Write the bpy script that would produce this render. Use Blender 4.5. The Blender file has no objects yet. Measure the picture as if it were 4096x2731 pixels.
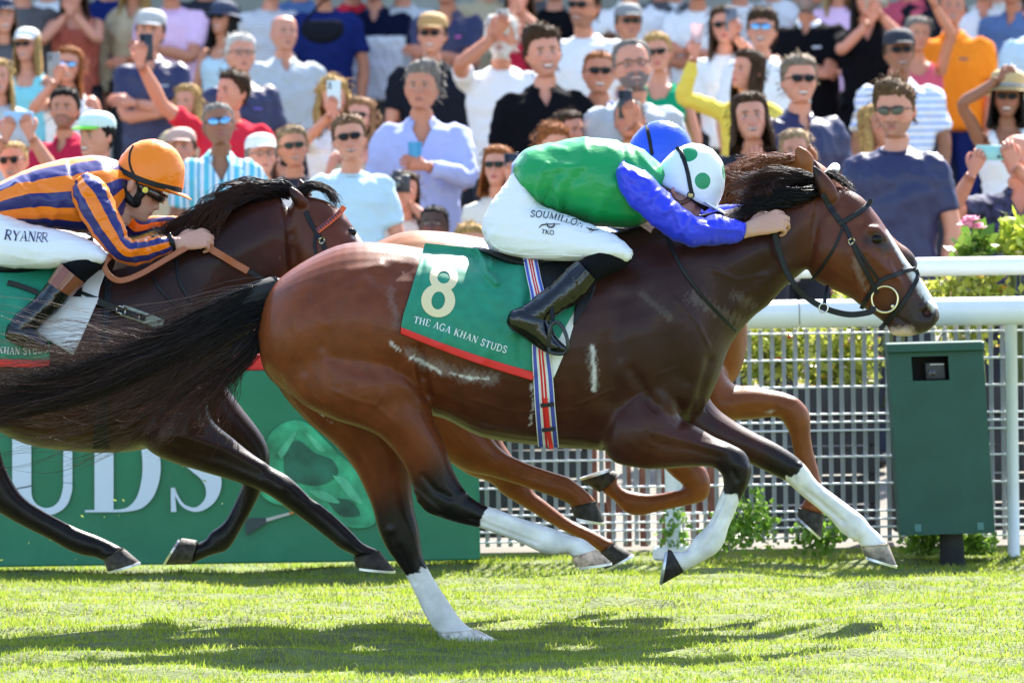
import bpy, bmesh, math, random, colorsys
import numpy as np
from mathutils import Vector, Matrix
from mathutils.bvhtree import BVHTree

# ------------------------------------------------------------------ camera, light, exposure
SC = bpy.context.scene
COL = SC.collection
PI = math.pi
CAMLOC = np.array([0.0, -25.0, 1.65])
LENS = 244.9
FPX = 4096 * LENS / 36.0
PITCH = math.radians(1.379)
ROLL = math.radians(0.85)
_f = np.array([0, math.cos(PITCH), -math.sin(PITCH)])
_u = np.array([0, math.sin(PITCH), math.cos(PITCH)])
_r = np.array([1.0, 0, 0])
CU = _u * math.cos(ROLL) + _r * math.sin(ROLL)
CR = _r * math.cos(ROLL) - _u * math.sin(ROLL)
CF = _f
cam_data = bpy.data.cameras.new('camera')
cam = bpy.data.objects.new('camera', cam_data)
COL.objects.link(cam)
cam.matrix_world = Matrix(((CR[0], CU[0], -CF[0], CAMLOC[0]), (CR[1], CU[1], -CF[1], CAMLOC[1]),
                           (CR[2], CU[2], -CF[2], CAMLOC[2]), (0, 0, 0, 1)))
cam_data.lens = LENS
cam_data.sensor_width = 36
cam_data.clip_start = 0.5
cam_data.clip_end = 500
cam_data.dof.use_dof = True
cam_data.dof.focus_distance = 24.85
cam_data.dof.aperture_fstop = 5.9
SC.camera = cam

SUN_EL = math.radians(46)
SUN_AZ = math.radians(20)      # clockwise from +Y: the sun stands behind the crowd, a little to the right
SUNV = np.array([math.sin(SUN_AZ) * math.cos(SUN_EL), math.cos(SUN_AZ) * math.cos(SUN_EL), math.sin(SUN_EL)])
world = bpy.data.worlds.new('World')
SC.world = world
world.use_nodes = True
wn = world.node_tree.nodes
sky = wn.new('ShaderNodeTexSky')
sky.sky_type = 'NISHITA'
sky.sun_disc = False
sky.sun_elevation = SUN_EL
sky.sun_rotation = SUN_AZ
bgn = wn['Background']
bgn.inputs['Strength'].default_value = 0.125
world.node_tree.links.new(sky.outputs['Color'], bgn.inputs['Color'])
sl = bpy.data.lights.new('sun', 'SUN')
sl.energy = 5.0
sl.angle = math.radians(0.53)
sl.color = (1.0, 0.955, 0.88)
sun = bpy.data.objects.new('sun', sl)
sun.rotation_euler = Vector(SUNV).to_track_quat('Z', 'Y').to_euler()
sun.location = (0, 20, 30)
COL.objects.link(sun)
SC.view_settings.view_transform = 'Standard'
SC.view_settings.look = 'None'
SC.view_settings.gamma = 1
SC.view_settings.use_curve_mapping = False
SC.view_settings.exposure = 1.92
SC.render.engine = 'CYCLES'
SC.cycles.max_bounces = 8
SC.cycles.use_denoising = True

# ------------------------------------------------------------------ pixel <-> place
def P(u, v, Y=0.0):
    """point seen at photo pixel (u, v) (4096 x 2731) on the plane y = Y"""
    d = CF * FPX + CR * (u - 2048.0) - CU * (v - 1365.5)
    t = (Y - CAMLOC[1]) / d[1]
    return CAMLOC + d * t

def PA(uv, Y):
    uv = np.asarray(uv, float)
    d = CF[None] * FPX + CR[None] * (uv[:, :1] - 2048.0) - CU[None] * (uv[:, 1:2] - 1365.5)
    t = (np.asarray(Y) - CAMLOC[1]) / d[:, 1]
    return CAMLOC + d * t[:, None]

def PROJ(X):
    d = np.atleast_2d(X) - CAMLOC
    f = d @ CF
    return np.stack([2048 + FPX * (d @ CR) / f, 1365.5 - FPX * (d @ CU) / f], 1)

# ------------------------------------------------------------------ materials
MATS = {}
def _n(nt, t, **kw):
    n = nt.nodes.new(t)
    for k, v in kw.items():
        setattr(n, k, v)
    return n

def mat(name, col=(.5, .5, .5), rough=.6, attr=False, bump=None, spec=.5, sheen=0, metal=0, coat=0, noise=None,
        transl=0, bands=None, emit=None, sss=0, aniso=None, alpha=None):
    """col: base colour; attr: multiply with the 'Col' point colour; bump=(scale, strength[, (sx,sy,sz)]);
    noise=(scale, amount) brightness mottling; bands=(list of (pos, colour), coordinate, scale)"""
    if name in MATS:
        return MATS[name]
    m = bpy.data.materials.new(name)
    m.use_nodes = True
    nt = m.node_tree
    b = nt.nodes['Principled BSDF']
    L = nt.links.new
    b.inputs['Roughness'].default_value = rough
    b.inputs['Specular IOR Level'].default_value = spec
    b.inputs['Metallic'].default_value = metal
    if sheen:
        b.inputs['Sheen Weight'].default_value = sheen
        b.inputs['Sheen Roughness'].default_value = .4
    if coat:
        b.inputs['Coat Weight'].default_value = coat
        b.inputs['Coat Roughness'].default_value = .08
    if sss:
        b.inputs['Subsurface Weight'].default_value = sss
        b.inputs['Subsurface Radius'].default_value = (.012, .005, .003)
        b.inputs['Subsurface Scale'].default_value = 1.0
    csock = None
    if attr:
        a = _n(nt, 'ShaderNodeAttribute', attribute_name='Col')
        csock = a.outputs['Color']
    if bands:
        stops, sock = bands[0], bands[1]
        uvn = _n(nt, 'ShaderNodeTexCoord')
        sp = _n(nt, 'ShaderNodeSeparateXYZ')
        L(uvn.outputs[sock[0]], sp.inputs[0])
        mul = _n(nt, 'ShaderNodeMath', operation='MULTIPLY')
        mul.inputs[1].default_value = bands[2]
        L(sp.outputs[sock[1]], mul.inputs[0])
        fr = _n(nt, 'ShaderNodeMath', operation='FRACT')
        L(mul.outputs[0], fr.inputs[0])
        ramp = _n(nt, 'ShaderNodeValToRGB')
        ramp.color_ramp.interpolation = 'CONSTANT'
        el = ramp.color_ramp.elements
        while len(el) < len(stops):
            el.new(.5)
        for e, (p, c) in zip(el, stops):
            e.position = p
            e.color = (*c, 1)
        L(fr.outputs[0], ramp.inputs[0])
        csock = ramp.outputs['Color']
    if noise:
        tc = _n(nt, 'ShaderNodeTexCoord')
        nz = _n(nt, 'ShaderNodeTexNoise')
        nz.inputs['Scale'].default_value = noise[0]
        nz.inputs['Detail'].default_value = 5
        L(tc.outputs['Object'], nz.inputs['Vector'])
        mr = _n(nt, 'ShaderNodeMapRange')
        mr.inputs['From Min'].default_value = .3
        mr.inputs['From Max'].default_value = .7
        mr.inputs['To Min'].default_value = 1 - noise[1]
        mr.inputs['To Max'].default_value = 1 + noise[1]
        L(nz.outputs['Fac'], mr.inputs['Value'])
        mx = _n(nt, 'ShaderNodeMix', data_type='RGBA', blend_type='MULTIPLY')
        mx.inputs['Factor'].default_value = 1
        if csock:
            L(csock, mx.inputs['A'])
        else:
            mx.inputs['A'].default_value = (*col, 1)
        L(mr.outputs[0], mx.inputs['B'])
        csock = mx.outputs['Result']
    if csock:
        L(csock, b.inputs['Base Color'])
    else:
        b.inputs['Base Color'].default_value = (*col, 1)
    if bump:
        tc = _n(nt, 'ShaderNodeTexCoord')
        mp = _n(nt, 'ShaderNodeMapping')
        mp.inputs['Scale'].default_value = bump[2] if len(bump) > 2 else (1, 1, 1)
        nz = _n(nt, 'ShaderNodeTexNoise')
        nz.inputs['Scale'].default_value = bump[0]
        nz.inputs['Detail'].default_value = 4
        L(tc.outputs['Object'], mp.inputs[0])
        L(mp.outputs[0], nz.inputs['Vector'])
        bp = _n(nt, 'ShaderNodeBump')
        bp.inputs['Strength'].default_value = bump[1]
        bp.inputs['Distance'].default_value = bump[3] if len(bump) > 3 else .01
        L(nz.outputs['Fac'], bp.inputs['Height'])
        L(bp.outputs[0], b.inputs['Normal'])
    if emit:
        b.inputs['Emission Color'].default_value = (*emit[0], 1)
        b.inputs['Emission Strength'].default_value = emit[1]
    if transl:
        tr = _n(nt, 'ShaderNodeBsdfTranslucent')
        ms = _n(nt, 'ShaderNodeMixShader')
        ms.inputs[0].default_value = transl
        if csock:
            L(csock, tr.inputs['Color'])
        else:
            tr.inputs['Color'].default_value = (*col, 1)
        out = nt.nodes['Material Output']
        L(b.outputs[0], ms.inputs[1])
        L(tr.outputs[0], ms.inputs[2])
        L(ms.outputs[0], out.inputs['Surface'])
    if alpha is not None:
        b.inputs['Alpha'].default_value = alpha
    MATS[name] = m
    return m

# ------------------------------------------------------------------ objects
WL = {}
def tag(o, label=None, cat=None, group=None, kind=None):
    if label: o['label'] = label
    if cat: o['category'] = cat
    if group: o['group'] = group
    if kind: o['kind'] = kind
    return o

def empty(name, loc, label=None, cat=None, group=None):
    o = bpy.data.objects.new(name, None)
    o.empty_display_size = .1
    COL.objects.link(o)
    o.location = [float(x) for x in loc]
    WL[o.name] = np.array(loc, float)
    return tag(o, label, cat, group)

def mk(name, V, F, m, parent=None, loc=None, cols=None, uv=None, mi=None, smooth=True, label=None, cat=None, group=None, kind=None):
    """one mesh object from WORLD coordinates; loc becomes its origin"""
    V = np.asarray(V, float)
    base = WL[parent.name] if parent is not None else np.array(loc if loc is not None else (0, 0, 0), float)
    me = bpy.data.meshes.new(name)
    me.from_pydata((V - base).tolist(), [], [tuple(int(i) for i in f) for f in F])
    ms = m if isinstance(m, (list, tuple)) else [m]
    for x in ms:
        me.materials.append(x)
    if mi is not None:
        me.polygons.foreach_set('material_index', np.asarray(mi, np.int32))
    if smooth:
        me.polygons.foreach_set('use_smooth', np.ones(len(me.polygons), bool))
    if cols is not None:
        at = me.color_attributes.new('Col', 'FLOAT_COLOR', 'POINT')
        c4 = np.ones((len(V), 4), np.float32)
        c4[:, :3] = cols
        at.data.foreach_set('color', c4.ravel())
    if uv is not None:
        ul = me.uv_layers.new(name='UVMap')
        ul.data.foreach_set('uv', np.asarray(uv, np.float32).ravel())
    me.update()
    o = bpy.data.objects.new(name, me)
    COL.objects.link(o)
    if parent is not None:
        o.parent = parent
    else:
        o.location = [float(x) for x in base]
    WL[o.name] = base
    return tag(o, label, cat, group, kind)

class MB:
    """mesh builder: collects pieces of one mesh"""
    def __init__(s):
        s.V = []; s.F = []; s.C = []; s.M = []; s.U = []; s.n = 0
    def add(s, V, F, col=None, mi=0, uv=None):
        V = np.asarray(V, float)
        s.V.append(V)
        s.F += [tuple(i + s.n for i in f) for f in F]
        s.M += [mi] * len(F)
        c = np.ones((len(V), 3)) if col is None else np.broadcast_to(np.asarray(col, float), (len(V), 3))
        s.C.append(c)
        if uv is not None: s.U += list(uv)
        s.n += len(V)
        return s
    def verts(s):
        return np.concatenate(s.V) if s.V else np.zeros((0, 3))
    def make(s, name, m, parent=None, cols=False, **kw):
        return mk(name, s.verts(), s.F, m, parent, cols=np.concatenate(s.C) if cols else None,
                  mi=s.M if isinstance(m, (list, tuple)) else None, uv=s.U if s.U else None, **kw)

def catmull(A, k):
    """Catmull-Rom resample of rows of A, k pieces per span"""
    A = np.asarray(A, float)
    if k <= 1 or len(A) < 3:
        if len(A) == 2 and k > 1:
            t = np.linspace(0, 1, k + 1)[:, None]
            return A[0] * (1 - t) + A[1] * t
        return A
    E = np.vstack([2 * A[0] - A[1], A, 2 * A[-1] - A[-2]])
    out = []
    for i in range(1, len(E) - 2):
        p0, p1, p2, p3 = E[i - 1:i + 3]
        for j in range(k):
            t = j / k
            out.append(.5 * (2 * p1 + (p2 - p0) * t + (2 * p0 - 5 * p1 + 4 * p2 - p3) * t * t + (3 * p1 - p0 - 3 * p2 + p3) * t ** 3))
    out.append(A[-1])
    return np.array(out)

def skin_rings(R, cap=True, bulge=.35, uv=False):
    """R: (m, n, 3) rings -> verts, faces(, per-corner uv); closed with rounded caps"""
    m, n = R.shape[:2]
    V = R.reshape(-1, 3)
    F = []; U = []
    for i in range(m - 1):
        for j in range(n):
            k = (j + 1) % n
            F.append((i * n + j, i * n + k, (i + 1) * n + k, (i + 1) * n + j))
            U += [(j / n, i / (m - 1)), ((j + 1) / n, i / (m - 1)), ((j + 1) / n, (i + 1) / (m - 1)), (j / n, (i + 1) / (m - 1))]
    if cap:
        for e, nb in ((0, 1), (m - 1, m - 2)):
            c = R[e].mean(0)
            d = c - R[nb].mean(0)
            ln = np.linalg.norm(d)
            rad = np.min(np.linalg.norm(R[e] - c, axis=1)) if n else 0
            d = d / ln if ln > 1e-9 else np.zeros(3)
            r1 = c + (R[e] - c) * .72 + d * rad * bulge * .7
            ap = c + d * rad * bulge
            b0 = len(V)
            V = np.vstack([V, r1, ap[None]])
            for j in range(n):
                k = (j + 1) % n
                q = (e * n + j, b0 + j, b0 + k, e * n + k) if e == 0 else (e * n + k, b0 + k, b0 + j, e * n + j)
                F.append(q[::-1] if e == 0 else q[::-1])
                t = (b0 + j, b0 + n, b0 + k) if e == 0 else (b0 + k, b0 + n, b0 + j)
                F.append(t[::-1])
                vv = e / (m - 1)
                U += [(j / n, vv)] * 4 + [(j / n, vv)] * 3
    if uv:
        return V, F, U
    return V, F

def rib_rings(ribs, Y, k=4, n=24, sq=1.0):
    """ribs rows: u1 v1 u2 v2 halfwidth yoffset (photo pixels, metres); returns rings (m,n,3)"""
    A = catmull([r[:6] for r in ribs], k)
    t = np.linspace(0, 2 * PI, n, endpoint=False)
    R = []
    for u1, v1, u2, v2, w, yo in A:
        a = P(u1, v1, Y + yo); b = P(u2, v2, Y + yo)
        c = (a + b) / 2; h = (a - b) / 2
        ct, st = np.cos(t), np.sin(t)
        if sq != 1:
            ct = np.sign(ct) * np.abs(ct) ** sq; st = np.sign(st) * np.abs(st) ** sq
        R.append(c + ct[:, None] * h + np.array([0, -1, 0]) * (st * w)[:, None])
    return np.array(R)

def rib_loft(ribs, Y, k=4, n=24, sq=1.0, uv=False, **kw):
    return skin_rings(rib_rings(ribs, Y, k, n, sq), uv=uv, **kw)

def tube(pts, rad, n=8, k=1, flat=1.0, up=None, uv=False, bulge=.5):
    """round (or flattened) tube along world points"""
    pts = np.asarray(pts, float)
    rad = np.broadcast_to(np.asarray(rad, float), (len(pts),)) if np.ndim(rad) < 2 else np.asarray(rad, float)
    A = catmull(np.column_stack([pts, rad]), k)
    pts, rad = A[:, :3], A[:, 3]
    tg = np.gradient(pts, axis=0)
    tg /= np.linalg.norm(tg, axis=1)[:, None] + 1e-12
    ref = np.array(up if up is not None else (0.13, 0.2, 1.0), float)
    R = []
    t = np.linspace(0, 2 * PI, n, endpoint=False)
    for p, d, r in zip(pts, tg, rad):
        s = np.cross(d, ref)
        ls = np.linalg.norm(s)
        if ls < 1e-4:
            s = np.cross(d, (1, 0, 0)); ls = np.linalg.norm(s)
        s /= ls
        q = np.cross(s, d)
        R.append(p + r * np.cos(t)[:, None] * s + r * flat * np.sin(t)[:, None] * q)
    return skin_rings(np.array(R), uv=uv, bulge=bulge)

def box(c, s, rot=None):
    """box with half sizes s round c"""
    c = np.asarray(c, float)
    V = np.array([[x, y, z] for x in (-1, 1) for y in (-1, 1) for z in (-1, 1)], float) * np.asarray(s, float)
    if rot is not None:
        V = V @ np.asarray(rot, float).T
    return V + c, [(0, 1, 3, 2), (4, 6, 7, 5), (0, 4, 5, 1), (2, 3, 7, 6), (0, 2, 6, 4), (1, 5, 7, 3)]

def rbox(c, s, bev=.01, rot=None):
    """box with bevelled long edges (octagon section) along z"""
    sx, sy, sz = s
    b = min(bev, sx * .9, sy * .9)
    sec = [(-sx + b, -sy), (sx - b, -sy), (sx, -sy + b), (sx, sy - b), (sx - b, sy), (-sx + b, sy), (-sx, sy - b), (-sx, -sy + b)]
    R = []
    for z, q in ((-sz, .0), (-sz + b * .5, 1), (sz - b * .5, 1), (sz, .0)):
        R.append([(x * (1 if q else 1 - b * .5 / sx), y * (1 if q else 1 - b * .5 / sy), z) for x, y in sec])
    R = np.array(R, float)
    V = R.reshape(-1, 3)
    F = []
    for i in range(3):
        for j in range(8):
            k = (j + 1) % 8
            F.append((i * 8 + j, i * 8 + k, i * 8 + 8 + k, i * 8 + 8 + j))
    F.append(tuple(range(7, -1, -1)))
    F.append(tuple(range(24, 32)))
    if rot is not None:
        V = V @ np.asarray(rot, float).T
    return V + np.asarray(c, float), F

def ellipsoid(c, s, n=16, m=10, rot=None):
    R = []
    for i in range(1, m):
        a = PI * i / m
        t = np.linspace(0, 2 * PI, n, endpoint=False)
        R.append(np.stack([np.sin(a) * np.cos(t) * s[0], np.sin(a) * np.sin(t) * s[1], np.full(n, np.cos(a) * s[2])], 1))
    V = np.vstack([np.concatenate(R), [[0, 0, s[2]]], [[0, 0, -s[2]]]])
    F = []
    for i in range(m - 2):
        for j in range(n):
            k = (j + 1) % n
            F.append((i * n + j, (i + 1) * n + j, (i + 1) * n + k, i * n + k))
    a, b = (m - 1) * n, (m - 1) * n + 1
    for j in range(n):
        k = (j + 1) % n
        F.append((a, j, k)); F.append((b, (m - 2) * n + k, (m - 2) * n + j))
    if rot is not None:
        V = V @ np.asarray(rot, float).T
    return V + np.asarray(c, float), F

def rotm(ax, a):
    return np.array(Matrix.Rotation(a, 3, ax))

# ------------------------------------------------------------------ remeshing
def remesh(V, F, voxel, smooth=3):
    """union of closed pieces as one continuous quad surface"""
    me = bpy.data.meshes.new('tmp')
    me.from_pydata(np.asarray(V).tolist(), [], [tuple(int(i) for i in f) for f in F])
    o = bpy.data.objects.new('tmp', me)
    COL.objects.link(o)
    md = o.modifiers.new('r', 'REMESH')
    md.mode = 'VOXEL'
    md.voxel_size = voxel
    dg = bpy.context.evaluated_depsgraph_get()
    ev = o.evaluated_get(dg)
    em = ev.to_mesh()
    nv = len(em.vertices)
    W = np.empty(nv * 3, np.float32)
    em.vertices.foreach_get('co', W)
    W = W.reshape(-1, 3).astype(float)
    ls = np.empty(len(em.polygons), np.int32); lt = np.empty(len(em.polygons), np.int32)
    em.polygons.foreach_get('loop_start', ls); em.polygons.foreach_get('loop_total', lt)
    li = np.empty(len(em.loops), np.int32); em.loops.foreach_get('vertex_index', li)
    F2 = [tuple(li[a:a + b]) for a, b in zip(ls, lt)]
    E = np.empty(len(em.edges) * 2, np.int32); em.edges.foreach_get('vertices', E)
    E = E.reshape(-1, 2)
    ev.to_mesh_clear()
    bpy.data.objects.remove(o); bpy.data.meshes.remove(me)
    W = taubin(W, E, smooth)
    return W, F2, E

def taubin(W, E, it, lam=.55, mu=-.56):
    n = len(W)
    deg = np.bincount(E.ravel(), minlength=n).astype(float)[:, None]
    deg[deg == 0] = 1
    for i in range(it * 2):
        S = np.stack([np.bincount(E[:, 0], W[E[:, 1], a], n) + np.bincount(E[:, 1], W[E[:, 0], a], n) for a in range(3)], 1)
        W = W + (lam if i % 2 == 0 else mu) * (S / deg - W)
    return W

def normals(W, F):
    N = np.zeros_like(W)
    Q = np.array([(f[0], f[1], f[2], f[3] if len(f) > 3 else f[2]) for f in F])
    n = np.cross(W[Q[:, 2]] - W[Q[:, 0]], W[Q[:, 3]] - W[Q[:, 1]])
    for a in range(4):
        for c in range(3):
            N[:, c] += np.bincount(Q[:, a], n[:, c], len(W))
    return N / (np.linalg.norm(N, axis=1)[:, None] + 1e-12)

def segdist(X, line):
    """distance of 2-D points X to a polyline, and the fraction along it"""
    line = np.asarray(line, float)
    best = np.full(len(X), 1e9); fr = np.zeros(len(X))
    if len(line) == 1:
        return np.linalg.norm(X - line[0], axis=1), fr
    for i in range(len(line) - 1):
        a, b = line[i], line[i + 1]
        d = b - a
        t = np.clip(((X - a) @ d) / (d @ d + 1e-12), 0, 1)
        dist = np.linalg.norm(X - a - t[:, None] * d, axis=1)
        k = dist < best
        best[k] = dist[k]; fr[k] = (i + t[k]) / (len(line) - 1)
    return best, fr

def vnoise(X, s, seed=0):
    """cheap smooth value noise in [-1, 1] from sums of sines"""
    rng = np.random.default_rng(seed)
    r = np.zeros(len(X))
    for k in range(5):
        w = rng.normal(size=3); w /= np.linalg.norm(w)
        f = s * (1 + .55 * k)
        r += np.sin(X @ w * f * 2 * PI + rng.random() * 6.28 + 1.3 * np.sin(X @ np.roll(w, 1) * f * 2.2 + k)) / (1 + .45 * k)
    return r / 2.4

def bvh_of(V, F):
    return BVHTree.FromPolygons([tuple(v) for v in V], [tuple(int(i) for i in f) for f in F])

class Conform:
    """puts photo pixels on the near surface of a body"""
    def __init__(s, V, F, Y):
        s.t = bvh_of(V, F); s.Y = Y
    def y(s, u, v, default=None):
        a = P(u, v, s.Y - 1.5)
        d = Vector(a - CAMLOC).normalized()
        h = s.t.ray_cast(Vector(a), d, 3.0)
        if h[0] is None:
            return default
        return h[0][1]
    def pts(s, uv, off):
        ys = [s.y(u, v) for u, v in uv]
        good = [i for i, y in enumerate(ys) if y is not None]
        if not good:
            ys = [s.Y] * len(ys)
        else:
            for i, y in enumerate(ys):
                if y is None:
                    j = min(good, key=lambda g: abs(g - i)); ys[i] = ys[j]
        off = np.broadcast_to(off, (len(uv),))
        return PA(uv, np.array(ys) - off)

def strip(cf, line, wpx, off=.004, th=.004, k=6, smooth_y=2):
    """leather strap lying on a body along photo pixels"""
    A = catmull(line, k)
    tg = np.gradient(A, axis=0)
    nn = np.stack([-tg[:, 1], tg[:, 0]], 1)
    nn /= np.linalg.norm(nn, axis=1)[:, None] + 1e-9
    w = np.broadcast_to(np.asarray(wpx, float), (len(line),))
    w = np.interp(np.linspace(0, 1, len(A)), np.linspace(0, 1, len(line)), w)[:, None] / 2
    m = len(A)
    c = cf.pts([tuple(x) for x in A], 0)
    yc = c[:, 1].copy()
    for _ in range(smooth_y):
        yc[1:-1] = np.minimum(yc[1:-1], (yc[:-2] + yc[2:]) / 2) if False else (yc[:-2] + 2 * yc[1:-1] + yc[2:]) / 4
    prof = [(-1.0, -off * 0 + .012), (-1.0, -off), (-.8, -off - th), (.8, -off - th), (1.0, -off), (1.0, .012)]
    R = []
    for q, dy in prof:
        R.append(PA(A + nn * w * q, yc + dy))
    R = np.array(R)            # (6, m, 3)
    V = R.transpose(1, 0, 2).reshape(-1, 3)
    F = []
    n = len(prof)
    for i in range(m - 1):
        for j in range(n):
            j2 = (j + 1) % n
            F.append((i * n + j, (i + 1) * n + j, (i + 1) * n + j2, i * n + j2))
    F.append(tuple(range(n))); F.append(tuple((m - 1) * n + j for j in range(n - 1, -1, -1)))
    return V, F

def strands(roots, n, seed, rad=.0016, spread=None, k=5, taper=.25, wav=.004, sides=3, clump=0):
    """hair: guides = list of (m,3) arrays of equal length ordered side by side; strands are spread between them"""
    rng = np.random.default_rng(seed)
    G = np.array([catmull(g, k) for g in roots])       # (g, m, 3)
    g, m = G.shape[:2]
    s = rng.random(n) * (g - 1)
    if clump:
        ci = rng.integers(0, clump, n)
        s = np.clip((rng.permutation(clump)[ci] + .5) / clump + rng.normal(size=n) * .35 / clump, 0, .9999) * (g - 1)
    i0 = np.minimum(s.astype(int), g - 2)
    f = (s - i0)[:, None, None]
    C = G[i0] * (1 - f) + G[i0 + 1] * f                # (n, m, 3)
    tt = np.linspace(0, 1, m)[None, :, None]
    sp = np.asarray(spread if spread is not None else (.01, .03), float)
    q = 1.0
    if clump:
        co = rng.normal(size=(clump, 1, 3)); C = C + co[ci] * sp[1] * tt ** 1.3
        wv = rng.random((clump, 1, 3)) * 6.28; C = C + .019 * np.sin(tt * 8 + wv[ci]) * tt
        q = .30
    C = C + rng.normal(size=(n, 1, 3)) * sp[0] * (1 - tt) + rng.normal(size=(n, 1, 3)) * sp[1] * q * tt ** 1.3
    ph = rng.random((n, 1, 3)) * 6.28
    C = C + wav * np.sin(tt * (4 + 6 * rng.random((n, 1, 1))) * 3 + ph) * tt
    cut = .55 + .45 * rng.random((n, 1)) ** .6           # strands of uneven length
    idx = np.linspace(0, 1, m)[None] * cut * (m - 1)
    j0 = np.minimum(idx.astype(int), m - 2)
    fr = (idx - j0)[..., None]
    ar = np.arange(n)[:, None]
    C = C[ar, j0] * (1 - fr) + C[ar, j0 + 1] * fr
    tg = np.gradient(C, axis=1)
    tg /= np.linalg.norm(tg, axis=2)[..., None] + 1e-12
    a = np.cross(tg, np.array([.1, 1.0, .2])); a /= np.linalg.norm(a, axis=2)[..., None] + 1e-9
    b = np.cross(tg, a)
    r = rad * (.7 + .6 * rng.random((n, 1))) * (1 - (1 - taper) * np.linspace(0, 1, m)[None] ** 2)
    ring = [C + r[..., None] * (np.cos(x) * a + np.sin(x) * b) for x in np.arange(sides) * 2 * PI / sides]
    V = np.stack(ring, 2).reshape(-1, 3)               # n, m, sides
    base = (np.arange(n) * m * sides)[:, None, None]
    ii = (np.arange(m - 1) * sides)[None, :, None]
    jj = np.arange(sides)[None, None, :]
    q0 = base + ii + jj; q1 = base + ii + (jj + 1) % sides
    F = np.stack([q0, q1, q1 + sides, q0 + sides], -1).reshape(-1, 4)
    T = np.repeat(np.broadcast_to(np.linspace(0, 1, m)[None], (n, m))[..., None], sides, 2).ravel()
    return V, F, T

def mkfast(name, V, F, m, parent=None, loc=None, cols=None, **kw):
    """like mk for big quad arrays"""
    V = np.asarray(V, np.float32); F = np.asarray(F, np.int32)
    base = WL[parent.name] if parent is not None else np.array(loc if loc is not None else (0, 0, 0), float)
    me = bpy.data.meshes.new(name)
    me.vertices.add(len(V)); me.vertices.foreach_set('co', (V - base.astype(np.float32)).ravel())
    k = F.shape[1]
    me.loops.add(F.size); me.loops.foreach_set('vertex_index', F.ravel())
    me.polygons.add(len(F)); me.polygons.foreach_set('loop_start', np.arange(0, F.size, k, dtype=np.int32))
    me.polygons.foreach_set('use_smooth', np.ones(len(F), bool))
    me.materials.append(m)
    if cols is not None:
        at = me.color_attributes.new('Col', 'FLOAT_COLOR', 'POINT')
        c4 = np.ones((len(V), 4), np.float32); c4[:, :3] = cols
        at.data.foreach_set('color', c4.ravel())
    me.update(calc_edges=True)
    o = bpy.data.objects.new(name, me)
    COL.objects.link(o)
    if parent is not None: o.parent = parent
    else: o.location = [float(x) for x in base]
    WL[o.name] = base
    return tag(o, **kw)
# ------------------------------------------------------------------ ground
def sheet(name, x0, x1, y0, y1, nx, ny, zf, m, **kw):
    xs = np.linspace(x0, x1, nx); ys = np.linspace(y0, y1, ny)
    X, Y = np.meshgrid(xs, ys)
    V = np.stack([X.ravel(), Y.ravel(), zf(X.ravel(), Y.ravel())], 1)
    F = [(j * nx + i, j * nx + i + 1, (j + 1) * nx + i + 1, (j + 1) * nx + i) for j in range(ny - 1) for i in range(nx - 1)]
    return mk(name, V, F, m, **kw)

def floor_z(y):
    return .02 + max(0.0, y - 5.6) * .058

M_turf = mat('turf soil', (.11, .135, .032), .95, noise=(9, .35), bump=(60, .6, (1, 1, 1), .03))
M_pave = mat('terrace gravel', (.13, .115, .09), .95, noise=(3, .2), bump=(40, .3))
def turf_z(x, y):
    X = np.stack([x, y, 0 * x], 1)
    k = np.clip((5.0 - y) / .6, 0, 1) * np.clip((np.minimum(y + 5.5, 4.6 - np.abs(x))) / .8, 0, 1)
    return k * (.026 * vnoise(X * [.5, 1, 1], .8, 41) + .020 * vnoise(X * [.55, 1, 1], 2.3, 42)) - .020 * k
gx_ = np.r_[np.linspace(-60, -5, 12), np.arange(-4.7, 4.71, .075), np.linspace(5, 60, 12)]
gy_ = np.r_[np.linspace(-45, -6, 10), np.arange(-5.7, 5.3, .07), 5.35]
X_, Y_ = np.meshgrid(gx_, gy_)
nx_ = len(gx_)
mk('ground', np.stack([X_.ravel(), Y_.ravel(), turf_z(X_.ravel(), Y_.ravel())], 1), [(j * nx_ + i, j * nx_ + i + 1, (j + 1) * nx_ + i + 1, (j + 1) * nx_ + i) for j in range(len(gy_) - 1) for i in range(nx_ - 1)], M_turf, kind='structure')
sheet('terrace', -60, 60, 5.35, 45, 30, 60, lambda x, y: np.array([floor_z(t) - .03 for t in y]), M_pave, kind='structure')

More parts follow.
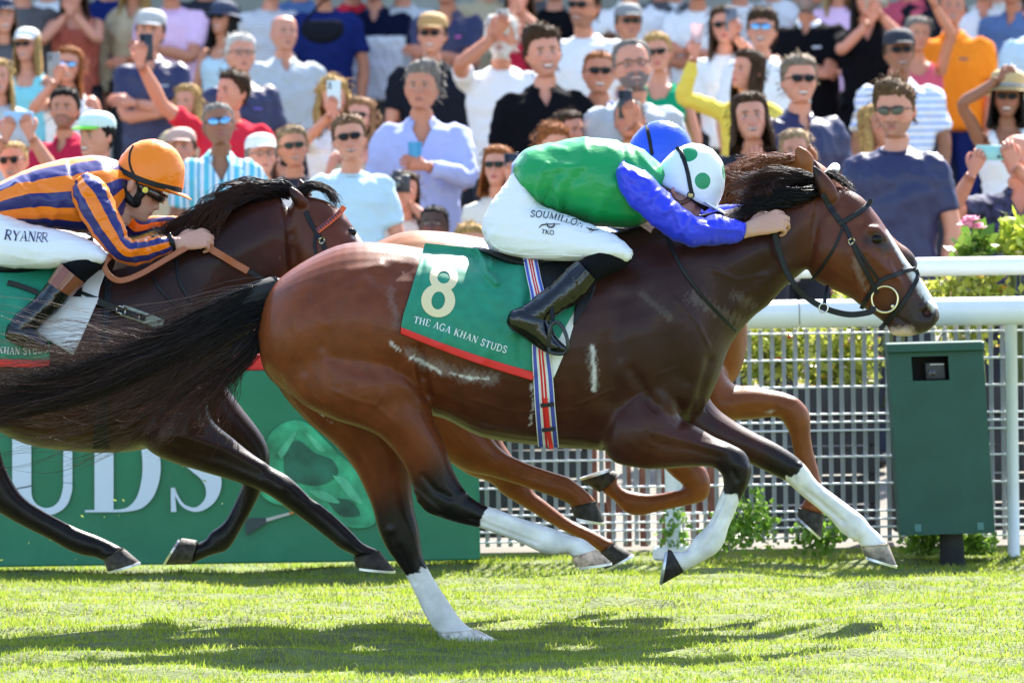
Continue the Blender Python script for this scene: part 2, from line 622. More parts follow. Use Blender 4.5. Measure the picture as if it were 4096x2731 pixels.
def grass(name, n, x0, x1, y0, y1, seed, hmin, hmax, wid):
    rng = np.random.default_rng(seed)
    pos = np.stack([rng.uniform(x0, x1, n * 2), rng.uniform(y0, y1, n * 2), np.zeros(n * 2)], 1)
    cl = vnoise(pos * [1, 1.4, 1], 1.6, seed) * .5 + vnoise(pos * [1, 1.6, 1], 5.0, seed + 1) * .5
    keep = rng.random(n * 2) < np.clip(.55 + .55 * cl, .12, 1)
    pos = pos[keep][:n]; cl = cl[keep][:n]
    n = len(pos)
    pos[:, 2] = turf_z(pos[:, 0], pos[:, 1]) - .004
    h = (hmin + (hmax - hmin) * rng.random(n)) * np.clip(1 + .75 * cl, .45, 1.9)
    w = wid * (.7 + .6 * rng.random(n))
    az = rng.random(n) * 2 * PI
    lean = rng.random(n) * .75 + .1
    la = rng.random(n) * 2 * PI
    sx, sy = np.cos(az), np.sin(az)
    V = np.zeros((n, 6, 3))
    for k, (t, ww) in enumerate(((0, 1), (.55, .8), (1, .12))):
        off = h * t ** 1.7 * lean
        c = pos + np.stack([np.cos(la) * off, np.sin(la) * off, h * t * (1 - .25 * lean * t)], 1)
        for j, s in enumerate((-.5, .5)):
            V[:, k * 2 + j] = c + np.stack([sx * w * ww * s, sy * w * ww * s, 0 * w], 1)
    b = (np.arange(n) * 6)[:, None]
    F = np.concatenate([b + [0, 1, 3, 2], b + [2, 3, 5, 4]])
    g = rng.random(n)[:, None]
    patch = np.clip(.5 + .6 * vnoise(pos * [1, 1.5, 1], .9, seed + 7), 0, 1)[:, None]
    base = np.array([.18, .285, .016]) * (1 - g) + np.array([.32, .40, .034]) * g
    dry = np.array([.36, .34, .11])
    d = ((rng.random(n)[:, None] < .10) * .7 + .25 * (1 - patch))
    c = base * (1 - d) + dry * d
    cols = np.repeat(c[:, None], 6, 1).reshape(-1, 3)
    return mkfast(name, V.reshape(-1, 3), F, mat('grass blades', rough=.45, attr=True, transl=.55, spec=.4), cols=cols, kind='stuff',
                  label='short bright green turf of the racecourse')
grass('grass', 250000, -3.3, 3.3, -3.4, 5.1, 5, .009, .026, .0042)

# ------------------------------------------------------------------ banner board
YB = 4.42
M_banner = mat('green banner vinyl', (.012, .19, .098), .42, noise=(4, .08), bump=(7, .25, (1, 1, 1), .02))
M_letters = mat('pale banner lettering', (.66, .76, .88), .5)
M_print1 = mat('light green print', (.035, .36, .18), .45, noise=(9, .6))
M_print2 = mat('dark green print', (.012, .120, .075), .45, noise=(9, .6))
M_print3 = mat('mint print highlight', (.09, .46, .26), .45, noise=(9, .4))
pl = P(-500, 2286, YB); pr = P(1921, 2260, YB)
ztop = .835
ban = mk('banner_board', *rbox([(pl[0] + pr[0]) / 2, YB + .11, (ztop + .02) / 2], ((pr[0] - pl[0]) / 2, .10, (ztop - .02) / 2), .012), M_banner, loc=[(pl[0] + pr[0]) / 2, YB, 0],
         smooth=False, label='long green banner board with big white serif letters behind the horses', cat='banner')

mk('red_top_band', *rbox([(pl[0] + pr[0]) / 2, YB + .11, .868], ((pr[0] - pl[0]) / 2, .098, .032), .012), mat('red banner band', (.65, .02, .02), .45), ban, smooth=False)

def flat_poly(mb, px, Y, th=.004, mi=0, sm=0):
    px = np.array(px, float)
    if sm: px = catmull(np.vstack([px, px[:1]]), sm)[:-1]
    pts = PA(px, Y)
    n = len(pts)
    V = np.vstack([pts, pts + [0, th, 0]])
    bm = bmesh.new()
    vs = [bm.verts.new(p) for p in pts]
    f = bm.faces.new(vs)
    r = bmesh.ops.triangulate(bm, faces=[f])
    bm.verts.index_update()
    F = [tuple(v.index for v in ff.verts) for ff in bm.faces]
    bm.free()
    F += [(i, (i + 1) % n, n + (i + 1) % n, n + i) for i in range(n)]
    mb.add(V, F, mi=mi)

def pair_strip(mb, outer, inner, Y, th=.004, k=6):
    A = catmull(outer, k); B = catmull(inner, k)
    a = PA(A, Y); b = PA(B, Y)
    n = len(a)
    V = np.vstack([a, b])
    F = [(i, i + 1, n + i + 1, n + i) for i in range(n - 1)]
    mb.add(V, F)

def var_stroke(mb, pts, ws, Y, k=6, place=None):
    A = catmull(np.column_stack([pts, ws]), k)
    tg = np.gradient(A[:, :2], axis=0)
    nn = np.stack([-tg[:, 1], tg[:, 0]], 1); nn /= np.linalg.norm(nn, axis=1)[:, None] + 1e-9
    l = A[:, :2] + nn * A[:, 2:] / 2; r = A[:, :2] - nn * A[:, 2:] / 2
    n = len(A)
    uv = np.vstack([l, r])
    V = PA(uv, Y) if place is None else place(uv)
    mb.add(V, [(i, i + 1, n + i + 1, n + i) for i in range(n - 1)])

mb = MB(); YL = YB - .004
flat_poly(mb, [(49, 1650), (125, 1650), (125, 1945), (49, 1960)], YL)
pair_strip(mb, [(49, 1955), (58, 2005), (95, 2045), (165, 2060), (225, 2052), (268, 2018), (287, 1965), (289, 1930)],
           [(125, 1940), (128, 1985), (145, 2014), (178, 2030), (212, 2024), (238, 1998), (251, 1955), (253, 1930)], YL)
flat_poly(mb, [(253, 1650), (289, 1650), (289, 1932), (253, 1932)], YL)
var_stroke(mb, [(10, 1652), (165, 1652)], [9, 9], YL - .003, 1); var_stroke(mb, [(215, 1652), (330, 1652)], [9, 9], YL - .003, 1)
flat_poly(mb, [(378, 1650), (454, 1650), (454, 2040), (378, 2040)], YL)
var_stroke(mb, [(340, 2043), (470, 2043)], [9, 9], YL - .003, 1); var_stroke(mb, [(340, 1652), (470, 1652)], [9, 9], YL - .003, 1)
pair_strip(mb, [(450, 1648), (510, 1655), (575, 1690), (622, 1760), (642, 1850), (636, 1925), (610, 1990), (565, 2032), (500, 2046), (450, 2047)],
           [(450, 1660), (490, 1665), (535, 1700), (560, 1770), (570, 1850), (566, 1920), (548, 1985), (515, 2025), (480, 2036), (450, 2037)], YL)
var_stroke(mb, [(856, 1760), (842, 1700), (790, 1664), (732, 1688), (712, 1745), (738, 1802), (790, 1846), (836, 1890), (853, 1945), (838, 2000), (790, 2036), (738, 2024), (708, 1985), (694, 1950)],
           [10, 10, 16, 40, 66, 84, 88, 82, 64, 40, 20, 13, 11, 10], YL, 6)
var_stroke(mb, [(690, 1950), (695, 2046)], [14, 22], YL - .002, 1)
mb.make('lettering', M_letters, ban, smooth=False)
pm = MB()
sil = [(1052, 1799), (1083, 1733), (1128, 1695), (1191, 1679), (1242, 1702), (1300, 1759), (1357, 1816), (1408, 1861), (1446, 1925), (1480, 1995), (1500, 2090), (1420, 2110), (1290, 2075), (1180, 2030), (1090, 2010), (1040, 1965), (1058, 1890), (1045, 1840)]
flat_poly(pm, sil, YL, sm=5)
for q in ([(1135, 1800), (1190, 1760), (1260, 1810), (1330, 1840), (1350, 1900), (1280, 1940), (1190, 1930), (1140, 1900)], [(1075, 1950), (1150, 1975), (1200, 2010), (1120, 2000)], [(1300, 1990), (1400, 2000), (1440, 2060), (1360, 2060)]):
    flat_poly(pm, q, YL - .003, mi=1, sm=5)
for q in ([(1110, 1810), (1165, 1740), (1185, 1735), (1130, 1830)], [(1220, 1730), (1250, 1745), (1300, 1800), (1270, 1800)], [(1330, 1900), (1390, 1920), (1450, 2010), (1400, 1990)], [(1230, 1960), (1300, 1965), (1360, 2010), (1290, 2000)]):
    flat_poly(pm, q, YL - .005, mi=2, sm=5)
pm.make('printed_rider', [M_print1, M_print2, M_print3], ban, smooth=False)
wm = MB()
flat_poly(wm, [(980, 2072), (1064, 2070), (1066, 2090), (986, 2142)], YL, mi=0)
flat_poly(wm, [(1064, 2072), (1155, 2048), (1158, 2058), (1066, 2086)], YL, mi=1)
flat_poly(wm, [(1155, 2048), (1195, 2038), (1197, 2046), (1158, 2058)], YL, mi=2)
wm.make('printed_whip', [mat('dark grey print', (.035, .06, .065), .5), mat('pale print', (.5, .5, .46), .5), mat('orange print', (.5, .2, .05), .5)], ban, smooth=False)

# ------------------------------------------------------------------ running rails, posts, mesh fence
YF = 4.57
M_rail = mat('white rail enamel', (.80, .82, .82), .32, noise=(5, .04))
M_wire = mat('white wire', (.74, .75, .75), .5)
M_bar = mat('pale grey bars', (.25, .26, .27), .6)
def rail(name, v_at, r, Y, label, flat=1.0):
    p = P(4096, v_at, Y)
    n = 20
    t = np.linspace(0, 2 * PI, n, endpoint=False)
    seg = []
    root = empty(name, (0, Y, p[2]), label, 'rail', 'white running rails beside the track')
    xs = [-7.2, -4.4, -1.6, 1.22, 4.0, 6.8]
    for a, b in zip(xs[:-1], xs[1:]):
        R = []
        for x, k in ((a + .002, .96), (a + .008, 1), (b - .008, 1), (b - .002, .96)):
            R.append(np.stack([np.full(n, x), Y + np.cos(t) * r * k * flat, p[2] + np.sin(t) * r * k], 1))
        v, f = skin_rings(np.array(R), bulge=0)
        mk('rail_section', v, f, M_rail, root)
    return p[2], root
zr, rail1 = rail('running_rail', 1242, .060, YF, 'thick white running rail, lower of the two, above the mesh fence')
zr2, rail2 = rail('running_rail', 1062, .041, 5.32, 'thinner white rail, upper of the two, in front of the man in the navy shirt')
def rail_post(u, label, Y, ztop, r=.026, base=False):
    x = P(u, 1800, Y)[0]
    o = empty('rail_post', (x, Y, 0), label, 'post', 'white posts of the running rails')
    v, f = tube([(x, Y, -.05), (x, Y, .3), (x, Y, ztop)], [r, r, r], 16, bulge=0)
    mk('pole', v, f, M_rail, o)
    if base:
        v, f = rbox((x, Y, .03), (.09, .07, .03), .02)
        mk('base_plate', v, f, M_rail, o, smooth=False)
    return o
rail_post(4050, 'white rail post right of the green camera box', YF + .005, zr - .03)
rail_post(2690, 'white rail post standing on a base plate behind the folded forelegs', YF + .005, zr - .03, .035, True)
rail_post(4700, 'thin white post under the upper rail beyond the right frame edge', 5.325, zr2 - .02, .022)
mf = empty('mesh_fence', (0, YF + .1, 0), 'white wire mesh fence panels under the running rail', 'fence')
YW = YF + .09
xa, xb = P(1880, 1800, YW)[0], P(4096, 1800, YW)[0] + 1.6
zw = [P(3537, v, YW)[2] for v in (1329, 1436, 1544, 1653, 1685, 1718, 1823, 1931, 2040, 2073, 2105, 2145)]
for i, z in enumerate(zw):
    v, f = tube([(xa, YW, z), ((xa + xb) / 2, YW, z), (xb, YW, z)], [.0047] * 3, 6, bulge=0)
    mk('wire', v, f, M_wire, mf)
x = xa + .02
bar_me = None
while x < xb:
    if bar_me is None:
        v, f = rbox((x, YW + .012, (zw[0] + zw[-1]) / 2), (.0095, .004, (zw[0] - zw[-1]) / 2 + .02), .002)
        ob = mk('fence_bar', v, f, M_bar, mf, smooth=False)
        bar_me = ob; x00 = x
    else:
        c = bar_me.copy(); COL.objects.link(c); c.parent = mf; c.location = (x - x00, 0, 0)
    x += .0490

# ------------------------------------------------------------------ green camera box
M_green = mat('dark green paint', (.004, .068, .047), .5, noise=(6, .18), bump=(180, .15, (1, 1, 1), .003))
M_dark = mat('dark interior', (.006, .006, .007), .7)
M_glass = mat('camera glass', (.01, .012, .02), .08, coat=.8)
M_led = mat('red diode', (.5, .01, .01), .4, emit=((1, .02, .03), 4))
YX = 4.22
a, b, c, d = [P(*q, YX) for q in ((3549, 1376), (3933, 1366), (3978, 2130), (3605, 2141))]
ex = (b - a + c - d) / 2; W_ = np.linalg.norm(ex); ex = ex / W_
ez = (a + b - c - d) / 2; H_ = np.linalg.norm(ez); ez = ez / H_
ey = np.array([0, 1.0, 0])
ctr = (a + b + c + d) / 4
RB_ = np.stack([ex, ey, ez], 1)
bx_root = empty('camera_box', (ctr[0], YX, 0), 'dark green metal camera box leaning beside the white rail post', 'camera box')
DP = .26
def bpart(name, cx, cy, cz, sx, sy, sz, m, parent=None, bev=.004):
    v, f = rbox((0, 0, 0), (sx, sy, sz), bev)
    v = (v + [cx, cy, cz]) @ RB_.T + ctr
    return mk(name, v, f, m, parent or bx_root, smooth=False)
def bloc(u, v):
    q = P(u, v, YX) - ctr
    return q @ ex, q @ ez
wx0, wz1 = bloc(3658, 1430); wx1, wz0 = bloc(3808, 1517)
hw, hh = W_ / 2, H_ / 2
lid_h = .038
cas = bpart('casing', 0, .012, (wz0 - hh) / 2, hw, .012, (wz0 + hh) / 2, M_green, bev=.0006)
bpart('front_strip', (-hw + wx0) / 2, .012, (wz0 + wz1) / 2, (wx0 + hw) / 2, .012, (wz1 - wz0) / 2, M_green, bev=.0006)
bpart('front_strip', (hw + wx1) / 2, .012, (wz0 + wz1) / 2, (hw - wx1) / 2, .012, (wz1 - wz0) / 2, M_green, bev=.0006)
bpart('front_panel', 0, .012, (wz1 + hh - lid_h) / 2, hw, .012, (hh - lid_h - wz1) / 2, M_green, bev=.0006)
bpart('side_panel', -hw + .008, DP / 2 + .025, -lid_h / 2, .008, DP / 2, hh - lid_h / 2, M_green)
bpart('side_panel', hw - .008, DP / 2 + .025, -lid_h / 2, .008, DP / 2, hh - lid_h / 2, M_green)
bpart('back_panel', 0, DP + .03, -lid_h / 2, hw - .02, .006, hh - lid_h / 2, M_green)
bpart('lid', 0, DP / 2, hh - lid_h / 2 + .001, hw + .006, DP / 2 + .024, lid_h / 2, M_green, bev=.008)
bpart('inner_lining', (wx0 + wx1) / 2, .15, (wz0 + wz1) / 2, .13, .005, .10, M_dark)
cm = bpart('camera', (wx0 * .35 + wx1 * .65), .085, wz0 + .038, .042, .03, .034, mat('camera body', (.05, .05, .055), .5))
v, f = tube([(wx0 * .5 + wx1 * .5 + .01, .055, wz0 + .03), (wx0 * .5 + wx1 * .5 + .01, .03, wz0 + .03)], [.017, .017], 16)
mk('lens', v @ RB_.T + ctr, f, M_glass, cm)
v, f = box((wx0 * .45 + wx1 * .55, .034, wz0 + .030), (.012, .003, .0022))
mk('red_light', v @ RB_.T + ctr, f, M_led, cm, smooth=False)
v, f = box((wx0 * .3 + wx1 * .7, .05, wz0 + .066), (.03, .003, .002))
mk('bracket', v @ RB_.T + ctr, f, M_metal if 'M_metal' in globals() else M_rail, cm, smooth=False)
for su in (-.62, .70):
    bpart('fixing_plate', su * hw, -.002, -hh + .03, .014, .003, .016, mat('worn plate', (.07, .20, .18), .5))
pb = P(3810, 2180, YX + .12)
v, f = tube([(pb[0], YX + .13, -.03), (pb[0] - .005, YX + .13, .1), (pb[0] - .01, YX + .13, .28)], [.055, .05, .05], 14)
mk('stand_post', v, f, mat('dark stand', (.02, .022, .02), .7), bx_root)

# ------------------------------------------------------------------ planters, roses, weeds
M_planter = mat('dark planter board', (.022, .023, .028), .75, noise=(8, .3))
M_leafv = mat('leaf green', rough=.4, attr=True, transl=.45, spec=.45)
def planter(u0, u1, label):
    x0, x1 = P(u0, 1800, 5.46)[0], P(u1, 1800, 5.46)[0]
    o = empty('planter', ((x0 + x1) / 2, 5.6, 0), label, 'planter', 'dark planters behind the mesh fence')
    zt = .70; nb = 5
    for i in range(nb):
        z0 = .06 + (zt - .06) * i / nb; z1 = .06 + (zt - .06) * (i + 1) / nb - .008
        mk('board', *rbox(((x0 + x1) / 2, 5.46, (z0 + z1) / 2), ((x1 - x0) / 2, .012, (z1 - z0) / 2), .004), M_planter, o, smooth=False)
    for x in (x0 + .012, x1 - .012):
        mk('end_board', *rbox((x, 5.61, .38), (.012, .135, .32), .004), M_planter, o, smooth=False)
    mk('soil', *rbox(((x0 + x1) / 2, 5.61, .60), ((x1 - x0) / 2 - .03, .13, .05), .004), mat('potting soil', (.03, .02, .014), .95), o, smooth=False)
    return x0, x1
def leaves(n, c, s, seed, size, cols, up=.3):
    rng = np.random.default_rng(seed)
    p = rng.normal(size=(n, 3)); p /= np.linalg.norm(p, axis=1)[:, None]
    p *= (rng.random((n, 1)) ** .45)
    p = p * s * (1 + .25 * vnoise(p, 1.1, seed)[:, None]) + c
    d = rng.normal(size=(n, 3)); d[:, 2] += up; d /= np.linalg.norm(d, axis=1)[:, None]
    a = np.cross(d, rng.normal(size=(n, 3))); a /= np.linalg.norm(a, axis=1)[:, None]
    l = size * (.6 + .8 * rng.random((n, 1)))
    V = np.stack([p, p + d * l * .5 + a * l * .33, p + d * l, p + d * l * .5 - a * l * .33], 1).reshape(-1, 3)
    F = np.arange(n * 4).reshape(n, 4)
    c0 = np.array(cols)
    k = rng.random((n, 1))
    cc = c0[0] * (1 - k) + c0[1] * k
    return V, F, np.repeat(cc, 4, 0)
def blossom(c, r, seed, ruff=3):
    rng = np.random.default_rng(seed)
    mb = MB()
    for ring in range(ruff):
        m = 5 + ring * 2
        for i in range(m):
            a = 2 * PI * i / m + ring * .6 + rng.random() * .3
            el = .25 + .45 * (ruff - 1 - ring) + rng.normal() * .12
            d = np.array([math.cos(a) * math.cos(el), math.sin(a) * math.cos(el), math.sin(el)])
            s = np.array([-math.sin(a), math.cos(a), 0])
            rr = r * (.55 + .25 * ring)
            tip = np.array(c) + d * rr; mid = np.array(c) + d * rr * .6
            mb.add([c, mid + s * rr * .42, tip + s * rr * .2, tip - s * rr * .2, mid - s * rr * .42], [(0, 1, 2, 3, 4)])
    return mb
YELG = [(.22, .29, .03), (.52, .52, .10)]
GRN = [(.05, .13, .02), (.20, .30, .04)]
M_pink = mat('pink petals', (.85, .44, .56), .5, transl=.3)
M_red = mat('red petals', (.70, .06, .09), .5, transl=.3)
M_yel = mat('yellow petals', (.85, .58, .05), .5, transl=.3)
M_cream = mat('cream petals', (.85, .74, .50), .5, transl=.3)
px0, px1 = planter(2920, 3500, 'dark boarded planter left of the green camera box')
px2, px3 = planter(3575, 4250, 'dark boarded planter behind the green camera box')
planter(1800, 2350, 'dark boarded planter between the banner and the brown pickets')
pk = empty('picket_fence', (P(2520, 1800, 5.5)[0], 5.5, 0), 'reddish brown picket fence behind the folded chestnut foreleg', 'fence')
M_pick = mat('reddish brown wood', (.20, .075, .05), .8, noise=(25, .25))
xk = P(2370, 1800, 5.5)[0]; pk0 = None
while xk < P(2905, 1800, 5.5)[0]:
    if pk0 is None:
        pk0 = mk('picket', *rbox((xk, 5.5, .34), (.019, .01, .33), .005), M_pick, pk, smooth=False); xk0 = xk
    else:
        c_ = pk0.copy(); COL.objects.link(c_); c_.parent = pk; c_.location = (xk - xk0, 0, 0)
    xk += .074
for z in (.18, .52):
    mk('cross_rail', *rbox(((xk + xk0) / 2, 5.522, z), ((xk - xk0) / 2, .01, .025), .005), M_pick, pk, smooth=False)
rs = np.random.default_rng(77)
bl_i = 0
def rose_bush(u, v, ru, rv, label, n, cols, flw, Y=5.62, seed=0, size=.040):
    c = P(u, v, Y); s = np.array([ru / 912.0, .14, rv / 912.0])
    o = empty('rose_bush', (c[0], Y, .64), label, 'rose bush', 'flowering bushes along the rails')
    st = MB(); rng = np.random.default_rng(seed)
    for i in range(9):
        t = c + rng.normal(size=3) * s * .45
        st.add(*tube([(c[0] + rng.normal() * s[0] * .3, Y, .6), (c + t) / 2 + rng.normal(size=3) * .02, t], [.006, .005, .003], 5, 3))
    st.make('stems', mat('green stems', (.10, .13, .04), .7), o)
    V, F, C = leaves(n, c, s, seed, size, cols)
    f = mkfast('foliage', V, F, M_leafv, o, cols=C); f['kind'] = 'stuff'
    for i in range(flw[0]):
        k = i % len(flw[1])
        q = rng.normal(size=3); q /= np.linalg.norm(q); q[1] = -abs(q[1])
        pos = c + q * s * (.75 + .35 * rng.random())
        blossom(pos, .014 + .016 * rng.random(), seed * 91 + i).make('blossom', flw[1][k], o)
    return o
rose_bush(3080, 1390, 170, 160, 'yellow green rose bush with red blossoms, left of the others behind the mesh', 1000, YELG, (16, [M_red, M_pink, M_cream, M_yel]), seed=1)
rose_bush(3350, 1440, 190, 165, 'pale yellow rose bush behind the mesh, beside the bay horse\'s raised foreleg', 1150, YELG, (18, [M_cream, M_yel, M_pink]), seed=2)
rose_bush(3560, 1180, 210, 75, 'rose bush with yellow blossoms seen between the two rails', 700, YELG, (16, [M_yel, M_cream, M_pink]), seed=3, size=.04)
rose_bush(3880, 1230, 200, 190, 'leafy bush with red blossoms behind the camera box', 1000, YELG, (16, [M_cream, M_red, M_yel]), seed=4)
rose_bush(4070, 980, 100, 120, 'bright green bush rising over the upper rail at the right edge', 240, [(.20, .32, .02), (.50, .54, .06)], (3, [M_cream]), Y=5.75, seed=5, size=.065)
rb = rose_bush(3900, 985, 75, 60, 'small bush with one big pink rose above the upper rail', 150, GRN, (0, [M_pink]), Y=5.8, seed=6, size=.06)
for k, (du, dv, rr) in enumerate(((3868, 905, .040), (3910, 915, .036), (3885, 885, .034))):
    blossom(P(du, dv, 5.66), rr, 500 + k, 4).make('blossom', M_pink, rb)
def weed(u, v, r, label, seed, n=300, Y=YF - .03):
    c = P(u, v, Y); c[2] = max(c[2], .05)
    o = empty('weed', (c[0], Y, 0), label, 'plant', 'weeds at the foot of the fence')
    V, F, C = leaves(n, np.array([c[0], Y, c[2]]), np.array([r, .08, max(c[2], .06) * .95]), seed, .034, [(.10, .22, .025), (.26, .42, .06)])
    V[:, 2] = np.maximum(V[:, 2], .004)
    mkfast('leaves', V, F, M_leafv, o, cols=C)['kind'] = 'stuff'
weed(3000, 2095, .13, 'leafy weed at the fence foot right of the white post', 61, 420)
weed(3280, 2140, .12, 'low weed under the mesh behind the outstretched foreleg', 62)
weed(3700, 2170, .10, 'weed left of the camera box stand', 63)
weed(3900, 2175, .10, 'weed right of the camera box stand', 64)
weed(2700, 2130, .07, 'small weed around the base of the white post', 65, 150)
weed(2880, 2140, .06, 'small weed between the white post and the leafy weed', 66, 130)
# flying bits of turf
M_clod = mat('turf bits', (.26, .34, .08), .8, transl=.3)
fb = MB(); rng = np.random.default_rng(9)
for i in range(24):
    u, v = (rng.normal(330, 160), rng.normal(2140, 70)) if i < 17 else (rng.uniform(300, 900), rng.uniform(1800, 2050))
    c = P(u, v, 2.2 + rng.normal() * .5); d = rng.normal(size=3); d /= np.linalg.norm(d); e = np.cross(d, rng.normal(size=3)); e /= np.linalg.norm(e)
    l = .004 + .009 * rng.random()
    fb.add([c - d * l, c + e * l * .4, c + d * l, c - e * l * .4], [(0, 1, 2, 3)])
fb.make('turf_bits', M_clod, smooth=False, kind='stuff', label='small bits of grass kicked up into the air')
# wall far behind the crowd
M_wall = mat('grandstand wall', (.30, .31, .29), .8, noise=(2, .2))
st_ = empty('grandstand', (0, 34, 1.5), 'pale grandstand wall far behind the spectators', 'grandstand')
mk('wall', *rbox((0, 34, 4.5), (30, .2, 3.2), .05), M_wall, st_, smooth=False)
mk('roof', *rbox((0, 32, 9.0), (30, 4, .15), .05), mat('roof', (.3, .3, .3), .8), st_, smooth=False)
# ------------------------------------------------------------------ horses
CC = {'b': (.145, .034, .011), 'r': (.200, .050, .015), 'd': (.029, .0088, .0072), 'n': (.062, .017, .009), 'k': (.007, .006, .006),
      'w': (.70, .68, .65), 'h': (.105, .027, .011), 'm': (.030, .018, .016), 'c': (.185, .055, .015), 'o': (.27, .092, .024),
      'v': (.026, .010, .0065), 'x': (.012, .008, .007), 'p': (.55, .40, .36)}
M_coat = mat('horse coat', rough=.38, attr=True, spec=.17, coat=.10, bump=(330, .30, (.4, 1, 1), .003), noise=(16, .18))
M_black_hair = mat('black horse hair', (.010, .009, .009), .6, spec=.2)
M_hair_attr = mat('horse hair', rough=.35, spec=.22, attr=True)
M_eye = mat('horse eye', (.006, .003, .002), .06, spec=.22)
M_hoof = mat('hoof horn', rough=.6, spec=.15, attr=True, noise=(38, .55), bump=(60, .4, (1, 1, 1), .004))
M_shoe = mat('horseshoe metal', (.62, .63, .64), .35, metal=.8)
M_leather = mat('black leather', (.009, .010, .012), .45, spec=.25, bump=(300, .15, (1, 1, 1), .002))
M_tan = mat('tan leather', (.36, .105, .035), .45, bump=(300, .15, (1, 1, 1), .002))
M_metal = mat('steel', (.68, .66, .62), .22, metal=1)
M_brass = mat('pale brass', (.72, .62, .42), .28, metal=1)

def horse_body(root, parts, Y, sculpt, tint=None, voxel=.0085, smooth=5, extra=None, soft=()):
    V = []; F = []; n = 0
    st = []; sc = []; sr = []
    for part in parts:
        ribs, k, ns = part[0], part[1], part[2]
        v, f = rib_loft(ribs, Y, k, ns)
        V.append(v); F += [tuple(i + n for i in q) for q in f]; n += len(v)
        A = catmull([r[:6] for r in ribs], k)
        cl = np.array([CC[r[6]] for r in ribs])
        kk = np.linspace(0, len(ribs) - 1, len(A))
        for i, a in enumerate(A):
            c = (P(a[0], a[1], Y + a[5]) + P(a[2], a[3], Y + a[5])) / 2
            h = np.linalg.norm(P(a[0], a[1], Y + a[5]) - P(a[2], a[3], Y + a[5])) / 2
            i0 = min(int(kk[i]), len(ribs) - 2); fr = kk[i] - i0
            if np.abs(cl[i0] - cl[i0 + 1]).max() > .3: fr = float(fr > .5)
            st.append(c); sr.append(max(h, .02)); sc.append(cl[i0] * (1 - fr) + cl[i0 + 1] * fr)
    for v, f in (extra or []):
        V.append(v); F += [tuple(i + n for i in q) for q in f]; n += len(v)
    W, F2, E = remesh(np.concatenate(V), F, voxel, smooth)
    n_ = len(W); deg = np.maximum(np.bincount(E.ravel(), minlength=n_), 1)[:, None]
    for line, rad, it in soft:
        d, fr = segdist(PROJ(W), line)
        w = (np.exp(-(d / rad) ** 2) * (W[:, 1] < Y))[:, None] * .6
        for _ in range(it):
            S = np.stack([np.bincount(E[:, 0], W[E[:, 1], a], n_) + np.bincount(E[:, 1], W[E[:, 0], a], n_) for a in range(3)], 1)
            W = W + w * (S / deg - W)
    # muscles, tendons, folds: pushed along the surface normal near strokes on the flank
    for rnd in (0, 1):
        N = normals(W, F2)
        px = PROJ(W)
        D = np.zeros(len(W))
        for line, amp, rad, side in sculpt:
            d, fr = segdist(px, line)
            wgt = np.exp(-(d / rad) ** 2)
            ys = W[:, 1] - Y
            lim = np.where(ys < (.04 if side == 0 else side), 1.0, 0.0) if side >= 0 else np.ones(len(W))
            far = np.where(np.abs(N[:, 1]) > .25, 1, np.abs(N[:, 1]) / .25)
            D += .5 * amp * wgt * lim * far
        W = W + N * D[:, None]
    W = taubin(W, E, 1)
    # colours
    st = np.array(st); sc = np.array(sc); sr = np.array(sr)
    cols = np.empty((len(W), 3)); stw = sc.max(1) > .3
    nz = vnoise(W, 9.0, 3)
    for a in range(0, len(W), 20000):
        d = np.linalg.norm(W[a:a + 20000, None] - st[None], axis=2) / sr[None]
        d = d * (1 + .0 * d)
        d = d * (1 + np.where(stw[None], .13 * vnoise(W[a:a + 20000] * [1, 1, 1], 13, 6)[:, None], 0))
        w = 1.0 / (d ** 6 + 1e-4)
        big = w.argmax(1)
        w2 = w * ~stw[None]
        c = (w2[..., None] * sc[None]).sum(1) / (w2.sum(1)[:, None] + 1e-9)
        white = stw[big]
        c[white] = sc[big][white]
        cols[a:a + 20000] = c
    if tint:
        px = PROJ(W)
        hf = .6 * vnoise(W, 30, 5) + .6 * vnoise(W + 3, 75, 8)
        for line, col, rad, alpha, rough in tint:
            d, fr = segdist(px, line)
            d = d + hf * rad * rough
            al = alpha * np.clip((1.0 - d / rad) / .8, 0, 1)
            front = (W[:, 1] < Y + .02)
            al = (al * front)[:, None]
            cols = cols * (1 - al) + np.array(col) * al
    o = mk('body', W, F2, M_coat, root, cols=cols)
    return o, W, F2

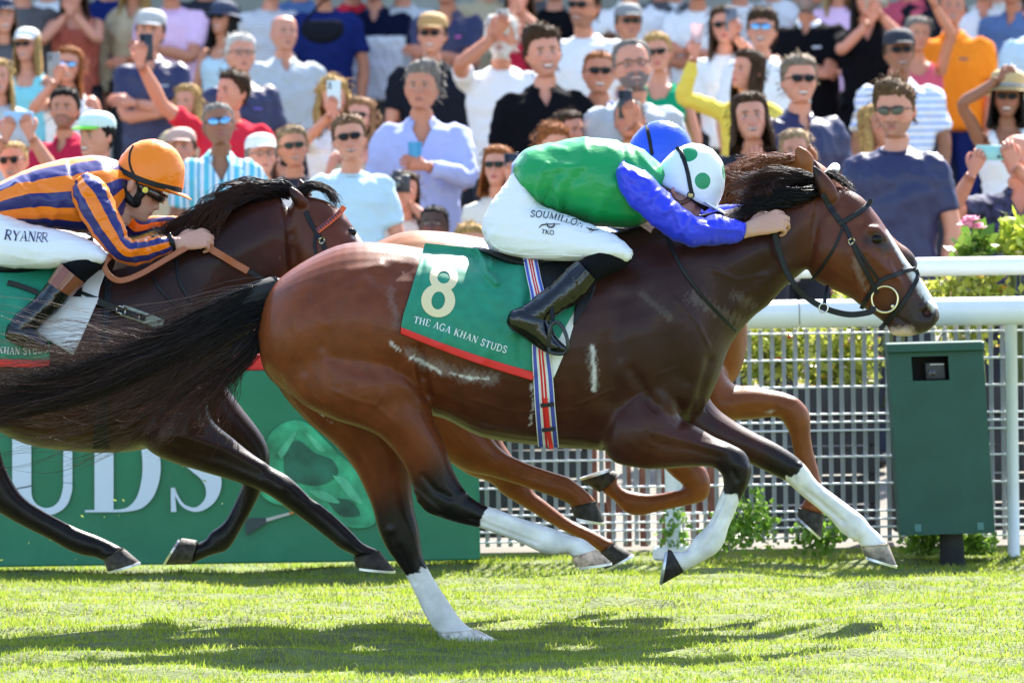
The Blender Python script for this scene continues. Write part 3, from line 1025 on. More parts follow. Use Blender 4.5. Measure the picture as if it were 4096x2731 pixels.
def hoof(root, ca, cb, sa, sb, w, Y, col, col2=None, name='hoof'):
    """ca/cb: coronet heel and toe, sa/sb: sole heel and toe in photo pixels"""
    mb = MB()
    t = np.linspace(0, 2 * PI, 20, endpoint=False)
    R = []; C = []
    for s, ww, inset in ((0, .93, 1), (.12, 1.0, 1.0), (.55, 1.05, 1), (.93, 1.1, 1), (1, 1.1, .97)):
        a = P(*(np.array(ca) * (1 - s) + np.array(sa) * s), Y); b = P(*(np.array(cb) * (1 - s) + np.array(sb) * s), Y)
        c = (a + b) / 2; h = (b - a) / 2
        x = np.cos(t); y = np.sin(t) * (1 - .22 * np.maximum(-x, 0) ** 2)
        R.append(c + (x * inset)[:, None] * h + np.array([0, -1, 0]) * (y * w * ww * inset)[:, None])
        cc = np.array(col) if col2 is None else np.array(col) * (1 - s) + np.array(col2) * s
        C += [cc] * 20
    v, f = skin_rings(np.array(R), bulge=.05)
    C = np.array(C + [col] * 21 + [col2 or col] * 21)[:len(v)]
    mb.add(v, f, C)
    ho = mb.make(name, M_hoof, root, cols=True)
    # shoe: a thin rim standing on the sole
    a = P(*sa, Y); b = P(*sb, Y)
    dn = P(*(np.array(sa) + np.array(sb)) / 2, Y) - P(*(np.array(ca) + np.array(cb)) / 2, Y)
    dn /= np.linalg.norm(dn)
    ax = (b - a) / 2; nr = np.cross(ax, [0, 1, 0]); nr /= np.linalg.norm(nr)
    if nr @ dn < 0: nr = -nr
    c = (a + b) / 2
    R = []
    tt = np.linspace(-2.5, 2.5, 25)
    for q in tt:
        x, y = math.cos(q), math.sin(q) * (1 - .22 * max(-math.cos(q), 0) ** 2)
        d = x * ax + np.array([0, -1, 0]) * y * w * 1.1
        R.append([c + d * 1.03, c + d * .74, c + d * .74 + nr * .009, c + d * 1.03 + nr * .009])
    v, f = skin_rings(np.array(R), bulge=0)
    mk('horseshoe', v, f, M_shoe, ho, smooth=False)
    return ho

def ear(ba, bb, tip, Y, w=.03, bend=0):
    """closed leaf-shaped ear as a piece of the body"""
    ribs = []
    ba, bb, tip = map(np.array, (ba, bb, tip))
    for s, k, ww in ((-.12, .8, .8), (.0, .95, .9), (.25, 1.0, 1), (.5, .86, .8), (.75, .55, .5), (.93, .25, .25), (1, .12, .14)):
        c = (ba + bb) / 2 * (1 - s) + tip * s
        h = (ba - bb) / 2 * k
        ribs.append((*(c + h), *(c - h), w * ww, bend * s * s))
    return rib_loft(ribs, Y, 3, 12)

def free_strap(line, wpx, ys, Y, th=.004, k=6):
    """hanging strap in the air: photo pixels with a depth offset for each point"""
    A = catmull(np.column_stack([line, ys]), k)
    tg = np.gradient(A[:, :2], axis=0)
    nn = np.stack([-tg[:, 1], tg[:, 0]], 1); nn /= np.linalg.norm(nn, axis=1)[:, None] + 1e-9
    R = []
    for q, dy in ((-.5, 0), (-.42, -th), (.42, -th), (.5, 0), (.42, th), (-.42, th)):
        R.append(PA(A[:, :2] + nn * wpx * q, Y + A[:, 2] + dy))
    return skin_rings(np.array(R).transpose(1, 0, 2), bulge=0)

def torus(c, R, r, n=28, m=8, rot=None, arc=2 * PI):
    closed = abs(arc - 2 * PI) < 1e-6
    a = np.linspace(0, arc, n, endpoint=not closed)
    V = []
    for q in a:
        for p in np.linspace(0, 2 * PI, m, endpoint=False):
            V.append(((R + r * math.cos(p)) * math.cos(q), r * math.sin(p), (R + r * math.cos(p)) * math.sin(q)))
    V = np.array(V)
    F = []
    for i in range(n if closed else n - 1):
        for j in range(m):
            i2 = (i + 1) % n; j2 = (j + 1) % m
            F.append((i * m + j, i * m + j2, i2 * m + j2, i2 * m + j))
    if rot is not None: V = V @ np.asarray(rot).T
    return V + np.asarray(c), F

# ---- the leading bay horse (number 8)
Y1 = 0.0
ncol = 'n'
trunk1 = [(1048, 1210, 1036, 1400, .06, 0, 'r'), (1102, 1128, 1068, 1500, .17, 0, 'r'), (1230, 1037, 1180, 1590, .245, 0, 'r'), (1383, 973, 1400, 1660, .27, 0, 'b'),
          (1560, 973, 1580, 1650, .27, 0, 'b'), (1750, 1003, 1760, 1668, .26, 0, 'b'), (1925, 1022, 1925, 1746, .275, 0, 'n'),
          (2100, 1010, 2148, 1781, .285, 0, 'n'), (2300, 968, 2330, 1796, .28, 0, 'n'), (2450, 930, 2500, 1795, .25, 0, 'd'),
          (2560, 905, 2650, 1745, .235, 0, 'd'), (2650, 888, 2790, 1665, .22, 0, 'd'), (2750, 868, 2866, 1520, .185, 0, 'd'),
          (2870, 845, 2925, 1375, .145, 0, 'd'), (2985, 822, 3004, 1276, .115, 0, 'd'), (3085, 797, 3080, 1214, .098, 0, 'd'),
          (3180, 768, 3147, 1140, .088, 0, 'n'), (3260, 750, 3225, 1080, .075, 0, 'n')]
head1 = [(3285, 752, 3215, 990, .06, 0, 'h'), (3359, 747, 3240, 1100, .082, 0, 'h'), (3440, 783, 3300, 1143, .094, 0, 'h'), (3497, 844, 3359, 1171, .100, 0, 'h'),
         (3545, 912, 3405, 1194, .098, 0, 'h'), (3589, 982, 3451, 1229, .084, 0, 'h'), (3632, 1047, 3508, 1268, .068, 0, 'h'),
         (3680, 1108, 3548, 1303, .060, 0, 'm'), (3725, 1180, 3571, 1338, .060, 0, 'm'), (3750, 1226, 3625, 1345, .056, 0, 'm'),
         (3757, 1256, 3690, 1333, .046, 0, 'm')]
nhind1 = [(1110, 1480, 1600, 1300, .13, -.12, 'b'), (1190, 1600, 1690, 1500, .15, -.125, 'b'), (1319, 1672, 1712, 1590, .125, -.13, 'b'), (1430, 1708, 1738, 1680, .105, -.135, 'b'),
          (1520, 1750, 1764, 1742, .09, -.135, 'b'), (1599, 1835, 1789, 1805, .075, -.135, 'b'), (1640, 1915, 1812, 1875, .062, -.135, 'k'), (1664, 1985, 1843, 1935, .055, -.135, 'k'),
          (1700, 2042, 1872, 1976, .052, -.135, 'k'), (1770, 2072, 1910, 2005, .045, -.135, 'k'), (1840, 2093, 1938, 2020, .038, -.135, 'k'), (1925, 2112, 1985, 2034, .033, -.135, 'w'),
          (2023, 2147, 2070, 2067, .031, -.135, 'w'), (2100, 2179, 2150, 2092, .032, -.135, 'w'), (2165, 2209, 2222, 2116, .038, -.135, 'w'),
          (2222, 2218, 2285, 2141, .037, -.135, 'w'), (2265, 2212, 2335, 2155, .033, -.135, 'w'), (2290, 2226, 2386, 2195, .040, -.135, 'w')]
fhind1 = [(1080, 1480, 1560, 1300, .12, .12, 'b'), (1130, 1575, 1640, 1600, .14, .12, 'b'), (1225, 1684, 1655, 1720, .115, .12, 'b'), (1344, 1784, 1655, 1820, .095, .12, 'b'),
          (1420, 1880, 1648, 1900, .078, .12, 'b'), (1464, 1968, 1648, 1965, .066, .12, 'n'), (1491, 2035, 1658, 2042, .058, .12, 'k'), (1512, 2115, 1676, 2115, .055, .12, 'k'),
          (1545, 2190, 1684, 2180, .050, .12, 'k'), (1589, 2252, 1694, 2232, .040, .12, 'k'), (1629, 2312, 1722, 2290, .034, .12, 'w'), (1662, 2377, 1758, 2350, .032, .12, 'w'),
          (1688, 2436, 1795, 2405, .036, .12, 'w'), (1712, 2478, 1832, 2462, .038, .12, 'w'), (1735, 2512, 1868, 2500, .038, .12, 'w'), (1755, 2532, 1900, 2520, .042, .12, 'w')]
nfore1 = [(2400, 1700, 2690, 1480, .11, -.11, 'd'), (2440, 1835, 2700, 1590, .12, -.13, 'n'), (2560, 1872, 2730, 1670, .095, -.14, 'n'), (2660, 1874, 2800, 1712, .078, -.14, 'n'), (2770, 1866, 2860, 1748, .064, -.14, 'd'),
          (2850, 1868, 2925, 1776, .056, -.14, 'k'), (2885, 1895, 2983, 1812, .052, -.14, 'k'), (2893, 1925, 3007, 1880, .050, -.14, 'k'), (2893, 1952, 2990, 1945, .044, -.14, 'k'),
          (2878, 1985, 2963, 1995, .034, -.14, 'w'), (2852, 2055, 2936, 2060, .030, -.14, 'w'), (2822, 2108, 2914, 2112, .031, -.14, 'w'), (2782, 2145, 2899, 2165, .037, -.14, 'w'),
          (2765, 2180, 2872, 2206, .037, -.14, 'w'), (2738, 2205, 2830, 2234, .033, -.14, 'w'), (2702, 2205, 2780, 2262, .032, -.14, 'w'), (2682, 2205, 2735, 2284, .037, -.14, 'w')]
ffore1 = [(2560, 1690, 2800, 1500, .10, .11, 'd'), (2700, 1780, 2850, 1610, .10, .12, 'n'), (2850, 1822, 2920, 1672, .085, .12, 'n'), (2985, 1850, 3020, 1730, .07, .12, 'n'), (3050, 1878, 3100, 1770, .06, .12, 'k'),
          (3105, 1905, 3172, 1815, .054, .12, 'k'), (3140, 1922, 3214, 1852, .05, .12, 'w'), (3170, 1948, 3250, 1900, .042, .12, 'w'), (3205, 1980, 3275, 1930, .034, .12, 'w'), (3262, 2025, 3330, 1972, .030, .12, 'w'),
          (3323, 2079, 3395, 2020, .031, .12, 'w'), (3362, 2125, 3452, 2064, .037, .12, 'w'), (3396, 2148, 3480, 2100, .037, .12, 'w'),
          (3425, 2160, 3514, 2132, .033, .12, 'w'), (3442, 2184, 3552, 2172, .040, .12, 'w')]
vein1 = [([(2560, 1560), (2620, 1500), (2700, 1470)], .003, 6, 0), ([(2300, 1620), (2380, 1590), (2450, 1560)], .003, 6, 0), ([(1900, 1600), (2020, 1640), (2150, 1650), (2300, 1640)], .003, 6, 0), ([(2050, 1640), (2080, 1690), (2070, 1740)], .0025, 5, 0),
         ([(1330, 1560), (1420, 1600), (1500, 1620), (1580, 1690)], .003, 6, 0), ([(1500, 1620), (1530, 1580)], .0025, 5, 0), ([(3400, 1090), (3450, 1060), (3490, 1030)], .0028, 5, 0), ([(3450, 1060), (3470, 1100), (3465, 1140)], .0024, 5, 0), ([(3560, 1040), (3580, 1100), (3620, 1150)], .0025, 5, 0),
         ([(2850, 1080), (2950, 1120), (3060, 1100)], .003, 7, 0), ([(2700, 1200), (2780, 1280), (2830, 1380)], .003, 7, 0), ([(1260, 1220), (1330, 1180)], .003, 7, 0), ([(2600, 1780), (2700, 1790), (2790, 1815)], .003, 5, 0),
         ([(1660, 1960), (1760, 2050)], .006, 10, 0), ([(1690, 1900), (1740, 1960), (1800, 1990)], -.007, 11, 0), ([(1850, 1975)], .006, 16, 0), ([(1668, 2005)], .008, 14, 0), ([(1880, 2070), (2150, 2170)], -.006, 8, 0), ([(1990, 2055), (2180, 2130)], .004, 7, 0),
         ([(2900, 1985), (2845, 2095)], -.007, 8, 0), ([(2945, 1990), (2895, 2110)], .004, 7, 0), ([(2930, 1880), (2950, 1920)], -.006, 8, 0), ([(2985, 1870), (2975, 1930)], .006, 12, 0), ([(2775, 2165), (2760, 2190)], .008, 10, 0), ([(2850, 2150), (2830, 2180)], -.005, 9, 0),
         ([(3170, 1880), (3180, 1920)], -.006, 9, -1), ([(3200, 1860), (3230, 1890)], .006, 12, -1), ([(3240, 1975), (3370, 2085)], -.007, 8, -1), ([(3290, 1970), (3420, 2065)], .004, 7, -1), ([(3400, 2140), (3420, 2155)], .007, 9, -1), ([(1600, 2190), (1660, 2330)], -.006, 9, -1), ([(1560, 2120)], .006, 16, -1)]
sc1 = [([(1459, 1131)], .012, 34, 0), ([(1408, 1150), (1340, 1215), (1308, 1290)], .008, 30, 0), ([(1330, 1200), (1290, 1300), (1290, 1380)], -.006, 26, 0),
       ([(1290, 1385), (1357, 1450), (1450, 1482), (1574, 1506)], -.003, 24, 0), ([(1300, 1440), (1380, 1505), (1500, 1530)], .002, 30, 0), ([(1640, 1390), (1676, 1440), (1690, 1520)], -.014, 13, 0),
       ([(1560, 1500), (1640, 1560), (1680, 1600)], .008, 30, 0),
       ([(1678, 1400), (1690, 1500), (1710, 1580)], -.022, 20, 0), ([(1470, 1250), (1560, 1330)], .014, 110, 0), ([(1200, 1250), (1150, 1400)], .010, 80, 0),
       ([(1230, 1180), (1180, 1330), (1210, 1480)], -.006, 24, 0), ([(1520, 1120), (1620, 1080)], -.010, 40, 0), ([(1400, 1090), (1520, 1065)], .007, 22, 0),
       ([(2620, 1120), (2740, 1330), (2800, 1500)], .018, 90, 0), ([(2480, 1200), (2440, 1400), (2430, 1600)], -.010, 40, 0), ([(2520, 1480), (2620, 1620)], -.012, 26, 0),
       ([(2560, 1330), (2600, 1460)], .014, 80, 0), ([(2480, 1700), (2440, 1790)], .012, 50, 0), ([(2590, 1590), (2640, 1640), (2720, 1685)], -.012, 28, 0), ([(2500, 1480), (2560, 1560)], .010, 40, 0), ([(2700, 1560), (2770, 1600)], .014, 50, 0),
       ([(2830, 1440), (2800, 1540), (2780, 1650)], -.010, 20, 0), ([(2745, 1520)], -.007, 22, 0), ([(2640, 1780), (2760, 1800), (2870, 1826)], -.006, 14, 0), ([(2620, 1730), (2760, 1765), (2900, 1800)], .006, 16, 0),
       ([(2960, 1860)], .007, 26, 0), ([(2000, 1700), (2200, 1735), (2380, 1750)], .006, 26, 0),
       ([(2860, 1990), (2815, 2100)], .0, 10, 0), ([(2925, 1990), (2880, 2110)], -.004, 9, 0), ([(1950, 2075), (2150, 2150)], -.004, 10, 0), ([(3210, 1950), (3380, 2090)], -.004, 9, -1),
       ([(3348, 1020)], .016, 85, 0), ([(3235, 1125), (3218, 990), (3262, 880)], -.007, 36, 0), ([(3465, 1000), (3530, 1065), (3590, 1110)], .007, 14, 0),
       ([(3470, 915), (3508, 918), (3535, 950)], .011, 15, 0), ([(3503, 960)], -.010, 20, 0), ([(3470, 975), (3520, 990)], .004, 10, 0), ([(3440, 900)], -.010, 26, 0), ([(3560, 1030), (3640, 1130)], -.006, 20, 0),
       ([(3709, 1250)], -.024, 17, 0), ([(3690, 1230), (3712, 1218), (3735, 1235), (3735, 1262)], .008, 11, 0), ([(3583, 1268), (3620, 1290), (3652, 1328)], -.010, 7, 0),
       ([(3570, 1320)], .006, 22, 0), ([(3680, 1290)], .006, 24, 0), ([(3050, 1080), (3000, 1200)], -.010, 40, 0), ([(2760, 1010), (2900, 1060), (3050, 1000)], .010, 60, 0),
       ([(2930, 1240), (3040, 1140), (3140, 1060)], .008, 30, 0), ([(3420, 1080), (3440, 1180)], .003, 8, 0), ([(3320, 870), (3360, 830)], .006, 16, 0)]
WHT = (.72, .70, .67)
tint1 = [([(3251, 664), (3258, 700), (3275, 760)], CC['k'], 15, .8, .2), ([(3256, 638), (3275, 690)], CC['k'], 20, .9, .1), ([(3480, 960), (3505, 955), (3540, 985)], CC['m'], 42, .9, .1), ([(3555, 925), (3610, 1030), (3665, 1110), (3700, 1165)], WHT, 15, 1, .25), ([(3640, 1075), (3695, 1160), (3738, 1222)], WHT, 27, 1.0, .3),
         ([(3570, 1330), (3640, 1330)], CC['p'], 30, 1.0, .3), ([(3709, 1250)], (.09, .015, .012), 13, 1, .1),
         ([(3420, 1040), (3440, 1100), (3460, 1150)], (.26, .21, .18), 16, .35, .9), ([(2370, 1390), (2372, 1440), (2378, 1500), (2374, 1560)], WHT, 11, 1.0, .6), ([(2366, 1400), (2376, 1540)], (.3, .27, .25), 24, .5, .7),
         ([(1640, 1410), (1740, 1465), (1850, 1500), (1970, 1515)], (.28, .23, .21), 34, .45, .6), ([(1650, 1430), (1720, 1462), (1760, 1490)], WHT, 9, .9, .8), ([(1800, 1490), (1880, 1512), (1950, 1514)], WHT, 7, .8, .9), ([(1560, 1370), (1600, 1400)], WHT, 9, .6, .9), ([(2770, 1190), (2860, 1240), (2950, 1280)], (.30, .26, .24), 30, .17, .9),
         ([(2940, 1180), (3010, 1220)], (.28, .25, .23), 26, .14, .9), ([(2560, 1175), (2680, 1270)], (.28, .25, .23), 18, .12, .9), ([(1560, 1160), (1590, 1300)], (.26, .20, .18), 20, .25, .9),  # faint neck and shoulder patches: shine of sweat-wet hair put into the coat colour
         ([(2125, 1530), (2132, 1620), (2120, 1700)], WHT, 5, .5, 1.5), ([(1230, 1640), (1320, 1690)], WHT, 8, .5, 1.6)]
root1 = empty('race_horse', P(1900, 2560, 0) * [1, 0, 0], 'leading dark bay racehorse with three white stockings in front, number 8 cloth on its back', 'horse', 'racehorses galloping on the turf')
ears1 = [ear((3296, 812), (3352, 762), (3250, 662), Y1 - .055, .026, -.01), ear((3262, 745), (3310, 735), (3256, 638), Y1 + .055, .026, .01)]
sc1 += vein1
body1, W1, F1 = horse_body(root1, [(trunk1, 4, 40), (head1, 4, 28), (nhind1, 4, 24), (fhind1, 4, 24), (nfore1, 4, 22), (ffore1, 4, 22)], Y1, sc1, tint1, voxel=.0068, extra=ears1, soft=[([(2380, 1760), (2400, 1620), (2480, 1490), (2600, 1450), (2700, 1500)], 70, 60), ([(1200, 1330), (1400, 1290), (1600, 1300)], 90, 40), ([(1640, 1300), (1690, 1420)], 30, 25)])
cf1 = Conform(W1, F1, Y1)
hoof(root1, (2288, 2228), (2386, 2196), (2302, 2268), (2446, 2248), .047, Y1 - .135, (.60, .42, .32), (.42, .30, .22))
hoof(root1, (1750, 2530), (1905, 2515), (1760, 2568), (1985, 2556), .055, Y1 + .12, (.62, .58, .52))
hoof(root1, (2686, 2200), (2735, 2288), (2672, 2196), (2648, 2336), .045, Y1 - .14, (.03, .026, .025))
hoof(root1, (3442, 2184), (3553, 2172), (3456, 2222), (3588, 2262), .047, Y1 + .12, (.40, .32, .24), (.12, .11, .115))
yy = cf1.y(3505, 957)
v, f = ellipsoid(P(3505, 958, yy + .006), (.0245, .018, .0205), 20, 14)
mk('eye', v, f, M_eye, root1)

M_lid = mat('dark eyelid', (.022, .012, .008), .35)
for cu_, cv_, cf_, rt, Yk, k in ((3505, 957, cf1, root1, Y1, 1.0),):
    yl = cf_.y(cu_, cv_) - .004
    for pts, r0 in (([(-30, 2), (-20, -14), (0, -21), (18, -15), (29, 4)], .0055), ([(-28, 6), (-14, 17), (4, 20), (20, 13), (29, 4)], .0038)):
        q_ = [P(cu_ + a, cv_ + b, yl + .00018 * abs(a) ** 1.3 + .002) for a, b in pts]
        v, f = tube(q_, [r0 * .5, r0, r0 * 1.1, r0, r0 * .4], 8, 4)
        mk('eyelid', v, f, M_lid, rt)
def guide(pts, Y):
    return np.array([P(u, v, Y + y) for u, v, y in pts])

def hairset(root, name, guides, n, seed, rad, spread, Y, c0, c1, k=6, wav=.006, taper=.3, clump=0):
    V, F, T = strands([guide(g, Y) for g in guides], n, seed, rad, spread, k, taper, wav, clump=clump)
    rng = np.random.default_rng(seed)
    per = len(T) // n
    var = np.repeat(.75 + .5 * rng.random(n), per)[:, None]
    cols = (np.array(c0) * (1 - T[:, None] ** 1.5) + np.array(c1) * T[:, None] ** 1.5) * var
    return mkfast(name, V, F, M_hair_attr, root, cols=cols)

BK, RB = (.006, .0055, .006), (.045, .022, .016)
tail_guides = [
    [(1075, 1150, -.02), (1010, 1155, -.03), (900, 1185, -.03), (760, 1235, -.02), (640, 1285, -.01), (480, 1325, 0), (330, 1315, .02), (180, 1320, .03), (20, 1300, .05), (-150, 1330, .06)],
    [(1068, 1175, -.04), (990, 1185, -.05), (880, 1225, -.06), (740, 1290, -.05), (610, 1345, -.05), (460, 1395, -.04), (300, 1400, -.02), (150, 1410, 0), (0, 1400, .02), (-180, 1420, .03)],
    [(1062, 1210, -.05), (980, 1240, -.07), (870, 1300, -.08), (730, 1370, -.08), (590, 1430, -.07), (430, 1490, -.06), (270, 1540, -.05), (120, 1560, -.03), (-20, 1580, 0), (-200, 1600, 0)],
    [(1056, 1260, -.05), (980, 1300, -.07), (870, 1360, -.09), (740, 1440, -.09), (600, 1520, -.08), (440, 1600, -.08), (280, 1660, -.07), (110, 1690, -.05), (-40, 1690, -.03), (-200, 1710, 0)],
    [(1052, 1310, -.04), (1000, 1360, -.06), (920, 1420, -.08), (800, 1490, -.09), (670, 1570, -.09), (540, 1640, -.08), (380, 1700, -.07), (220, 1740, -.05), (60, 1730, -.03), (-100, 1720, 0)]]
core = [[(1100, 1140, -.02), (1000, 1165, -.03), (900, 1210, -.04), (740, 1300, -.05), (600, 1380, -.06), (450, 1450, -.06), (300, 1500, -.05), (150, 1530, -.03), (0, 1560, -.02), (-160, 1590, 0)],
        [(1066, 1190, -.03), (980, 1215, -.05), (890, 1265, -.07), (740, 1345, -.08), (600, 1425, -.08), (450, 1495, -.08), (300, 1550, -.06), (150, 1580, -.04), (0, 1610, -.02), (-160, 1640, 0)],
        [(1056, 1240, -.04), (970, 1270, -.06), (880, 1325, -.08), (740, 1395, -.09), (600, 1470, -.09), (450, 1540, -.08), (300, 1600, -.07), (150, 1640, -.04), (0, 1670, -.02), (-160, 1700, 0)]]
hairset(root1, 'tail', core, 1150, 16, .0018, (.012, .030), Y1, BK, (.026, .014, .011), 6, .016, clump=34)
ts = hairset(root1, 'tail', tail_guides, 360, 11, .0012, (.012, .085), Y1, BK, (.075, .034, .026), 6, .016, clump=60)  # strands turn from black to brownish towards the tips
ts['label'] = 'loose outer tail hair with brownish tips'
wisp = [[(1058, 1330, -.03), (1010, 1400, -.04), (960, 1470, -.05), (900, 1560, -.06), (860, 1650, -.06), (860, 1720, -.06)],
        [(1056, 1345, -.03), (1000, 1420, -.04), (900, 1520, -.05), (790, 1620, -.06), (700, 1700, -.06), (640, 1760, -.05)],
        [(1054, 1350, -.03), (960, 1430, -.04), (800, 1540, -.06), (640, 1650, -.06), (480, 1740, -.05), (330, 1770, -.04)]]
wt = hairset(root1, 'tail', wisp, 260, 12, .0013, (.012, .07), Y1, BK, (.09, .032, .020), 6, .014, clump=18)
wt['label'] = 'thin reddish wisps hanging below the black tail'
# a solid dock under the strands
v, f = tube([P(1110, 1150, 0), P(1060, 1175, -.02), P(990, 1215, -.03), P(900, 1270, -.04), P(800, 1330, -.05), P(700, 1390, -.05)], [.045, .05, .045, .035, .02, .005], 12, 4)
mk('tail_dock', v, f, mat('tail dock', (.010, .009, .009), .8), root1)
mane1 = [[(3300, 742, .0), (3230, 705, -.02), (3140, 690, -.05), (3050, 705, -.05), (2980, 728, -.04)],
         [(3250, 750, .0), (3180, 715, -.03), (3100, 712, -.06), (3030, 735, -.06), (2965, 770, -.05)],
         [(3200, 762, -.0), (3140, 735, -.05), (3070, 750, -.08), (3010, 790, -.08), (2960, 822, -.07)],
         [(3130, 785, -.0), (3080, 768, -.06), (3020, 785, -.09), (2980, 815, -.09), (2945, 850, -.08)]]
hairset(root1, 'mane', mane1, 1100, 13, .0018, (.010, .026), Y1, BK, (.06, .022, .015), 6, .008, clump=40)
mane1b = [[(3270, 770, -.045), (3220, 770, -.085), (3140, 765, -.10), (3060, 790, -.11), (3000, 815, -.11)],
          [(3200, 790, -.055), (3150, 800, -.09), (3090, 805, -.105), (3030, 820, -.11), (2970, 845, -.11)],
          [(3130, 812, -.065), (3080, 815, -.10), (3020, 830, -.11), (2960, 850, -.115), (2890, 872, -.115)]]
hairset(root1, 'mane', mane1b, 520, 14, .0019, (.012, .014), Y1, BK, BK, 6, .006)
fl1 = [[(3270, 742, -.02), (3310, 700, -.02), (3360, 725, -.02), (3410, 760, -.02)], [(3280, 740, .02), (3320, 690, .02), (3365, 715, .02), (3405, 750, .0)], [(3285, 745, .04), (3330, 705, .045), (3375, 735, .04), (3425, 775, .02)]]
hairset(root1, 'forelock', fl1, 160, 15, .0018, (.008, .01), Y1, BK, (.03, .016, .014), 6, .004)

# bridle of the bay horse
br1 = empty('bridle', P(3450, 1000, 0), 'black leather bridle with big ring bit on the leading bay horse', 'bridle')
def strap_obj(par, name, cf, line, w, m=None, off=.003, th=.004, **kw):
    v, f = strip(cf, line, w, off, th)
    return mk(name, v, f, m or M_leather, par, smooth=False, **kw)
cpk = strap_obj(br1, 'crownpiece', cf1, [(3290, 775), (3315, 820), (3343, 862), (3373, 900)], 24)
cp = strap_obj(br1, 'cheekpiece', cf1, [(3376, 898), (3392, 930), (3412, 975), (3440, 1040), (3474, 1103), (3508, 1175)], 19, off=.004, th=.005)
strap_obj(br1, 'noseband_hanger', cf1, [(3405, 955), (3440, 1010), (3480, 1070), (3520, 1126)], 11, off=.003)
strap_obj(br1, 'browband', cf1, [(3355, 896), (3400, 872), (3445, 843), (3478, 812), (3480, 796)], 21, off=.005, th=.006)
strap_obj(br1, 'throat_lash', cf1, [(3371, 912), (3340, 985), (3292, 1062), (3245, 1122)], 12)
strap_obj(br1, 'noseband', cf1, [(3445, 1235), (3474, 1183), (3525, 1123), (3577, 1101), (3629, 1082), (3663, 1076)], 18, off=.004, th=.006)
strap_obj(br1, 'flash_strap', cf1, [(3664, 1078), (3670, 1110), (3642, 1166), (3600, 1229), (3548, 1286), (3520, 1315)], 18, off=.005, th=.006)
v, f = torus(P(3539, 1197, cf1.y(3539, 1197) - .012), .047, .0042)
mk('bit_ring', v, f, M_brass, br1)
v, f = ellipsoid(P(3570, 1225, cf1.y(3570, 1225) - .016), (.008, .006, .008))
mk('bit_ball', v, f, M_brass, br1)
bk = MB()
for q in ((3404, 960),):
    y = cf1.y(*q) - .014
    for a, b in (((3392, 962), (3412, 950)), ((3412, 950), (3420, 966)), ((3400, 980), (3392, 962)), ((3420, 966), (3400, 980))):
        bk.add(*tube([P(*a, y), P(*b, y)], [.003, .003], 6))
bk.make('buckle', M_brass, cp)
v, f = free_strap([(3096, 918), (3112, 988), (3141, 1074), (3181, 1143), (3227, 1189), (3290, 1229), (3359, 1252), (3417, 1258), (3485, 1246), (3492, 1225)], 24,
                  [-.135, -.135, -.135, -.135, -.125, -.12, -.11, -.1, -.092, -.09], Y1)
mk('rein', v, f, M_leather, br1, smooth=False)
v, f = free_strap([(3310, 1140), (3302, 1180), (3296, 1228)], 14, [-.06, -.10, -.12], Y1)
mk('martingale_strap', v, f, M_leather, br1, smooth=False)
v, f = torus(P(3294, 1232, -.125), .016, .003, 16, 6, rotm('Y', .6))
mk('martingale_ring', v, f, M_metal, br1)
bp = strap_obj(br1, 'breastplate_strap', cf1, [(2665, 940), (2720, 1060), (2790, 1160), (2860, 1240), (2945, 1325)], 14, label='thin dark breastplate strap across the shoulder')

# ---- the dark horse on the left
Y2 = 1.0
trunk2 = [(-630, 1160, -650, 1400, .06, 0, 'v'), (-580, 1070, -600, 1520, .19, 0, 'v'), (-430, 1000, -450, 1600, .255, 0, 'v'), (-280, 985, -270, 1640, .27, 0, 'v'), (-100, 1010, -80, 1690, .26, 0, 'v'),
          (100, 1040, 100, 1775, .27, 0, 'n'), (300, 1035, 290, 1805, .28, 0, 'n'), (450, 1005, 470, 1810, .26, 0, 'v'), (560, 975, 620, 1785, .235, 0, 'v'), (650, 940, 760, 1705, .21, 0, 'v'),
          (740, 900, 850, 1590, .17, 0, 'v'), (830, 868, 920, 1440, .135, 0, 'v'), (930, 828, 1000, 1330, .11, 0, 'v'), (1030, 800, 1090, 1260, .095, 0, 'd'), (1120, 785, 1165, 1190, .085, 0, 'n')]
head2 = [(1190, 780, 1150, 1000, .065, 0, 'n'), (1290, 797, 1190, 1120, .085, 0, 'h'), (1368, 845, 1250, 1165, .098, 0, 'h'), (1415, 912, 1320, 1190, .102, 0, 'h'), (1460, 980, 1370, 1210, .098, 0, 'h'),
         (1520, 1060, 1420, 1245, .084, 0, 'm'), (1570, 1130, 1480, 1280, .068, 0, 'm'), (1620, 1190, 1530, 1320, .06, 0, 'm'), (1670, 1260, 1560, 1360, .058, 0, 'm'), (1690, 1300, 1630, 1365, .046, 0, 'm')]
nfore2 = [(560, 1780, 830, 1480, .11, -.11, 'v'), (605, 1815, 830, 1600, .12, -.13, 'v'), (690, 1850, 850, 1680, .095, -.14, 'v'), (795, 1882, 925, 1746, .078, -.14, 'x'), (921, 1919, 1005, 1812, .063, -.14, 'x'),
          (1040, 1962, 1088, 1868, .056, -.14, 'k'), (1105, 2000, 1150, 1902, .052, -.14, 'k'), (1160, 2040, 1205, 1952, .047, -.14, 'k'), (1203, 2070, 1242, 1990, .038, -.14, 'k'), (1250, 2105, 1290, 2022, .031, -.14, 'k'),
          (1308, 2150, 1345, 2068, .031, -.14, 'k'), (1357, 2190, 1415, 2134, .037, -.14, 'k'), (1396, 2210, 1450, 2170, .034, -.14, 'k'), (1425, 2226, 1515, 2200, .040, -.14, 'k')]
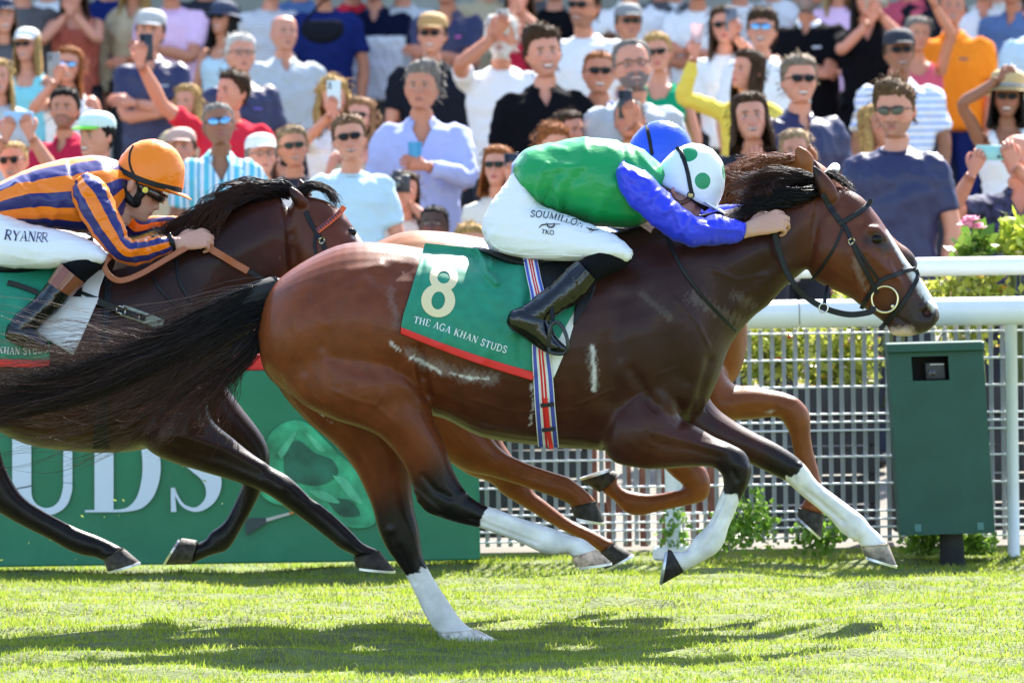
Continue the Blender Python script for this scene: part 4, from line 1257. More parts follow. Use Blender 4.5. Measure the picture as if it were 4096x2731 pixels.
ffore2 = [(640, 1760, 860, 1480, .11, .11, 'v'), (800, 1800, 960, 1620, .10, .12, 'v'), (900, 1860, 1050, 1740, .08, .13, 'x'), (950, 1900, 1080, 1830, .065, .13, 'k'), (968, 1930, 1065, 1905, .055, .13, 'k'),
          (958, 1965, 1042, 1968, .040, .13, 'k'), (930, 2028, 1010, 2035, .031, .13, 'k'), (895, 2088, 968, 2108, .032, .13, 'k'), (842, 2128, 932, 2172, .037, .13, 'k'),
          (828, 2150, 900, 2204, .034, .13, 'k'), (808, 2165, 845, 2220, .033, .13, 'k'), (795, 2165, 770, 2252, .037, .13, 'k')]
nhind2 = [(-560, 1500, -60, 1300, .14, -.12, 'v'), (-470, 1640, -20, 1520, .14, -.13, 'v'), (-330, 1740, -20, 1660, .11, -.135, 'v'), (-210, 1830, -5, 1770, .088, -.135, 'x'), (-120, 1930, 15, 1850, .066, -.135, 'k'), (-60, 2010, 48, 1920, .055, -.135, 'k'),
          (0, 2052, 80, 1970, .05, -.135, 'k'), (80, 2098, 130, 2015, .04, -.135, 'k'), (197, 2156, 230, 2072, .033, -.135, 'k'), (275, 2200, 318, 2115, .036, -.135, 'k'), (338, 2222, 385, 2140, .037, -.135, 'k'), (380, 2228, 440, 2165, .034, -.135, 'k'), (408, 2240, 490, 2190, .04, -.135, 'k')]
fhind2 = [(-600, 1500, -100, 1300, .13, .12, 'v'), (-600, 1680, -180, 1640, .12, .12, 'v'), (-640, 1850, -380, 1850, .075, .12, 'x'), (-680, 1960, -530, 1970, .055, .12, 'k'), (-660, 2060, -560, 2060, .036, .12, 'k'), (-560, 2200, -470, 2190, .034, .12, 'k'), (-500, 2260, -400, 2250, .036, .12, 'k')]
sc2 = [([(620, 1180), (740, 1360), (800, 1500)], .016, 90, 0), ([(560, 1500), (640, 1640)], -.010, 26, 0), ([(690, 1790), (900, 1840), (1040, 1900)], -.006, 16, 0), ([(700, 1740), (900, 1790), (1050, 1860)], .006, 18, 0),
       ([(1130, 1950)], .006, 24, 0), ([(1290, 1040)], .014, 80, 0), ([(1180, 1140), (1170, 990), (1215, 880)], -.007, 34, 0), ([(1390, 905)], -.008, 24, 0), ([(1360, 880), (1400, 900)], .008, 16, 0),
       ([(900, 1150), (760, 1300)], -.008, 40, 0), ([(800, 1040), (950, 1000), (1080, 930)], .008, 50, 0)]
tint2 = [([(1156, 742), (1166, 770), (1180, 815)], CC['k'], 15, .8, .2), ([(1420, 930), (1450, 970), (1500, 1050)], WHT, 16, .8, .7), ([(1230, 1040), (1150, 1130)], CC['b'], 70, .45, .2), ([(1330, 960)], CC['b'], 60, .4, .2)]
root2 = empty('race_horse', P(300, 2440, Y2) * [1, 1, 0], 'near black racehorse without white on its legs, at the left behind the big tail', 'horse', 'racehorses galloping on the turf')
ears2 = [ear((1178, 820), (1230, 800), (1156, 742), Y2 - .055, .026, -.01), ear((1205, 780), (1250, 775), (1194, 710), Y2 + .055, .026, .01)]
body2, W2, F2_ = horse_body(root2, [(trunk2, 4, 40), (head2, 4, 28), (nhind2, 4, 24), (fhind2, 4, 20), (nfore2, 4, 22), (ffore2, 4, 22)], Y2, sc2, tint2, voxel=.010, extra=ears2, soft=[([(560, 1760), (600, 1600), (700, 1480), (840, 1500)], 80, 50)])
cf2 = Conform(W2, F2_, Y2)
GH = (.040, .036, .034)
hoof(root2, (1412, 2228), (1518, 2200), (1424, 2268), (1580, 2282), .047, Y2 - .14, GH)
hoof(root2, (790, 2160), (765, 2256), (728, 2150), (661, 2258), .050, Y2 + .13, (.05, .045, .04))
hoof(root2, (412, 2236), (492, 2188), (430, 2285), (560, 2246), .047, Y2 - .135, (.06, .055, .05))
yy = cf2.y(1405, 930)
v, f = ellipsoid(P(1405, 930, (yy or Y2) + .01), (.02, .018, .017), 16, 10)
mk('eye', v, f, M_eye, root2)
mane2 = [[(1180, 770, 0), (1130, 735, -.02), (1050, 735, -.05), (960, 745, -.06), (870, 790, -.07), (800, 860, -.07)],
         [(1120, 785, 0), (1070, 755, -.03), (1000, 765, -.07), (920, 790, -.09), (850, 840, -.1), (810, 910, -.1)],
         [(1040, 800, 0), (990, 785, -.05), (930, 805, -.09), (880, 845, -.11), (835, 900, -.11), (810, 960, -.11)],
         [(940, 825, 0), (900, 815, -.04), (850, 830, -.08), (800, 860, -.08), (750, 900, -.08), (700, 930, -.07)],
         [(840, 862, 0), (800, 850, -.04), (750, 865, -.07), (700, 890, -.07), (640, 920, -.07), (600, 925, -.06)]]
hairset(root2, 'mane', mane2, 1100, 21, .0020, (.010, .026), Y2, BK, (.06, .024, .016), 6, .008, clump=40)
fl2 = [[(1190, 772, -.02), (1240, 745, -.02), (1300, 760, -.02), (1360, 828, -.02)], [(1200, 770, .02), (1250, 735, .02), (1310, 755, .02), (1350, 815, 0)], [(1205, 772, .04), (1255, 750, .04), (1320, 775, .03), (1355, 835, .02)]]
hairset(root2, 'forelock', fl2, 220, 22, .0019, (.008, .012), Y2, BK, (.03, .018, .015), 6, .004)
tg2 = [[(-620, 1180, 0), (-760, 1200, 0), (-900, 1280, 0), (-1050, 1400, 0)], [(-630, 1260, 0), (-760, 1330, 0), (-900, 1450, 0), (-1000, 1600, 0)]]
hairset(root2, 'tail', tg2, 150, 23, .004, (.02, .05), Y2, BK, BK, 5, .01)
br2 = empty('bridle', P(1300, 950, Y2), 'dark bridle with zigzag orange and navy browband and tan rubber reins', 'bridle')
M_zig = mat('orange browband', (.75, .12, .02), .5)
strap_obj(br2, 'cheekpiece', cf2, [(1222, 845), (1240, 885), (1262, 925), (1286, 965), (1305, 1010), (1330, 1080), (1380, 1180)], 19, off=.004)
strap_obj(br2, 'throat_lash', cf2, [(1262, 930), (1258, 980), (1262, 1030), (1230, 1110)], 12)
bb2 = strap_obj(br2, 'browband', cf2, [(1270, 925), (1300, 902), (1330, 878), (1358, 852), (1378, 826)], 22, off=.006, th=.005, m=M_zig)
zz = MB()
L = catmull([(1270, 925), (1300, 902), (1330, 878), (1358, 852), (1376, 828)], 3)
M_navy = mat('navy cloth', (.018, .020, .075), .5)
for i in range(len(L) - 1):
    a, b = L[i], L[i + 1]; d = b - a; nr = np.array([-d[1], d[0]]) / np.linalg.norm(d)
    if nr[1] > 0: nr = -nr
    tri = [a + nr * 10, a + d + nr * 10, a + d * .5 - nr * 7]
    pts = cf2.pts([tuple(t) for t in tri], .0145)
    pts[:, 1] = pts[:, 1].min()
    zz.add(np.vstack([pts, pts + [0, .004, 0]]), [(0, 1, 2), (5, 4, 3), (0, 3, 4, 1), (1, 4, 5, 2), (2, 5, 3, 0)])
zz.make('zigzag_trim', M_navy, bb2, smooth=False)
bk = MB()
y = (cf2.y(1286, 962) or Y2) - .014
for a, b in (((1274, 958), (1292, 948)), ((1292, 948), (1300, 966)), ((1300, 966), (1282, 976)), ((1282, 976), (1274, 958))):
    bk.add(*tube([P(*a, y), P(*b, y)], [.003, .003], 6))
bk.make('buckle', M_brass, br2)
v, f = free_strap([(806, 968), (850, 1000), (893, 1026), (940, 1055), (992, 1084)], 30, [-.15, -.15, -.15, -.14, -.14], Y2, th=.005)
mk('rein_grip', v, f, M_tan, br2, smooth=False, label='tan rubber rein grip running forward from the hands')
v, f = free_strap([(990, 1082), (1045, 1110), (1102, 1136), (1220, 1190), (1350, 1230)], 20, [-.14, -.14, -.13, -.12, -.1], Y2)
mk('rein', v, f, M_leather, br2, smooth=False)
v, f = free_strap([(800, 962), (755, 985), (663, 1038), (561, 1096), (485, 1122), (440, 1105), (417, 1062), (436, 1030), (470, 1012)], 24, [-.17, -.19, -.22, -.25, -.27, -.28, -.28, -.27, -.24], Y2, th=.005)
mk('rein_loop', v, f, M_tan, br2, smooth=False, label='slack tan rein loop hanging below the hands')
strap_obj(br2, 'neck_strap', cf2, [(704, 1030), (714, 1112), (735, 1160), (764, 1210)], 12)
strap_obj(br2, 'neck_strap', cf2, [(610, 1100), (635, 1150), (690, 1210)], 10)

# ---- the chestnut horse hidden behind the bay
Y3 = 1.15
def tr3(r):
    return (1300 + (r[0] - 1040) * .92, 920 + (r[1] - 966) * .93, 1300 + (r[2] - 1040) * .92, 920 + (r[3] - 966) * .93, r[4] * .98, r[5], 'c')
trunk3 = [tr3(r) for r in trunk1[:11]] + [(2800, 850, 2935, 1530, .21, 0, 'c'), (2880, 800, 2985, 1400, .17, 0, 'c'), (2950, 745, 2990, 1290, .135, 0, 'c'),
          (3020, 700, 3010, 1180, .11, 0, 'c'), (3085, 665, 3050, 1090, .095, 0, 'c'), (3150, 640, 3095, 1010, .085, 0, 'c')]
trunk3 = [(r[0], r[1], r[2], r[3], r[4], r[5], 'o' if i in (2, 3, 4, 5) else 'c') for i, r in enumerate(trunk3)]
head3 = [(3180, 618, 3110, 900, .065, 0, 'o'), (3268, 645, 3190, 990, .085, 0, 'o'), (3350, 712, 3260, 1030, .098, 0, 'c'), (3430, 795, 3330, 1060, .10, 0, 'c'), (3510, 880, 3400, 1090, .095, 0, 'c'),
         (3583, 958, 3470, 1130, .08, 0, 'c'), (3630, 992, 3540, 1150, .066, 0, 'm'), (3658, 1022, 3590, 1150, .06, 0, 'm'), (3668, 1048, 3640, 1110, .045, 0, 'm')]
hind3a = [(1400, 1440, 1830, 1300, .13, -.12, 'c'), (1500, 1600, 1900, 1560, .13, -.125, 'c'), (1640, 1740, 1930, 1680, .105, -.13, 'c'), (1770, 1830, 1975, 1760, .085, -.13, 'c'), (1870, 1885, 2020, 1808, .062, -.13, 'c'), (1960, 1905, 2065, 1832, .046, -.13, 'c'),
          (2040, 1928, 2122, 1857, .037, -.13, 'c'), (2130, 1958, 2200, 1884, .034, -.13, 'c'), (2215, 1988, 2270, 1906, .037, -.13, 'c'), (2262, 2008, 2318, 1938, .037, -.13, 'c'), (2284, 2022, 2352, 1968, .034, -.13, 'c'), (2290, 2032, 2386, 2004, .040, -.13, 'c')]
hind3b = [(1430, 1440, 1860, 1300, .13, .12, 'c'), (1560, 1620, 1960, 1580, .12, .12, 'c'), (1720, 1780, 2000, 1740, .09, .12, 'c'), (1860, 1890, 2060, 1838, .068, .12, 'c'), (1958, 1928, 2110, 1890, .055, .12, 'c'), (2015, 1978, 2130, 1960, .046, .12, 'c'), (2100, 2030, 2180, 2002, .037, .12, 'c'),
          (2210, 2098, 2272, 2072, .033, .12, 'c'), (2310, 2150, 2365, 2118, .036, .12, 'c'), (2370, 2185, 2420, 2148, .034, .12, 'c'), (2405, 2210, 2455, 2165, .038, .12, 'c')]
fore3a = [(2740, 1620, 2880, 1400, .11, -.11, 'c'), (2830, 1700, 2925, 1528, .105, -.13, 'c'), (2937, 1682, 3007, 1542, .085, -.14, 'c'), (3020, 1676, 3085, 1558, .068, -.14, 'c'), (3080, 1668, 3150, 1574, .058, -.14, 'c'), (3116, 1672, 3212, 1612, .055, -.14, 'c'), (3138, 1695, 3240, 1660, .052, -.14, 'c'),
          (3158, 1735, 3243, 1735, .042, -.14, 'c'), (3172, 1800, 3252, 1795, .033, -.14, 'c'), (3190, 1870, 3270, 1862, .031, -.14, 'c'), (3206, 1930, 3286, 1935, .036, -.14, 'c'), (3222, 1985, 3290, 1990, .034, -.14, 'c'), (3200, 2030, 3296, 2056, .038, -.14, 'c')]
fore3b = [(2560, 1640, 2820, 1480, .10, .11, 'c'), (2590, 1760, 2800, 1700, .09, .12, 'c'), (2640, 1850, 2790, 1830, .068, .12, 'c'), (2690, 1905, 2825, 1875, .056, .12, 'c'), (2728, 1935, 2842, 1930, .052, .12, 'c'), (2740, 1952, 2825, 1995, .045, .12, 'c'),
          (2690, 1962, 2750, 2020, .035, .12, 'c'), (2610, 1975, 2655, 2040, .031, .12, 'c'), (2530, 1965, 2565, 2060, .036, .12, 'c'), (2490, 1950, 2505, 2050, .036, .12, 'c'), (2468, 1930, 2455, 2000, .032, .12, 'c'), (2475, 1895, 2405, 1965, .036, .12, 'c')]
sc3 = [([(3180, 1600)], .006, 26, 0), ([(2960, 1640), (3100, 1630)], -.006, 16, 0), ([(3640, 1050)], -.014, 14, 0), ([(2000, 1870), (2200, 1930)], -.004, 12, 0)]
tint3 = [([(3070, 1648), (3100, 1645)], (.4, .38, .36), 8, .8, .8)]
root3 = empty('race_horse', P(2300, 2420, Y3) * [1, 1, 0], 'chestnut racehorse galloping half hidden on the far side of the bay', 'horse', 'racehorses galloping on the turf')
ears3 = [ear((3200, 690), (3262, 640), (3183, 582), Y3 - .055, .028, -.01), ear((3225, 635), (3275, 640), (3238, 572), Y3 + .055, .026, .01)]
body3, W3, F3 = horse_body(root3, [(trunk3, 4, 36), (head3, 4, 26), (hind3a, 4, 22), (hind3b, 4, 22), (fore3a, 4, 22), (fore3b, 4, 22)], Y3, sc3, tint3, voxel=.0105, extra=ears3)
cf3 = Conform(W3, F3, Y3)
hoof(root3, (2284, 2028), (2388, 2002), (2296, 2068), (2418, 2090), .050, Y3 - .13, GH)
hoof(root3, (2398, 2212), (2458, 2168), (2418, 2276), (2532, 2214), .050, Y3 + .12, GH)
hoof(root3, (3192, 2030), (3297, 2056), (3190, 2064), (3284, 2150), .050, Y3 - .14, GH)
hoof(root3, (2478, 1896), (2398, 1968), (2452, 1880), (2322, 1920), .050, Y3 + .12, (.045, .04, .036))
mane3 = [[(3190, 640, 0), (3130, 640, -.04), (3060, 665, -.07), (2990, 690, -.08), (2920, 700, -.08)],
         [(3130, 655, 0), (3070, 665, -.04), (3000, 700, -.07), (2930, 720, -.08), (2870, 750, -.08)],
         [(3060, 680, 0), (3000, 690, -.05), (2940, 730, -.08), (2880, 770, -.08), (2830, 800, -.08)],
         [(2960, 740, 0), (2900, 750, -.05), (2850, 780, -.08), (2800, 820, -.08), (2760, 850, -.08)]]
hairset(root3, 'mane', mane3, 900, 31, .0021, (.012, .03), Y3, (.16, .05, .018), (.24, .085, .03), 6, .012, clump=36)
tg3 = [[(1330, 1120, .0), (1200, 1130, .02), (1050, 1180, .03), (900, 1260, .03)], [(1325, 1180, 0), (1200, 1230, .02), (1060, 1320, .03), (950, 1420, .03)]]
hairset(root3, 'tail', tg3, 150, 32, .004, (.02, .04), Y3, (.12, .04, .016), (.16, .055, .02), 5, .01)
br3 = empty('bridle', P(3320, 690, Y3), 'pale browband and bridle on the chestnut horse', 'bridle')
M_fleece = mat('white fleece', (.72, .72, .70), .9, bump=(160, .5, (1, 1, 1), .01))
v, f = tube([P(3308, 705, Y3 - .075), P(3330, 682, Y3 - .04), P(3340, 672, Y3), P(3330, 682, Y3 + .05)], [.018, .02, .02, .018], 10, 4)
mk('browband', v, f, M_fleece, br3)
# ------------------------------------------------------------------ people: heads, hands, garments
from mathutils.kdtree import KDTree
HEAD_ROWS = np.array([  # zf zb yf yb halfwidth
    (.1172, .1172, -.004, .006, .004), (.114, .113, -.034, .045, .034), (.104, .102, -.060, .069, .054), (.088, .085, -.079, .088, .067), (.070, .066, -.0885, .097, .0735),
    (.050, .047, -.0925, .1005, .0762), (.030, .028, -.0945, .100, .0770), (.020, .016, -.0965, .098, .0765), (.010, .006, -.0925, .095, .0760), (.000, -.004, -.0905, .091, .0752),
    (-.012, -.016, -.0915, .086, .0742), (-.025, -.028, -.0925, .080, .0728), (-.038, -.040, -.0930, .073, .0705), (-.050, -.050, -.0940, .067, .0675), (-.062, -.060, -.0955, .062, .0640),
    (-.070, -.066, -.0965, .060, .0615), (-.079, -.072, -.0955, .058, .0585), (-.089, -.078, -.0920, .057, .0545), (-.100, -.084, -.0925, .057, .0485), (-.110, -.090, -.0880, .057, .0420),
    (-.117, -.096, -.0760, .057, .0400), (-.1185, -.103, -.055, .058, .0445), (-.120, -.112, -.038, .060, .0490), (-.130, -.125, -.033, .062, .0510), (-.150, -.150, -.034, .066, .0540),
    (-.172, -.172, -.036, .070, .0590), (-.190, -.188, -.040, .074, .078), (-.208, -.204, -.050, .080, .115), (-.235, -.230, -.066, .086, .150), (-.30, -.30, -.085, .09, .165), (-.38, -.38, -.085, .09, .15)])

def head_mesh(skin, hair=(.05, .03, .02), lips=(.45, .16, .14), n=40, k=2, jaw=1.0, beard=None, stubble=0, brow=1.0, mouth=0, fat=1.0, wide=1.0, eyes=True, nose=1.0, fem=0):
    """head, neck and upper chest as one surface; local frame: face to -y, z up, centre between crown and chin"""
    A = catmull(HEAD_ROWS, k)
    s = np.linspace(-1, 1, n, endpoint=False)
    th = PI * np.sign(s) * np.abs(s) ** 1.3
    zf, zb, yf, yb, w = [A[:, i][:, None] for i in range(5)]
    w = w * np.where(zf < .02, 1 + (fat - 1) * np.clip((.02 - zf) / .06, 0, 1), 1) * np.where((zf < -.05) & (zf > -.13), jaw, 1)
    w = w * np.where(zf > -.15, wide, 1)
    c = np.cos(th)[None]; sn = np.sin(th)[None]
    ym = .012 + 0 * zf
    ym = np.where(zf < -.11, (yf + yb) / 2, ym)
    y = ym + np.where(c > 0, c * (yf - ym), -c * (yb - ym))
    ex = np.where(zf > -.12, .86, 1.0)
    x = w * np.sign(sn) * np.abs(sn) ** ex
    z = zf + (zb - zf) * (1 - c) / 2
    X = np.stack([x + 0 * y, y + 0 * x, z + 0 * x], -1)
    x, y, z = X[..., 0], X[..., 1], X[..., 2]
    front = np.clip(-(y - .0) / .05, 0, 1)
    g = lambda cx, cz, sx, sz: np.exp(-((x - cx) / sx) ** 2 - ((z - cz) / sz) ** 2) * front
    nz = np.interp(z, [-.060, -.054, -.050, -.043, -.030, -.012, .008, .020], [0, .004, .012, .0235, .018, .0105, .004, 0]) * nose
    nw = np.interp(z, [-.055, -.045, -.03, .01], [.0125, .0115, .0085, .0065])
    dy = -nz * np.exp(-(x / nw) ** 2) * front
    for sg in (-1, 1):
        dy += .0095 * g(sg * .031, .003, .016, .0105) - .0050 * g(sg * .031, .0035, .0095, .0062) - .0035 * g(sg * .030, .0205, .018, .006)
        dy += -.0045 * g(sg * .046, -.022, .017, .015) - .003 * g(sg * .013, -.047, .006, .006) + .003 * g(sg * .024, -.062, .008, .016)
    dy += -.0045 * g(0, -.0655, .021, .0042) - .0055 * g(0, -.0760, .018, .0045) + .0045 * g(0, -.0708, .023, .0020) + .003 * g(0, -.058, .004, .006) - .003 * g(0, -.102, .018, .009) + .003 * g(0, -.087, .02, .005)
    if mouth:
        dy += .010 * mouth * g(0, -.0715, .019, .006)
    y = y + dy
    X = np.stack([x, y, z], -1)
    m = X.shape[0]
    V = X.reshape(-1, 3)
    V0, F = skin_rings(X, bulge=.2)
    # colours
    C = np.tile(np.array(skin, float), (len(V0), 1))
    x, y, z = V0[:, 0], V0[:, 1], V0[:, 2]
    fr = (y < -.03)
    red = np.array([.50, .10, .06])
    def blend(msk, col, a=1.0):
        a = (np.clip(msk, 0, 1) * a)[:, None]
        C[:] = C * (1 - a) + np.array(col) * a
    gg = lambda cx, cz, sx, sz: np.exp(-((x - cx) / sx) ** 2 - ((z - cz) / sz) ** 2) * fr
    blend(gg(.04, -.03, .022, .02) + gg(-.04, -.03, .022, .02) + .8 * gg(0, -.042, .014, .012), red, .36)
    blend(gg(.031, .004, .018, .012) + gg(-.031, .004, .018, .012), np.array(skin) * .6, .35)
    if stubble or beard is not None:
        bc = np.array(beard if beard is not None else hair)
        msk = ((z < -.044) & (z > -.128) & (y < .035) & (z < -.035 + (-y - .09) * .2)).astype(float) * np.clip((np.abs(x) - .004) / .006 + (z < -.08) + (z > -.064), 0, 1)
        msk *= np.clip((np.sqrt((x / .024) ** 2 + ((z + .071) / .0105) ** 2) - .9) / .25, 0, 1)
        msk *= np.where((np.abs(x) > .045) & (z > -.055) & (y < -.02), .0, 1)
        blend(msk, bc, .92 if beard is not None else stubble)
    if eyes:
        for sg in (-1, 1):
            d = np.sqrt(((x - sg * .031) / .0140) ** 2 + ((z - .003) / .0052) ** 2)
            blend((d < 1) * fr, (.42, .36, .32), .85)
            d2 = np.sqrt((x - sg * .031) ** 2 + (z - .003) ** 2)
            blend((d2 < .0062) * fr, (.035, .025, .02))
            blend((np.abs(z - .0095 + ((x - sg * .031) / .04) ** 2 * .5) < .0022) * (np.abs(x - sg * .031) < .016) * fr, np.array(hair) * .4 + .01, .8)
            bz = .0215 - .25 * np.abs(np.abs(x) - .03) ** 1.3
            blend((np.abs(z - bz) < .0042 * brow) * (np.abs(x) > .013) * (np.abs(x) < .048) * (x * sg > 0) * fr, np.array(hair) * .7, .85)
    lz = np.clip(1.15 - np.sqrt((x / .0245) ** 2 + ((z + .0712) / .0095) ** 2), 0, .3) / .3
    blend(lz * fr, lips, .8)
    if mouth:
        d = np.sqrt((x / (.029 * min(1, .7 + mouth * .3))) ** 2 + ((z + .0730 - 5.0 * x * x) / (.0115 * max(mouth, .6))) ** 2)
        blend((d < 1) * fr, (.09, .02, .02), .95)
        blend((d < .95) * (z > -.0735 + 5 * x * x) * (np.abs(x) < .021) * fr, (.88, .84, .78), .95)
    else:
        blend((np.abs(z + .0708) < .0014) * (np.abs(x) < .022) * fr, np.array(lips) * .35, .8)
    ears = []
    for sg in (-1, 1):
        R = rotm('Z', sg * -.45)
        ev, ef = ellipsoid((0, 0, 0), (.0085, .019, .031), 10, 7)
        ev[:, 0] += sg * .004 * np.cos(ev[:, 1] * 90)
        ears.append((ev @ R.T + [sg * (.0765 + .0045), .016, -.006], ef, np.array(skin) * [1.05, .88, .85]))
    return V0, F, C, ears, X

def hand_mesh(curl=1.0, spread=.12, thumb=.6, n=7, skin=(1, 1, 1), sc=1.0):
    """wrist at the origin, fingers along +x, back of the hand +z, thumb at +y"""
    mb = MB()
    R = []
    for x, w, h, yo in ((-.035, .024, .019, 0), (-.01, .026, .0185, 0), (.015, .031, .018, .001), (.045, .038, .0165, .001), (.072, .041, .0145, 0), (.090, .039, .0120, -.001)):
        t = np.linspace(0, 2 * PI, 12, endpoint=False)
        R.append(np.stack([np.full(12, x), yo + w * np.sign(np.cos(t)) * np.abs(np.cos(t)) ** .8, h * np.sin(t)], 1))
    mb.add(*skin_rings(np.array(R), bulge=.4))
    for y0, L, r, ox in ((.030, .074, .0092, .084), (.0105, .083, .0096, .090), (-.0095, .077, .0090, .088), (-.0285, .060, .0080, .080)):
        a = y0 * spread / .03
        p = np.array([ox - .012, y0 * .95, .001]); pts = [p]; ang = -.12 * curl
        for fr_, cv in ((.18, .0), (.40, .95), (.27, 1.1), (.22, .75)):
            ang += cv * curl
            d = np.array([math.cos(ang) * math.cos(a), math.cos(ang) * math.sin(a), -math.sin(ang)])
            p = p + d * L * fr_ * 1.08
            pts.append(p)
        mb.add(*tube(pts, [r * 1.05, r * 1.12, r * 1.05, r * .95, r * .72], n, 2))
    q = np.array([.012, .022, -.004]); t1 = q + np.array([.030, .028, -.010]); t2 = t1 + np.array([.030, .014 - .016 * thumb, -.010 - .016 * thumb]); t3 = t2 + np.array([.020, -.004 - .014 * thumb, -.006 - .012 * thumb])
    mb.add(*tube([q, t1, t2, t3], [.0135, .0120, .0105, .0078], n, 2))
    V = mb.verts() * sc
    return V, mb.F

def frame(x, z):
    """rotation with local x along x and local z near z"""
    x = np.array(x, float); x /= np.linalg.norm(x)
    z = np.array(z, float); z = z - x * (x @ z); z /= np.linalg.norm(z)
    return np.stack([x, np.cross(z, x), z], 1)

def shrink(ribs, f, fw=None):
    out = []
    for r in ribs:
        u1, v1, u2, v2, w, y = r[:6]
        cu, cv = (u1 + u2) / 2, (v1 + v2) / 2
        out.append((cu + (u1 - cu) * f, cv + (v1 - cv) * f, cu + (u2 - cu) * f, cv + (v2 - cv) * f, w * (fw or f), y))
    return out

def garment(name, ribs, Y, m, parent, k=8, n=56, folds=(), wr=(.004, 9.0, 1), uv=True, sq=1.0, bulge=.35, aniso=None, cr=None, **kw):
    V, F, U = rib_loft(ribs, Y, k, n, sq, uv=True, bulge=bulge)
    N = normals(V, F)
    px = PROJ(V)
    D = wr[0] * vnoise(V * (aniso if aniso is not None else 1), wr[1], wr[2]) + .4 * wr[0] * vnoise(V, wr[1] * 2.7, wr[2] + 5)
    if cr:
        rd = (1 - np.abs(vnoise(V * cr[2], cr[1], wr[2] + 11))) ** 4
        D = D + cr[0] * (rd - .4)
    for line, amp, rad in folds:
        d, fr = segdist(px, line)
        D = D + amp * np.exp(-(d / rad) ** 2)
    V = V + N * D[:, None]
    return mk(name, V, F, m, parent, uv=U if uv else None, **kw), V, F

def patch(cf, left, right, nu, nv, off, wr=None, th=.004, folds=(), top_bow=0, bot_bow=0):
    """cloth lying on a body between a left and a right edge (photo pixels, top to bottom)"""
    L = catmull(left, 8); R = catmull(right, 8)
    t = np.linspace(0, 1, nv)
    L = np.stack([np.interp(t, np.linspace(0, 1, len(L)), L[:, i]) for i in (0, 1)], 1)
    R = np.stack([np.interp(t, np.linspace(0, 1, len(R)), R[:, i]) for i in (0, 1)], 1)
    s = np.linspace(0, 1, nu)
    UV = L[:, None] * (1 - s)[None, :, None] + R[:, None] * s[None, :, None]
    bow = np.sin(PI * s)
    UV[..., 1] += bow[None] * (top_bow * (1 - t)[:, None] + bot_bow * t[:, None])
    uv = UV.reshape(-1, 2)
    ys = np.array([cf.y(u, v, np.nan) for u, v in uv]).reshape(nv, nu)
    for _ in range(400):
        bad = np.isnan(ys)
        if not bad.any(): break
        q = np.pad(ys, 1, constant_values=np.nan)
        nb = np.nanmean(np.stack([q[2:, 1:-1], q[:-2, 1:-1], q[1:-1, 2:], q[1:-1, :-2]]), 0) if (~np.isnan(ys)).any() else ys * 0 + cf.Y
        ys[bad] = nb[bad]
    for _ in range(4):
        q = np.pad(ys, 1, mode='edge')
        ys = np.minimum(ys, (q[2:, 1:-1] + q[:-2, 1:-1] + q[1:-1, 2:] + q[1:-1, :-2]) / 4)
    y_in = ys.ravel()
    ys = y_in - off
    X0 = PA(uv, ys)
    if wr: ys = ys - wr[0] * (vnoise(X0 * [1, 0, .6], wr[1], wr[2]) + .5)
    for line, amp, rad in folds:
        d, fr = segdist(uv, line)
        ys = ys - amp * np.exp(-(d / rad) ** 2)
    ys = np.minimum(ys, y_in - np.minimum(off, .007))
    X = PA(uv, ys); B = X + [0, th, 0]
    V = np.vstack([X, B]); n = nu * nv
    F = []; U = []
    for i in range(nv - 1):
        for j in range(nu - 1):
            a = i * nu + j
            F.append((a, a + nu, a + nu + 1, a + 1)); U += [(s[j], t[i]), (s[j], t[i + 1]), (s[j + 1], t[i + 1]), (s[j + 1], t[i])]
            F.append((n + a, n + a + 1, n + a + nu + 1, n + a + nu)); U += [(s[j], t[i])] * 4
    ed = [i for i in range(nu)] + [i * nu + nu - 1 for i in range(1, nv)] + [(nv - 1) * nu + j for j in range(nu - 2, -1, -1)] + [i * nu for i in range(nv - 2, 0, -1)]
    for a, b in zip(ed, ed[1:] + ed[:1]):
        F.append((a, b, n + b, n + a)); U += [(s[a % nu], t[a // nu]), (s[b % nu], t[b // nu]), (s[b % nu], t[b // nu]), (s[a % nu], t[a // nu])]
    return V, F, U

